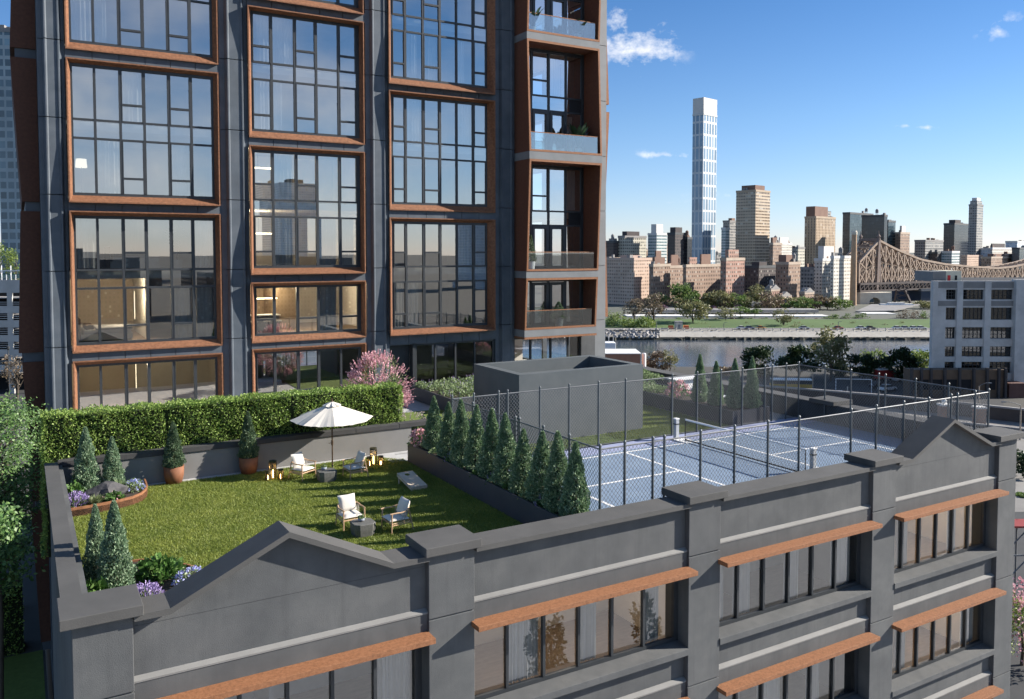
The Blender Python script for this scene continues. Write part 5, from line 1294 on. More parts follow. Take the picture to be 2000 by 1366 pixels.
B('pale stone block with a tall white roof room', AP, 1590, 1606, 1632, 445, 507, whiteb, ('roof_room', .15, .1, .9, .8, 481, plainw))
B('white balconied apartment block beside the brick chimney', AP, 1622, 1628, 1661, 425, 502, whiteb)
for i, (xl, xs, xr, yt, lb) in enumerate(((1466, 1474, 1490, 578, 'small gabled brick house among the garden trees, the lowest of the row'), (1494, 1506, 1523, 566, 'small gabled brick house with white trim in the riverside garden'), (1521, 1526, 1546, 580, 'red brick house with a pale corner at the riverside garden'), (1562, 1572, 1590, 572, 'small gabled house in front of the grey shaded block'))):
    fp = block(xl, xs, xr, 405); t, zt = tower('brick_house', lb, 'house', fp, yt, redb if i != 3 else brown)
    Lr, Ll = fp[1], fp[2]
    MB().prism([(-.3, -.3, zt), (Lr + .3, -.3, zt), (Lr / 2, -.3, zt + 2.4)], (0, Ll + .6, 0)).build('roof', M['dimconcrete'], t, origin=(0, 0, 0))
ch = local('brick_chimney', 'tall round tan brick chimney in front of the dark teal slab', 'chimney', W(k_of(1667) * 432, 432, -20.4))
zt = z_of(451, 432, 1667) + 20.4
MB().lathe([(1.75, 0), (1.25, zt - 2)], (0, 0, 0), 18).build('shaft', surf('tan_brick', [(.36, .24, .15), (.44, .30, .2)], .6, .9, bump=0), ch); MB().lathe([(1.45, zt - 2), (1.45, zt - .8), (1.2, zt)], (0, 0, 0), 18).build('crown', M['seawall'], ch)

# ------------------------------------------------------------------ cantilever bridge
bt = surf('bridge_steel', [(.28, .21, .16), (.37, .285, .22)], .3, .8, bump=0)
bd = surf('bridge_deck_steel', [(.055, .045, .045), (.08, .065, .062)], .3, .85, bump=0)
P0 = np.array([k_of(1674) * 452, 452.0]); P1 = np.array([k_of(2010) * 545, 545.0])
e = (P1 - P0); LB = float(np.linalg.norm(e)); e = e / LB; nrm = np.array([e[1], -e[0]])
def bp(s, off, z): q = P0 + e * s + nrm * off; return W(q[0], q[1], z)
def s_at(px):
    k = k_of(px); # (P0+e s).r = k (P0+e s).f
    return (k * P0[1] - P0[0]) / (e[0] - k * e[1])
def zb(px, py): q = P0 + e * s_at(px); return z_of(py, q[1], px)
zd = zb(1674, 553)
br = thing('cantilever_bridge', 'tan steel cantilever truss bridge with a dark deck behind the white factory', 'bridge', bp(40, 0, -20))
chord = [(1660, 512), (1674, 497), (1697, 470), (1730, 487), (1778, 507), (1826, 516), (1880, 521), (1930, 524), (1960, 521), (2000, 513), (2040, 500)]
cs = [(s_at(x), zb(x, y)) for x, y in chord]
def ztop(s):
    for (s0, z0), (s1, z1) in zip(cs, cs[1:]):
        if s0 <= s <= s1: return z0 + (z1 - z0) * (s - s0) / (s1 - s0)
    return cs[-1][1]
for off in (-5.5, 5.5):
    mb = MB(); st = 5.6; s = cs[0][0]; nodes = []
    while s < cs[-1][0]: nodes.append(s); s += st
    for i in range(len(nodes) - 1):
        a, b_ = nodes[i], nodes[i + 1]; za, zb_ = ztop(a), ztop(b_)
        mb.bar(bp(a, off, za), bp(b_, off, zb_), 1.1)
        mb.bar(bp(a, off, zd), bp(a, off, za), .75)
        h = za - zd
        if h > 9:
            zm = zd + h * .5; zm2 = zd + (zb_ - zd) * .5
            mb.bar(bp(a, off, zm), bp(b_, off, zm2), .5)
            mb.bar(bp(a, off, zm), bp(b_, off, zm2), .5).bar(bp(a, off, zm), bp(b_, off, zd), .5).bar(bp((a + b_) / 2, off, zd), bp((a + b_) / 2, off, zm), .3)
            mb.bar(bp(a, off, zd), bp(b_, off, zm2), .55).bar(bp(a, off, za), bp(b_, off, zm2), .6).bar(bp(b_, off, zd), bp((a + b_) / 2, off, zd + h * .27), .4).bar(bp(a, off, zm), bp(b_, off, zb_), .4)
        else:
            mb.bar(bp(a, off, zd), bp(b_, off, zb_), .5).bar(bp(a, off, za), bp(b_, off, zd), .5)
    mb.build('truss', bt, br)
mb = MB()
for i, s in enumerate(nodes):
    mb.bar(bp(s, -5.5, ztop(s)), bp(s, 5.5, ztop(s)), .6)
    if i + 1 < len(nodes): mb.bar(bp(s, -5.5, ztop(s)), bp(nodes[i + 1], 5.5, ztop(nodes[i + 1])), .35).bar(bp(s, 5.5, ztop(s)), bp(nodes[i + 1], -5.5, ztop(nodes[i + 1])), .35)
    if ztop(s) - zd > 12: z2 = (ztop(s) + zd) / 2 + 2; mb.bar(bp(s, -5.5, z2), bp(s, 5.5, z2), .5).bar(bp(s, -5.5, z2), bp(s, 5.5, ztop(s)), .35).bar(bp(s, 5.5, z2), bp(s, -5.5, ztop(s)), .35)
mb.build('sway_bracing', bt, br)
mb = MB(); sT = s_at(1697)
for off in (-5.5, 5.5):
    mb.bar(bp(sT - 1.5, off, -19), bp(sT, off, ztop(sT)), 1.7).bar(bp(sT + 2.5, off, zd - 2), bp(sT, off, ztop(sT)), .9)
    mb.lathe([(1.0, 0), (.7, 1.6), (1.1, 2.0), (.25, 3.4), (.06, 5.6)], bp(sT, off, ztop(sT)), 8)
mb.bar(bp(sT, -5.8, ztop(sT) + .4), bp(sT, 5.8, ztop(sT) + .4), 1.4).bar(bp(sT, -5.5, ztop(sT) - 3), bp(sT, 5.5, ztop(sT) - 3), .8).bar(bp(sT, -5.5, ztop(sT) - 3), bp(sT, 0, ztop(sT)), .5).bar(bp(sT, 5.5, ztop(sT) - 3), bp(sT, 0, ztop(sT)), .5)
mb.build('tower', surf('bridge_tower_steel', [(.15, .115, .10), (.2, .15, .13)], .3, .8, bump=0), br)
mb = MB()
for z0, z1 in ((zd - .9, zd + .3), (zd - 4.6, zd - 3.6)):
    a, b_ = nodes[0], nodes[-1]; mb.hexa([bp(a, 6.5, z0), bp(b_, 6.5, z0), bp(b_, -6.5, z0), bp(a, -6.5, z0), bp(a, 6.5, z1), bp(b_, 6.5, z1), bp(b_, -6.5, z1), bp(a, -6.5, z1)])
s = nodes[0]
while s < nodes[-1]:
    for off in (-6.3, 6.3): mb.bar(bp(s, off, zd - 3.6), bp(s, off, zd - .9), .5); mb.bar(bp(s, off, zd - 3.6), bp(s + 3.5, off, zd - .9), .35)
    s += 3.5
mb.build('deck', bd, br)
# pier under the tower and a steel leg
q = P0 + e * sT; mb = MB()
k0, k1 = k_of(1684) * 440, k_of(1746) * 440
ar = [W(k0, 442, -20.4), W(k0, 442, z_of(572, 442)), W(k1, 442, z_of(572, 442)), W(k1, 442, -20.4), W(k_of(1724) * 440, 442, -20.4)]
cxm, rr = (k_of(1702) + k_of(1724)) / 2 * 440, (k_of(1724) - k_of(1702)) / 2 * 440
for kk in range(1, 12): a = math.pi * kk / 12; ar.append(W(cxm + rr * math.cos(a), 442, -19.6 + rr * .95 * math.sin(a)))
ar.append(W(k_of(1702) * 440, 442, -20.4)); v = W(0, 8, 0); mb.prism(ar, (v[0], v[1], 0)); mb.build('stone_pier', M['seawall'], br)
mb = MB()
for x0, x1 in ((1752, 1748), (1768, 1780)):
    for d in (450, 458): mb.bar(W(k_of(x1) * d, d, -20.4), W(k_of(x0) * d, d, zd - 4), .8)
for k in range(4): za = -20 + k * 2.6; mb.bar(W(k_of(1750) * 450, 450, za), W(k_of(1776 - k) * 450, 450, za + 2.4), .4).bar(W(k_of(1778 - k) * 450, 450, za), W(k_of(1751) * 450, 450, za + 2.4), .4)
mb.build('steel_leg', bd, br)
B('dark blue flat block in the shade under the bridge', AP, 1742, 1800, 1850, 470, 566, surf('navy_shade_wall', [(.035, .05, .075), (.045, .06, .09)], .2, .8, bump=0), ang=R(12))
# drive along the far shore, in two levels
hw = thing('riverside_highway', 'long white elevated highway along the far shore in front of the brown blocks', 'highway', W(90, 358, -20))
def hband(r0, r1, f0, f1, z0, z1): return [W(r0, f0, z0), W(r1, f0, z0), W(r1, f1, z0), W(r0, f1, z0), W(r0, f0, z1), W(r1, f0, z1), W(r1, f1, z1), W(r0, f1, z1)]
d = 356; MB().hexa(hband(k_of(1225) * d, k_of(1622) * d, d, d + 9, z_of(624, d), z_of(617.5, d))).build('lower_deck', M['concrete'], hw)
MB().hexa(hband(k_of(1262) * 366, k_of(1600) * 366, 366, 376, z_of(611, 366), z_of(605.5, 366))).build('upper_deck', M['dimconcrete'], hw)
mb = MB()
for k in range(26): r_ = k_of(1235 + k * 15) * 357; mb.hexa(hband(r_, r_ + .9, 357, 358, -21.2, z_of(622, 357)))
for k in range(20): r_ = k_of(1268 + k * 17) * 367; mb.hexa(hband(r_, r_ + .6, 367, 367.6, -21, z_of(609, 367)))
mb.build('columns', M['concrete'], hw)
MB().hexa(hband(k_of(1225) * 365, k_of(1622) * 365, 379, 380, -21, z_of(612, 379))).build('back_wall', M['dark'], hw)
rp = thing('ramp_building', 'low pale concrete ramp with square openings below the bridge', 'ramp', W(160, 372, -20))
mb = MB(); d = 370; r0, r1 = k_of(1696) * d, k_of(1752) * d
mb.hexa(hband(r0, r1, d, d + 10, z_of(617, d), z_of(613, d))); mb.hexa(hband(r0, r1 + 3, d - 1, d, z_of(627, d), z_of(623, d)))
for k in range(4): x = r0 + (r1 - r0) * k / 3.2; mb.hexa(hband(x, x + 1.3, d, d + 8, z_of(624, d), z_of(617, d)))
mb.build('front', M['concrete'], rp)
MB().prism([W(k_of(1692) * d, d + 11, z_of(613, d)), W(k_of(1770) * d, d + 11, z_of(612, d)), W(k_of(1800) * 395, 396, z_of(596, 396)), W(k_of(1705) * 395, 396, z_of(596, 396))], (0, 0, .4)).build('ramp_deck', M['dimconcrete'], rp)
tr = thing('long_truck', 'long white trailer parked on the ramp under the bridge', 'truck', W(k_of(1750) * 394, 394, -18)); d = 394
MB().hexa(hband(k_of(1722) * d, k_of(1786) * d, d, d + 2.4, z_of(600, d), z_of(594, d))).build('trailer', M['white'], tr); MB().hexa(hband(k_of(1738) * d, k_of(1768) * d, d, d + 2.4, z_of(594, d), z_of(591.5, d))).build('roof_box', M['concrete'], tr)

# ------------------------------------------------------------------ trees of the far shore and the near bank
TL = {'y': leafy('yellow_green_leaf', [(.11, .17, .03), (.19, .26, .06), (.27, .33, .10)], .3), 'g': leafy('mid_green_leaf', [(.075, .13, .03), (.13, .20, .055), (.20, .27, .085)], .3),
      'o': leafy('olive_leaf', [(.13, .13, .05), (.20, .20, .09), (.29, .28, .14)], .3), 'd': leafy('dark_green_leaf', [(.012, .028, .009), (.024, .05, .016), (.045, .075, .026)], .2),
      'b': leafy('budding_twigs', [(.12, .085, .055), (.19, .145, .095), (.25, .20, .14)], .2), 'w': leafy('blossom', [(.42, .40, .38), (.55, .53, .50)], .3), 'p': leafy('lilac_blossom', [(.26, .15, .20), (.36, .22, .28)], .3)}
def tree(lab, px, pyb, pyt, wpx, d, kind, n=900, cat='tree', name='tree', trunk=.35, group=None, zb=None, clumps=26, sz=None):
    """crown wpx wide, from top row pyt down to base row pyb at distance d"""
    b_ = at_d(px, pyb, d); z1 = float(at_d(px, pyt, d)[2]); z0 = float(b_[2]) if zb is None else zb
    H = z1 - z0; rad = wpx / 1640 * d / 2
    rad *= 1.12 if d > 300 else 1.0
    t = local(name, lab, cat, (float(b_[0]), float(b_[1]), z0), 0, group)
    cz = H * (trunk + (1 - trunk) * .5); rz = H * (1 - trunk) * .52
    p, dd = crown_points(n, (0, 0, cz), (rad, rad, rz), clumps, .45, .36, .3)
    leaf_obj('crown', p, dd, sz or max(.32, rad * .16), TL[kind], t, .6, jitter=.9)
    mb = MB(); tr_ = max(.1, H * .022)
    mb.tube([(0, 0, -.3), (.05 * rad, 0, H * trunk), (0, .04 * rad, H * .75)], [tr_ * 1.2, tr_, tr_ * .3], 7)
    for k in range(6):
        a = k * 1.05 + rnd.uniform(-.3, .3); mb.tube([(0, 0, H * (trunk * .75 + .05 * k)), (rad * .4 * math.cos(a), rad * .4 * math.sin(a), H * (trunk + .16 + .06 * k)), (rad * .75 * math.cos(a), rad * .75 * math.sin(a), H * (trunk + .3 + .06 * k))], [tr_ * .55, tr_ * .35, tr_ * .1], 5)
    mb.build('trunk', M['bark'], t)
    return t
FT = 'trees on the far shore'
tree('bright green tree in front of the brown brick block with a pale base', 1334, 604, 555, 52, 400, 'g', 1500, group=FT)
tree('large olive tree with a clear trunk alone on the far park lawn', 1352, 646, 588, 58, 335, 'o', 1300, trunk=.38, group=FT)
tree('wide olive tree before the wide brown block', 1406, 608, 566, 58, 392, 'o', 1200, group=FT)
tree('round olive tree by the gabled houses', 1478, 606, 558, 40, 396, 'o', 1000, group=FT)
tree('white blossoming tree below the round olive tree', 1473, 606, 588, 24, 388, 'w', 500, trunk=.2, group=FT)
tree('tall thin budding tree with a white trunk before the pink brick block', 1276, 650, 575, 46, 330, 'b', 900, trunk=.4, group=FT)
tree('tall budding tree in front of the shaded side of the pink brick block', 1238, 640, 580, 40, 336, 'b', 800, trunk=.35, group=FT)
tree('yellow green tree beside the tower corner', 1199, 648, 606, 34, 325, 'y', 900, trunk=.12, group=FT)
tree('yellow green bush above the pale rocks, nearer the tower', 1228, 648, 618, 34, 322, 'y', 800, trunk=.1, group=FT)
tree('yellow green bush above the pale rocks, at the lawn end', 1262, 648, 619, 40, 322, 'y', 900, trunk=.1, group=FT)
tree('olive tree with bare stem before the highway, in the middle of the lawn', 1417, 632, 600, 34, 345, 'o', 700, trunk=.35, group=FT)
tree('green row tree behind the highway, below the red brick block', 1446, 620, 600, 36, 352, 'g', 600, group=FT)
tree('green row tree behind the highway, right of the red brick block', 1474, 620, 602, 30, 352, 'g', 600, group=FT)
tree('olive tree with a clear trunk on the lawn, beside the sunlit road cars', 1530, 648, 604, 36, 326, 'o', 900, trunk=.35, group=FT)
tree('small round bright tree below the white balconied block', 1631, 603, 578, 24, 400, 'y', 800, trunk=.15, group=FT)
tree('small yellow bush on the lawn, right of the clear trunked olive tree', 1556, 648, 628, 20, 322, 'o', 300, trunk=.1, group=FT)
tree('dull budding tree in front of the small gabled house', 1592, 606, 576, 42, 402, 'b', 800, trunk=.2, group=FT)
tree('grey green tree before the pale stone block', 1560, 606, 582, 30, 398, 'b', 600, trunk=.2, group=FT)
for i, (x, w_, k_, lb) in enumerate(((1629, 26, 'g', 'dark row tree beside the highway end, nearest the chimney'), (1655, 22, 'g', 'dark row tree beside the highway, second from the chimney'), (1682, 26, 'g', 'dark row tree left of the ramp'), (1766, 24, 'b', 'brown budding tree right of the ramp openings'), (1788, 24, 'b', 'grey budding tree right of the ramp openings, second one'), (1808, 28, 'g', 'green tree touching the edge of the white factory'))):
    tree(lb, x, 634, 611 if i < 3 else 607, w_, 352, k_, 600, trunk=.12, group=FT)
tree('pale olive tree on the ramp slope under the bridge', 1808, 604, 588, 44, 405, 'o', 700, trunk=.1, group=FT)
for i, (x, k_, lb) in enumerate(((1296, 'p', 'lilac bush in front of the brown block with the pale base'), (1391, 'p', 'lilac bush below the wide olive tree'), (1443, 'p', 'lilac bush below the red brick block'), (1366, 'p', 'lilac bush left of the wide olive tree'))):
    tree(lb, x, 606, 596, 18, 385, k_, 300, trunk=.1, cat='bush', name='bush', group='lilac bushes on the far shore')
SG = 'shrubs along the far highway'
for i in range(22):
    x = 1292 + i * 17 + rnd.uniform(-5, 5)
    tree('low green shrub in the planted strip along the white far highway', x, 628, 620 + rnd.uniform(-3, 3), rnd.uniform(18, 30), 350.5, 'gogby'[i % 5], 260, trunk=.08, cat='shrub', name='shrub', group=SG, clumps=12)
SG = 'garden trees at the foot of the brown blocks'
for i in range(20):
    x = 1276 + i * 19 + rnd.uniform(-6, 6)
    tree('olive and green garden tree at the foot of the riverside brown blocks', x, 608, 578 + rnd.uniform(-8, 10), rnd.uniform(34, 56), 394 + rnd.uniform(-6, 8), 'ogbog'[i % 5], 620, trunk=.2, group=SG, clumps=16)
SG = 'bushes on the far lawn'
for i in range(16):
    x = 1300 + i * 33 + rnd.uniform(-9, 9)
    tree('small dull bush low on the far park lawn beside the shore road', x, 648 - (i % 3) * 4, 637 - (i % 3) * 5, rnd.uniform(9, 18), 322 + (i % 3) * 6, 'obo'[i % 3], 120, trunk=.08, cat='bush', name='bush', group=SG, clumps=8)
NB = 'trees on the near river bank'
tree('dark round tree on the river bank, leftmost of the dark ones', 1484, 752, 674, 70, 196, 'd', 2600, group=NB, trunk=.08, zb=-22)
tree('dark tree on the river bank touching the tall thin leaved tree', 1560, 752, 678, 82, 196, 'd', 2600, group=NB, trunk=.08, zb=-22)
tree('tall thin leaved tree with a light crown above the dark bank trees', 1622, 752, 648, 84, 190, 'o', 1500, group=NB, trunk=.25, zb=-22)
tree('dark bank tree behind the goal frame', 1686, 752, 690, 66, 192, 'd', 2200, group=NB, trunk=.08, zb=-22)
tree('dark dense round tree beside the white factory', 1752, 752, 680, 72, 188, 'd', 2600, group=NB, trunk=.06, zb=-22)
tree('pale yellow green bush between the dark bank trees', 1708, 742, 678, 50, 206, 'y', 1100, group=NB, trunk=.1, zb=-22)
tree('pale yellow willow beside the white factory wall', 1806, 742, 680, 62, 206, 'y', 1300, group=NB, trunk=.1, zb=-22)
tree('bare brown bush on the bank by the brick hut', 1285, 742, 690, 62, 206, 'b', 1200, group=NB, trunk=.08, zb=-22)
tree('dark leaved slim tree on the bank behind the roof conifers', 1308, 742, 684, 40, 205, 'o', 700, group=NB, trunk=.15, zb=-22)
tree('grey brown scrub on the bank between the roof conifers', 1418, 756, 716, 56, 200, 'b', 900, group=NB, trunk=.05, zb=-22)
tree('dark scrub under the tall thin leaved tree', 1640, 756, 706, 60, 198, 'd', 1000, group=NB, trunk=.05, zb=-22)

# ------------------------------------------------------------------ white factory and its brown wing
fc = local('factory_building', 'grey white factory with rows of dark windows and a rooftop shed at the right edge', 'building', W(k_of(1822) * 172, 172, GZ), -YAW)
D = 172; r0, r1 = 0.0, (k_of(2060) - k_of(1822)) * D
def fx(px): return (k_of(px) - k_of(1822)) * D
def fz(py): return z_of(py, D, 1900) - GZ
M['facwhite'] = surf('painted_factory_brick', [(.47, .455, .43), (.56, .545, .52)], .5, .9, bump=.2, bscale=8, wear=(.2, (.29, .28, .265), .6))
M['facgrey'] = surf('grey_factory_band', [(.19, .185, .18), (.235, .23, .22)], .5, .9, bump=.2, bscale=8)
cols = [(1849, 1869), (1882, 1923), (1937, 1980)]; rows_ = [(566, 585.5), (601, 625), (639.5, 662), (677, 697), (707, 729)]
mb = MB(); zs = [0] + sorted([fz(y) for r_ in rows_ for y in r_]) + [fz(549)]
xs = [fx(1822)] + [fx(x) for c in cols for x in c] + [fx(1980.5)]
for i in range(0, len(zs), 2): mb.box(xs[0], 0, zs[i], fx(1981), .8, zs[i + 1])
for k in range(1, len(zs) - 1, 2):
    for i in range(0, len(xs) - 1, 2): mb.box(xs[i], 0, zs[k], xs[i + 1], .8, zs[k + 1])
mb.build('front_wall', M['facwhite'], fc)
mb = MB()
for a, b_ in ((1822, 1832), (1869.5, 1881), (1924, 1936)): mb.box(fx(a), -.22, 0, fx(b_), -.004, fz(549))
mb.box(fx(1980.6), -.9, 0, r1, .8, fz(546)); mb.build('piers', M['facwhite'], fc)
MB().box(fx(1832.2), -.06, fz(563), fx(1980), -.003, fz(551)).box(fx(1832.2), -.06, fz(598), fx(1869), -.003, fz(588)).box(fx(1881.2), -.06, fz(598), fx(1923.8), -.003, fz(588)).box(fx(1936.2), -.06, fz(598), fx(1980), -.003, fz(588)).build('string_course', M['facgrey'], fc)
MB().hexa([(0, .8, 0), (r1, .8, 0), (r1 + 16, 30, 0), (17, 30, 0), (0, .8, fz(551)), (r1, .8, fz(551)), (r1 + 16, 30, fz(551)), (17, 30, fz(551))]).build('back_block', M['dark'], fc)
fg = glass('factory_glass', (.2, .2, .2), .12, .5)
for y0, y1 in rows_:
    for ci, (a, b_) in enumerate(cols):
        w_ = MB(); xa, xb, za, zb_ = fx(a), fx(b_), fz(y1), fz(y0)
        w_.box(xa, .5, za, xb, .56, za + .12).box(xa, .5, zb_ - .12, xb, .56, zb_)
        n = (3, 5, 5)[ci]
        for k in range(n + 1): x = xa + (xb - xa - .12) * k / n; w_.box(x, .5, za + .12, x + .12, .56, zb_ - .12)
        for q in (.36, .68): w_.box(xa + .12, .505, za + (zb_ - za) * q, xb - .12, .555, za + (zb_ - za) * q + .09)
        wn = w_.build('window', M['frame'], fc)
        MB().quad((xa, .6, za), (xb, .6, za), (xb, .6, zb_), (xa, .6, zb_)).build('pane', fg, wn)
sh = MB().box(fx(1857.5), 2, fz(551), fx(1888), 8, fz(530)).build('roof_shed', surf('cream_shed', [(.60, .56, .42), (.66, .62, .48)], .5, .8, bump=0), fc)
MB().box(fx(1832), 2, fz(551), fx(1857.4), 10, fz(531)).build('shed_side', M['facgrey'], sh)
MB().box(fx(1860.5), 1.9, fz(550.5), fx(1866), 1.995, fz(538.5)).build('red_door', surf('red_door_paint', [(.55, .03, .03)], 1, .6, bump=0), sh)
MB().box(fx(1875), 1.9, fz(548), fx(1879), 1.995, fz(539)).build('small_window', M['dark'], sh)
wg = local('factory_wing', 'low brown factory wing with buttresses in front of the white factory', 'building', W(k_of(1783) * 168, 168, GZ), -YAW); D2 = 168
def gx(px): return (k_of(px) - k_of(1783)) * D2
def gz(py): return z_of(py, D2, 1880) - GZ
mb = MB().box(gx(1783), .3, 0, gx(1975), 3.2, gz(723)); mb.build('wall', surf('brown_wing_brick', [(.11, .075, .05), (.16, .11, .075)], .6, .9, bump=.2, bscale=6), wg)
mb = MB()
for x in (1783, 1802, 1821, 1848, 1877, 1905, 1931, 1954, 1967): mb.box(gx(x), -.3, 0, gx(x + 4), .296, gz(719))
mb.build('buttresses', surf('dark_buttress', [(.05, .045, .045), (.075, .065, .062)], .6, .9, bump=.1), wg)
for i, (a, b_) in enumerate(((1788, 1800), (1808, 1819), (1827, 1846), (1853, 1875), (1882, 1903), (1940, 1951))): MB().box(gx(a), .2, gz(762), gx(b_), .295, gz(742)).build('window', M['dark'], wg)
MB().box(gx(1976), -.2, 0, gx(2010), 3.2, gz(749)).build('brick_base', surf('dark_red_brick', [(.10, .05, .04), (.14, .075, .06)], .6, .9, bump=.1), wg)

# ------------------------------------------------------------------ street side east of the roof
def gpt(px, py, z=GZ): q = on_z(px, py, z); return (float(q[0]), float(q[1]), z)
def gsheet(name, pts, z, mat): struct(name, MB().quad(*[gpt(x, y, z) for x, y in pts]), M[mat])
gsheet('parking_lot', [(1420, 775), (1960, 812), (1960, 752), (1420, 735)], GZ + .02, 'asphalt')
gsheet('street', [(1420, 812), (2080, 890), (2080, 812), (1420, 775)], GZ + .03, 'street')
gsheet('pavement', [(1960, 1000), (2100, 1000), (2080, 890), (1940, 872)], GZ + .035, 'street')
gsheet('yard', [(1900, 1420), (2200, 1420), (2100, 1000), (1940, 1000)], GZ + .03, 'asphalt')
def wallrun(name, lab, cat, pts, h, th, mat, capmat=None):
    P = [np.array(gpt(*p)) for p in pts]; c = P[len(P) // 2]; t = thing(name, lab, cat, tuple(c)); mb, cb = MB(), MB()
    for a, b_ in zip(P, P[1:]):
        dd = (b_ - a)[:2]; nn = np.array([-dd[1], dd[0]]) / np.linalg.norm(dd) * th; nn = np.array([nn[0], nn[1], 0])
        up = np.array([0, 0, h]); mb.hexa([a, b_, b_ + nn, a + nn, a + up, b_ + up, b_ + nn + up, a + nn + up])
        e_ = nn * .3; u2 = up + np.array([0, 0, .3]); up = up + np.array([0, 0, .004]); cb.hexa([a - e_ + up, b_ - e_ + up, b_ + nn + e_ + up, a + nn + e_ + up, a - e_ + u2, b_ - e_ + u2, b_ + nn + e_ + u2, a + nn + e_ + u2])
    mb.build('wall', M[mat], t)
    if capmat: cb.build('coping', M[capmat], t)
M['brownwall'] = surf('brown_retaining_wall', [(.06, .048, .042), (.09, .075, .065)], .5, .9, bump=.2, bscale=5)
wallrun('retaining_wall', 'long dark brown retaining wall with pale coping between the street and the parking lot', 'wall', [(1430, 772), (1600, 786), (1760, 800), (2080, 836)], 2.2, .5, 'brownwall', 'dimconcrete')
wallrun('street_barrier', 'low dark street barrier nearer than the long retaining wall', 'barrier', [(1730, 828), (1880, 840), (2080, 862)], 1.0, .4, 'brownwall', 'dimconcrete')
for i, (x, y, lb) in enumerate(((1843, 826, 'square brick pier with a white globe by the near street barrier'), (1912, 832, 'square brick pier below the curved street lamp'))):
    bp_ = local('brick_pier', lb, 'pier', gpt(x, y), -YAW); MB().rbox(0, 0, 0, 1.5, 1.5, 3.0).build('shaft', surf('pier_brick_%d' % i, [(.28, .17, .12), (.36, .23, .17)], .9, .9, bump=.1), bp_); MB().rbox(0, 0, 3.004, 1.8, 1.8, .3).build('cap', M['concrete'], bp_)
    if i == 0: MB().lathe([(.05, 3.3), (.38, 3.5), (.42, 3.8), (.25, 4.1), (.02, 4.15)], (0, 0, 0), 12).build('globe', M['white'], bp_, smooth=True)
def slamp(lab, px, pyb, pyt, d=None, arm=1.8, side=-1):
    b_ = gpt(px, pyb); d = float(np.dot(np.array(b_) - CAM, FH)); h = z_of(pyt, d, px) - GZ
    t = local('street_lamp', lab, 'street lamp', b_, -YAW, 'street lamps east of the roof')
    MB().tube([(0, 0, 0), (0, 0, h * .9)], [.13, .09], 8).build('pole', M['lamppole'], t)
    pts = [(side * arm * q, 0, h * .9 + (h * .1) * math.sin(q * 1.57)) for q in (0, .2, .4, .6, .8, 1)]
    MB().tube(pts, .05, 6).build('arm', M['galv'], t); MB().rbox(side * (arm + .3), 0, h - .1, .7, .26, .16, 0, .7).build('lamp_head', M['galv'], t)
M['lamppole'] = surf('weathered_pole', [(.30, .24, .18), (.42, .34, .26)], 1, .8, bump=0)
slamp('street lamp on a wooden pole nearest the long roof planter side', 1587, 775, 724, arm=2.4)
slamp('curved steel street lamp in front of the brown factory wing', 1911, 812, 748, arm=1.6, side=1)
slamp('street lamp on a leaning wooden pole at the right edge', 1992, 860, 785, arm=2.4)
gl = local('goal_frame', 'white goal frame in the parking lot', 'goal', gpt(1667, 770), -YAW - .15)
d = 175; w_ = (k_of(1700) - k_of(1634)) * d
for x in (-w_ / 2, w_ / 2): MB().tube([(x, 0, 0), (x, 0, 3.1)], .08, 6).build('post', M['white'], gl)
MB().tube([(-w_ / 2, 0, 3.1), (w_ / 2, 0, 3.1)], .08, 6).build('crossbar', M['white'], gl)
bx = local('utility_box', 'small pale utility box left of the goal frame', 'box', gpt(1641, 772), -YAW); MB().rbox(0, 0, 0, .95, .8, .85).build('box', M['white'], bx, bev=.05); MB().rbox(0, 0, .86, 1.0, .86, .08).build('lid', M['concrete'], bx)
hy = local('marker_post', 'short cream post between the goal frame legs', 'post', gpt(1655, 774), 0); MB().lathe([(.14, 0), (.12, 1.9), (.06, 2.0)], (0, 0, 0), 8).build('post', M['seawall'], hy)
# cars: body, cabin, wheels
CP = {}
def car(lab, px, py, col, group, rot=0.0, z=GZ + .03, d=None, scale=1.0):
    if d is None: loc = gpt(px, py, z)
    else: q = at_d(px, py, d); loc = (float(q[0]), float(q[1]), z)
    if col not in CP:
        t = local('parked_car', lab, 'car', loc, -YAW + rot, group)
        pm = new_mat('car_paint_' + col); p = N(pm[1], 'ShaderNodeBsdfPrincipled'); p.inputs['Base Color'].default_value = c4({'white': (.7, .7, .7), 'silver': (.4, .42, .44), 'blue': (.05, .08, .2), 'dark': (.03, .03, .035), 'red': (.4, .04, .03), 'orange': (.6, .25, .03)}[col]); p.inputs['Roughness'].default_value = .25; L(pm[1], p.outputs[0], pm[2].inputs[0])
        side = [(-2.15, .35), (-2.2, .75), (-1.9, .9), (-1.1, .95), (1.0, .95), (1.75, .88), (2.1, .72), (2.15, .35)]
        MB().prism([(x, -.85, zz) for x, zz in side], (0, 1.7, 0)).build('body', pm[0], t, bev=.08)
        cab = [(-1.65, .952), (-1.15, 1.4), (.45, 1.42), (1.1, .952)]
        MB().prism([(x, -.72, zz) for x, zz in cab], (0, 1.44, 0)).build('cabin', M['frame'], t, bev=.05)
        MB().rbox(-.35, 0, 1.425, 1.4, 1.35, .04).build('roof', pm[0], t)
        for x in (-1.35, 1.35):
            for y in (-.8, .8): MB().tube([(x, y - .1, .33), (x, y + .1, .33)], .33, 12).build('wheel', M['netblack'], t)
        CP[col] = t; o = t
    else: o = dup(CP[col], loc, -YAW + rot, lab, group)
    o.scale = (scale,) * 3
FC = 'cars on the far shore road'
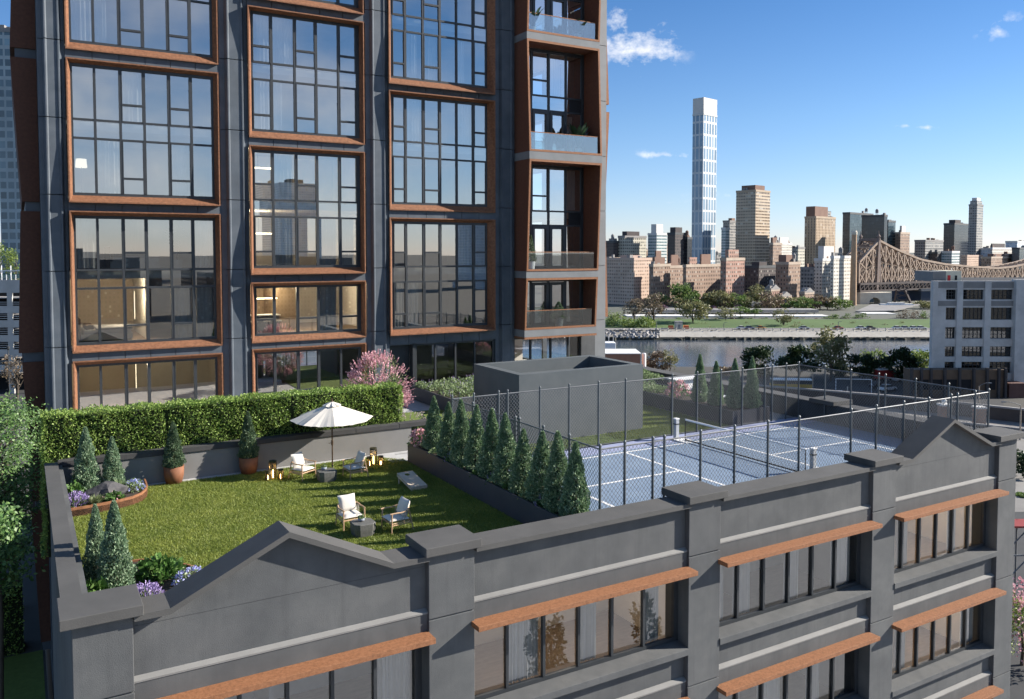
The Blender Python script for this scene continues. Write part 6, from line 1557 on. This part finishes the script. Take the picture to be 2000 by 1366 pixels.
for px, col, lb in ((1449, 'white', 'white car on the far shore road, first right of the lone olive tree'), (1464, 'blue', 'dark blue car on the far shore road next to an orange one'), (1486, 'orange', 'orange taxi on the far shore road'), (1571, 'silver', 'silver car on the far shore road beside the yellow bush'), (1637, 'red', 'red car on the far shore road behind the tall bank tree'), (1682, 'white', 'white car on the far shore road above the goal frame'), (1700, 'dark', 'dark car on the far shore road next to the pale bank bush'), (1753, 'white', 'white car on the far shore road above the dense round tree'), (1768, 'silver', 'silver car on the far shore road above the dense round tree'), (1785, 'white', 'white van like car on the far shore road near the factory'), (1799, 'white', 'last white car on the far shore road before the factory wall')):
    car(lb, px, 648, col, FC, rnd.uniform(-.03, .03), z=-21.64, d=313.5, scale=.9)
LC = 'cars in the parking lot'
car('white car parked behind the chain link fence in the parking lot', 1733, 764, 'white', LC, .5)
car('silver car parked in the lot near the dense round tree', 1762, 746, 'silver', LC, .3)
car('dark car parked in the lot beside the goal frame', 1716, 758, 'dark', LC, .4)
car('blue car parked at the lot edge by the brown wing', 1784, 752, 'blue', LC, .3)
tk = local('red_truck', 'red and white box truck parked under the dense round tree', 'truck', gpt(1731, 745), -YAW + .25)
MB().rbox(-.6, 0, .7, 4.2, 2.2, 2.0).build('box_body', surf('truck_red', [(.40, .04, .035), (.46, .06, .05)], 1, .5, bump=0), tk, bev=.05); MB().rbox(-.6, 0, 2.71, 4.1, 2.1, .3).build('roof', M['white'], tk); MB().rbox(2.3, 0, .6, 1.5, 2.1, 1.6, 0, .9).build('cab', M['white'], tk, bev=.1)
for x in (-1.8, 1.9):
    for y in (-1, 1): MB().tube([(x, y - .15, .45), (x, y + .15, .45)], .45, 12).build('wheel', M['netblack'], tk)
for lb, px, py in (('yellow and white bus parked by the retaining wall, behind the fence corner', 1545, 765), ):
    bs = local('school_bus', lb, 'bus', gpt(px, py), -YAW - .1)
    MB().rbox(0, 0, .6, 8.5, 2.3, 1.1).build('body', surf('bus_yellow', [(.55, .33, .05)], 1, .5, bump=0), bs, bev=.08); MB().rbox(0, 0, 1.71, 8.3, 2.2, .75, 0, .97).build('window_band', M['frame'], bs); MB().rbox(0, 0, 2.47, 8.3, 2.2, .25).build('roof', M['white'], bs, bev=.06)
    for x in (-2.9, 2.9):
        for y in (-1.05, 1.05): MB().tube([(x, y - .15, .45), (x, y + .15, .45)], .45, 12).build('wheel', M['netblack'], bs)
# huts at the near bank left of the conifers
hu = local('brick_hut', 'low orange brick hut at the river bank behind the roof stair house', 'building', W(k_of(1182) * 196, 196, GZ), -YAW); w_ = (k_of(1252) - k_of(1182)) * 196
MB().box(0, 0, 0, w_, 9, z_of(692, 196) - GZ).build('wall', surf('orange_brick', [(.34, .16, .10), (.42, .21, .13)], .8, .9, bump=.1), hu); MB().box(-.2, -.2, z_of(692, 196) - GZ + .004, w_ + .2, 9.2, z_of(690.5, 196) - GZ).build('roof', M['concrete'], hu)
bo = local('white_boat_cabin', 'white river boat cabin moored by the orange brick hut', 'boat', W(k_of(1176) * 222, 222, WZ), -YAW); w_ = (k_of(1205) - k_of(1176)) * 222
MB().box(-8, 0, -.5, w_, 6, z_of(691, 222) - WZ).build('hull', M['white'], bo); MB().box(-6, .8, z_of(691, 222) - WZ + .003, w_ - .1, 5, z_of(671, 222) - WZ).build('cabin', M['white'], bo, bev=.1)
for k in range(3): MB().tube([(w_ * (.2 + .3 * k), 1, z_of(672, 222) - WZ), (w_ * (.2 + .3 * k), 1, z_of(660, 222) - WZ)], .05, 5).build('mast', M['white'], bo)
pp_ = local('white_bollard', 'white round post beside the orange brick hut', 'post', W(k_of(1259) * 200, 200, GZ), 0); MB().lathe([(.5, 0), (.5, 5.0), (.35, 5.2)], (0, 0, 0), 12).build('post', M['white'], pp_)
# far shore odds
sb = local('stone_shed', 'small square stone shed on the far promenade', 'shed', W(k_of(1326) * 316, 316, -21.7), -YAW); MB().rbox(0, 0, 0, 2.6, 2.4, 2.6).build('walls', M['seawall'], sb); MB().rbox(0, 0, 2.605, 3.0, 2.8, .3).build('roof', M['dimconcrete'], sb); MB().box(-.4, -1.24, 0, .4, -1.202, 1.7).build('door', M['dimconcrete'], sb)
for x, lb in ((1311, 'orange container left of the stone shed on the far promenade'), (1341, 'small orange container right of the stone shed on the far promenade')):
    c_ = local('orange_container', lb, 'container', W(k_of(x) * 315, 315, -21.7), -YAW); MB().rbox(0, 0, .1, 1.9, 1.4, 1.3, 0, .93).build('box', surf('orange_paint', [(.6, .14, .05)], 1, .7, bump=0), c_, bev=.04); MB().rbox(0, 0, 0, 1.7, 1.2, .095).build('skid', M['dark'], c_)
for x, yt, lb in ((1283, 627, 'grey curved lamp at the end of the pale rocks'), (1415, 630, 'grey lamp on the far promenade by the white car'), (1639, 628, 'grey lamp on the far promenade above the goal frame')):
    l_ = local('promenade_lamp', lb, 'street lamp', W(k_of(x) * 312, 312, -21.7), -YAW, 'lamps on the far promenade'); h = z_of(yt, 312, x) + 21.7
    MB().tube([(0, 0, 0), (0, 0, h * .92)], .11, 6).build('pole', M['galv'], l_); MB().tube([(0, 0, h * .92), (.4, 0, h), (1.2, 0, h)], .08, 5).build('arm', M['galv'], l_)
# street corner far right, low down
t = local('pink_shrub', 'pink flowering shrub in a rust edged street bed beyond the right end of the building', 'shrub', gpt(1996, 1300), 0)
z0 = .0; p, d_ = crown_points(1500, (0, 0, 3.2), (2.4, 2.4, 2.4), 40); leaf_obj('foliage', p, d_, .3, TL['y'], t, .5); p, d_ = crown_points(900, (0, 0, 3.3), (2.6, 2.6, 2.6), 40, .85); leaf_obj('flowers', p, d_, .26, M['pink'], t, .8)
MB().tube([(0, 0, 0), (.1, 0, 1.2), (0, .1, 2.6)], [.14, .11, .06], 6).build('stem', M['bark'], t)
tree('dull green street tree beyond the right end of the building, above the pavement', 1998, 1000, 880, 75, 108, 'd', 1800, trunk=.2, zb=GZ, name='tree', group='street trees beyond the right end')
tree('small bright green street bush beyond the right end of the building', 1996, 1000, 965, 30, 100, 'g', 600, trunk=.1, zb=GZ, name='bush', cat='bush')
sf_ = local('red_scaffold', 'red and white steel scaffold in the yard beyond the right end of the building', 'scaffold', gpt(2003, 1190), -YAW)
mb = MB()
for x in (-2, 0, 2):
    for y in (0, 1.5): mb.tube([(x, y, 0), (x, y, 7)], .08, 5)
for z in (2, 4.5): mb.bar((-2, 0, z), (2, 0, z + .0), .1).bar((-2, 0, z), (0, 0, z + 2.2), .08).bar((0, 0, z + 2.2), (2, 0, z), .08)
mb.build('steel_frame', M['galv'], sf_); MB().box(-2.2, -.2, 6.85, 2.2, 1.7, 7.0).build('red_deck', surf('scaffold_red', [(.26, .04, .03)], 1, .6, bump=0), sf_)

# ------------------------------------------------------------------ left side: glass tower, garage, courtyard
gt = B('tall glass office tower at the left edge behind the rust side frames', OF, -70, 4, 50, 300, 57, fm_('left_glass_tower', (.30, .36, .37), (.06, .10, .12), 2.6, 3.6, (.12, .88), (.3, .95), .4, vary=.45, lite=(.22, .33, .38)), ang=R(8), depth=30, name='office_tower')
ga = local('parking_garage', 'white parking garage with open dark decks at the left edge', 'garage', W(k_of(-80) * 173, 173, GZ), -YAW); D = 173
def qx(px): return (k_of(px) - k_of(-80)) * D
def qz(py): return z_of(py, D, 20) - GZ
wid = qx(75); bands = [(547, 572), (598, 612), (626, 640), (655, 668), (683, 697), (713, 727)]
mb = MB()
for i, (y0, y1) in enumerate(bands): mb.box(0, 0, qz(y1), wid, .4, qz(y0))
mb.build('parapets', M['facw2'] if 'facw2' in M else M.setdefault('facw2', surf('garage_concrete', [(.42, .41, .38), (.50, .49, .46)], .4, .9, bump=.05)), ga)
mb = MB()
for x in (-78, -45, 12, 47): mb.box(qx(x), .05, 0, qx(x + 10), .39, qz(547) - .05)
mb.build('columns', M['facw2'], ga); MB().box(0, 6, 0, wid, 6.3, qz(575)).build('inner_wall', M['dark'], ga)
mb = MB()
for y in (579, 612, 640, 668, 697, 727): mb.box(0, .41, qz(y) - .5, wid, 12, qz(y) - .3)
mb.build('decks', M['dimconcrete'], ga)
mb = MB()
for (y0, y1) in bands: mb.box(0, .1, qz(y0) + .35, wid, .14, qz(y0) + .43).box(0, .1, qz(y0) + .75, wid, .14, qz(y0) + .83)
mb.build('deck_rails', M['concrete'], ga)
mb = MB()
for k in range(18): mb.tube([(wid * k / 17, .2, qz(547)), (wid * k / 17, .2, qz(519 if k % 2 else 537))], .1, 5)
mb.box(0, .15, qz(530), wid, .25, qz(528)); mb.build('roof_posts', M['white'], ga)
MB().box(0, 3, qz(545), wid, 3.2, qz(536)).build('green_screen', surf('green_screen', [(.08, .16, .14), (.11, .2, .17)], 1, .8, bump=0), ga)
for i, (x, yt, w_, lb) in enumerate(((-5, 478, 60, 'yellow green tree behind the garage roof at the left edge'), (32, 484, 40, 'yellow green tree behind the garage roof next to the rust side frames'))):
    tree(lb, x, 560, yt, w_, 205, 'y', 1000, trunk=.1, group='trees behind the garage')
tree('bare branched tree in front of the garage', 33, 756, 690, 52, 165, 'b', 800, trunk=.25, zb=GZ)
slb = local('garage_street_lamp', 'black street lamp in front of the garage', 'street lamp', W(k_of(12) * 160, 160, GZ), -YAW); h = z_of(676, 160, 10) - GZ
MB().tube([(0, 0, 0), (0, 0, h - .8)], .09, 6).build('pole', M['frame'], slb); MB().lathe([(.1, h - .8), (.28, h - .5), (.28, h - .1), (.05, h)], (0, 0, 0), 8).build('lamp_head', M['frame'], slb)
gsheet('side_road', [(-120, 815), (60, 815), (60, 762), (-120, 762)], GZ + .03, 'asphalt')
CZ = -11.0
struct('courtyard', MB().box(-40, 8, CZ - .6, .6, 66, CZ), M['earth'])
struct('courtyard_lawn', MB().quad((-12, 12, CZ + .01), (.5, 12, CZ + .01), (.5, 44, CZ + .01), (-12, 44, CZ + .01)), M['turf'])
ch_ = thing('courtyard_hedge', 'tall dark hedge in the courtyard below the left end of the roof garden', 'hedge', (-3, 44.8, CZ))
MB().box(-9.9, 44.2, CZ, -.25, 45.4, CZ + 3.1).build('dark_core', surf('hedge_inside_dark', [(.01, .016, .006), (.016, .024, .009)], 8, 1, bump=0), ch_)  # near-black core stands in for the shade between the leaves
n = 9000; P = np.stack([rng.uniform(-10, -.2, n), 44.1 - np.abs(rng.normal(0, .05, n)), rng.uniform(CZ, CZ + 3.2, n)], 1); i = rng.uniform(0, 1, n) < .3; P[i, 1] = 44.1 + rng.uniform(0, 1.4, i.sum()); P[i, 2] = CZ + 3.2; 
leaf_obj('foliage', P, np.tile([0, -.7, .6], (n, 1)), .12, M['hedge'], ch_, .6, jitter=.8, origin=ch_['_o'])
cbx = thing('courtyard_planter', 'low pale planter wall in the courtyard behind the leafy trees', 'planter', (-1.2, 50, CZ)); MB().box(-5.5, 49.6, CZ, -.3, 50, CZ + .7).build('wall', M['concrete'], cbx)
def big_tree(lab, px, py, d, rad, rzz, n, seed):
    c = at_d(px, py, d); t = local('courtyard_tree', lab, 'tree', (float(c[0]), float(c[1]), CZ), 0, 'trees in the courtyard'); hz = float(c[2]) - CZ
    mb = MB(); mb.tube([(0, 0, 0), (.1, .05, hz * .45), (0, -.05, hz * .95)], [.09, .08, .03], 8)
    cl = []
    for k in range(48):
        a = k * 2.4 + seed; q = .35 + .65 * ((k * 7) % 13) / 13; zz = hz + rzz * (-.9 + 1.8 * k / 47); rr_ = rad * q * math.sqrt(max(.08, 1 - ((zz - hz) / rzz) ** 2))
        pt = (rr_ * math.cos(a), rr_ * math.sin(a), zz); cl.append(pt); mb.tube([(0, 0, zz - .9 if zz - .9 > .5 else .5), (pt[0] * .5, pt[1] * .5, zz - .3), pt], [.05, .035, .012], 5)
    mb.build('trunk', M['bark'], t)
    cl = np.array(cl); idx = rng.integers(0, len(cl), n); loc = rng.normal(0, 1, (n, 3)) * np.array([.42, .42, .15]) * rad / 2.0
    P = cl[idx] + loc; P[:, 2] -= .10 * (loc[:, 0] ** 2 + loc[:, 1] ** 2); dirs = loc * np.array([1, 1, .2]) + np.array([0, 0, -.15])
    leaf_obj('crown', P, dirs, .115, M['dogwood'], t, .55, flat=np.array([.3, -.8, .8]), jitter=.5)
M['dogwood'] = leafy('courtyard_leaf', [(.03, .075, .022), (.075, .155, .042), (.17, .27, .085)], .25, .45)
big_tree('leafy layered tree at the left edge reaching up beside the clipped hedge', -12, 905, 31, 1.9, 2.5, 12000, 0)
big_tree('leafy layered tree at the left edge, lower one in front', -55, 1075, 20, 1.25, 1.1, 7000, 2)
big_tree('dark leaved tree in the courtyard behind the layered trees', 25, 1000, 38, 1.5, 2.2, 5200, 4)

# ------------------------------------------------------------------ the street this side: seen in the window reflections
for i, (x, lb) in enumerate(((16.2, 'street tree mirrored in the windows under the long coping, nearer the gable'), (20.2, 'street tree mirrored in the windows under the long coping, farther from the gable'))):
    t = local('street_tree', lb, 'tree', (x, 8.0 + .5 * i, GZ), 0, 'street trees mirrored in the windows'); hz = 15.0
    p, d_ = crown_points(1300, (0, 0, hz + .2), (.72, .70, 1.45), 30, .5, .34); leaf_obj('crown', p, d_, .18, TL['d'], t, .5)
    mb = MB().tube([(0, 0, 0), (.1, 0, 9), (0, .1, 16)], [.16, .12, .04], 8)
    for k in range(8): a = k * 2.4; mb.tube([(0, 0, 9 + k * .7), (.2 * math.cos(a), .2 * math.sin(a), 11.4 + k * .6), (.5 * math.cos(a), .5 * math.sin(a), 12.4 + k * .5)], [.06, .04, .015], 5)
    mb.build('trunk', M['bark'], t)
struct('near_street', MB().quad((-160, -60, GZ + .04), (200, -60, GZ + .04), (200, 15.9, GZ + .04), (-160, 15.9, GZ + .04)), M['paver'])
for i, (x, y, w_, dd, h, mt, lb) in enumerate(((150, -640, 22, 22, 118, bluew, 'tall pale tower mirrored in the middle tower windows'), (215, -700, 40, 30, 92, bluew, 'wide pale tower mirrored in the middle tower windows'), (330, -520, 34, 30, 62, bluew, 'pale tower mirrored in the right tower windows'), (5, -330, 90, 24, 26, darkb, 'low dark block mirrored in the lower tower windows'), (110, -310, 90, 24, 23, darkb, 'lowest dark block mirrored in the right lower tower windows'), (-110, -340, 90, 24, 28, darkb, 'long dark block mirrored in the left lower tower windows'))):
    t = local('mirrored_building', lb, 'building', (x, y, GZ)); MB().box(-w_ / 2, -dd / 2, 0, w_ / 2, dd / 2, h).build('body', mt, t); MB().box(-w_ / 4, -dd / 4, h + .002, w_ / 4, dd / 4, h + 4).build('roof_room', plaind, t)

# ------------------------------------------------------------------ sun, sky, clouds
TS = Vector((2.6, -.95, 1.42)).normalized()
EL = math.asin(TS.z); AZ = math.atan2(TS.x, TS.y)
sun = bpy.data.lights.new('sun', 'SUN'); sun.energy = 5.0; sun.angle = R(.5); sun.color = (1.0, .93, .84)
so = bpy.data.objects.new('sun', sun); COL.objects.link(so)
so.rotation_euler = (-TS).to_track_quat('-Z', 'Y').to_euler()
w = bpy.data.worlds.new('World'); S.world = w; w.use_nodes = True
nt = w.node_tree; nt.nodes.clear()
out = nt.nodes.new('ShaderNodeOutputWorld'); bg = nt.nodes.new('ShaderNodeBackground'); L(nt, bg.outputs[0], out.inputs[0])
sky = nt.nodes.new('ShaderNodeTexSky'); sky.sky_type = 'NISHITA'; sky.sun_disc = False
sky.sun_elevation = EL; sky.sun_rotation = AZ; sky.air_density = 1.0; sky.dust_density = 0.0; sky.ozone_density = 3.0
SKYS = .07
bg.inputs['Strength'].default_value = SKYS
tc = N(nt, 'ShaderNodeTexCoord')
def VM(op, a, b=None):
    n = N(nt, 'ShaderNodeVectorMath', operation=op); L(nt, a, n.inputs[0])
    if b is not None:
        if isinstance(b, (tuple, list)): n.inputs[1].default_value = b
        else: L(nt, b, n.inputs[1])
    return n
def MM(op, a, b=None, clamp=False):
    n = N(nt, 'ShaderNodeMath', operation=op); n.use_clamp = clamp
    for i, v in enumerate((a, b)):
        if v is None: continue
        if isinstance(v, (int, float)): n.inputs[i].default_value = v
        else: L(nt, v, n.inputs[i])
    return n.outputs[0]
D_ = tc.outputs['Generated']
def pdir(px, py):
    r = FW + RT * (px - CX) / FPX - UP * (py - CY) / FPX; return Vector(r).normalized()
mask = None
for px, py, rx, ry, amt in ((1235, 85, 80, 44, .80), (1205, 40, 36, 26, .6), (1290, 100, 40, 28, .62), (1210, 115, 44, 20, .5), (1302, 303, 62, 9, .62), (1225, 262, 30, 7, .4), (1768, 246, 16, 6, .55), (1808, 249, 22, 7, .62), (1945, 60, 30, 16, .35), (1975, 40, 30, 12, .35), (1450, 380, 130, 7, .22), (1600, 470, 190, 10, .22), (1290, 395, 60, 6, .25), (1885, 440, 90, 6, .2)):
    d0 = pdir(px, py); rt = Vector(RT); upv = rt.cross(d0).normalized()
    df = VM('SUBTRACT', D_, tuple(d0)).outputs[0]
    a = MM('MULTIPLY', VM('DOT_PRODUCT', df, tuple(rt)).outputs['Value'], FPX / rx); b_ = MM('MULTIPLY', VM('DOT_PRODUCT', df, tuple(upv)).outputs['Value'], FPX / ry)
    dd = MM('SQRT', MM('ADD', MM('MULTIPLY', a, a), MM('MULTIPLY', b_, b_)))
    mk = MM('MULTIPLY', MM('SUBTRACT', 1.0, MM('MULTIPLY', dd, .62), True), amt)
    mask = mk if mask is None else MM('MAXIMUM', mask, mk)
# unseen broken cloud behind the viewer, strengthened to pale the glass and fill shadows
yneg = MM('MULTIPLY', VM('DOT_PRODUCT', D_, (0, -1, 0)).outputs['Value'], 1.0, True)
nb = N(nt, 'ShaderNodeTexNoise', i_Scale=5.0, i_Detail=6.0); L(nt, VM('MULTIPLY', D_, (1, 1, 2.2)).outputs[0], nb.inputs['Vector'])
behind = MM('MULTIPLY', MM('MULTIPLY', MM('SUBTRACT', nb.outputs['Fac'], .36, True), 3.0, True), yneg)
n1 = N(nt, 'ShaderNodeTexNoise', i_Scale=26.0, i_Detail=9.0, i_Roughness=.62); L(nt, VM('MULTIPLY', D_, (1, 1, 1.5)).outputs[0], n1.inputs['Vector'])
cl_ = MM('ADD', mask, MM('MULTIPLY', MM('SUBTRACT', n1.outputs['Fac'], .5), 2.3))
cf = MM('MULTIPLY', MM('MULTIPLY', MM('SUBTRACT', cl_, .30), 2.0, True), MM('MULTIPLY', mask, 2.4, True), True)
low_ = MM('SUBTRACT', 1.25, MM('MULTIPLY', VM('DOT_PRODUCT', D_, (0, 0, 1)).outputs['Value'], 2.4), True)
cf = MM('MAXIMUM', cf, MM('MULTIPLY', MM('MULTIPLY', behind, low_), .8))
n2 = N(nt, 'ShaderNodeTexNoise', i_Scale=40.0, i_Detail=5.0); L(nt, VM('ADD', D_, (0, 0, .02)).outputs[0], n2.inputs['Vector'])
ccol = ramp(nt, n2.outputs['Fac'], [(.3, (6.2, 6.4, 7.0)), (.7, (8.4, 8.3, 8.2))])
mx = N(nt, 'ShaderNodeMix', data_type='RGBA'); L(nt, MM('MULTIPLY', cf, .9), mx.inputs['Factor']); 
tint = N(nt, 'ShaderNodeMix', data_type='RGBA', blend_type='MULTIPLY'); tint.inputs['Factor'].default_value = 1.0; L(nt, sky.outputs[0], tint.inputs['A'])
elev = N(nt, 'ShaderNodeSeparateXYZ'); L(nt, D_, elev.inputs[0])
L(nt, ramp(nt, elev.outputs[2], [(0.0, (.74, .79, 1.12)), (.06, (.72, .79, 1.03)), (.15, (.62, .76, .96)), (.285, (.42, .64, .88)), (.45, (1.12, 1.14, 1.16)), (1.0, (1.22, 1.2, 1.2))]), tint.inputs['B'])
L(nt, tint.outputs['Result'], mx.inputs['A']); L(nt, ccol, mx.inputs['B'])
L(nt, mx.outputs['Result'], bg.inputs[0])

S.view_settings.view_transform = 'Standard'; S.view_settings.look = 'None'
S.view_settings.exposure = 1.15; S.view_settings.gamma = 1.0; S.view_settings.use_curve_mapping = False
c_ = S.cycles
c_.use_adaptive_sampling = True; c_.adaptive_threshold = .02
c_.max_bounces = 7; c_.diffuse_bounces = 3; c_.glossy_bounces = 4; c_.transmission_bounces = 4; c_.transparent_max_bounces = 24
c_.caustics_reflective = False; c_.caustics_refractive = False
c_.sample_clamp_indirect = 8.0
c_.use_denoising = True
for o in _origins:
    if '_o' in o: del o['_o']
for o in bpy.data.objects:
    if '_o' in o: del o['_o']
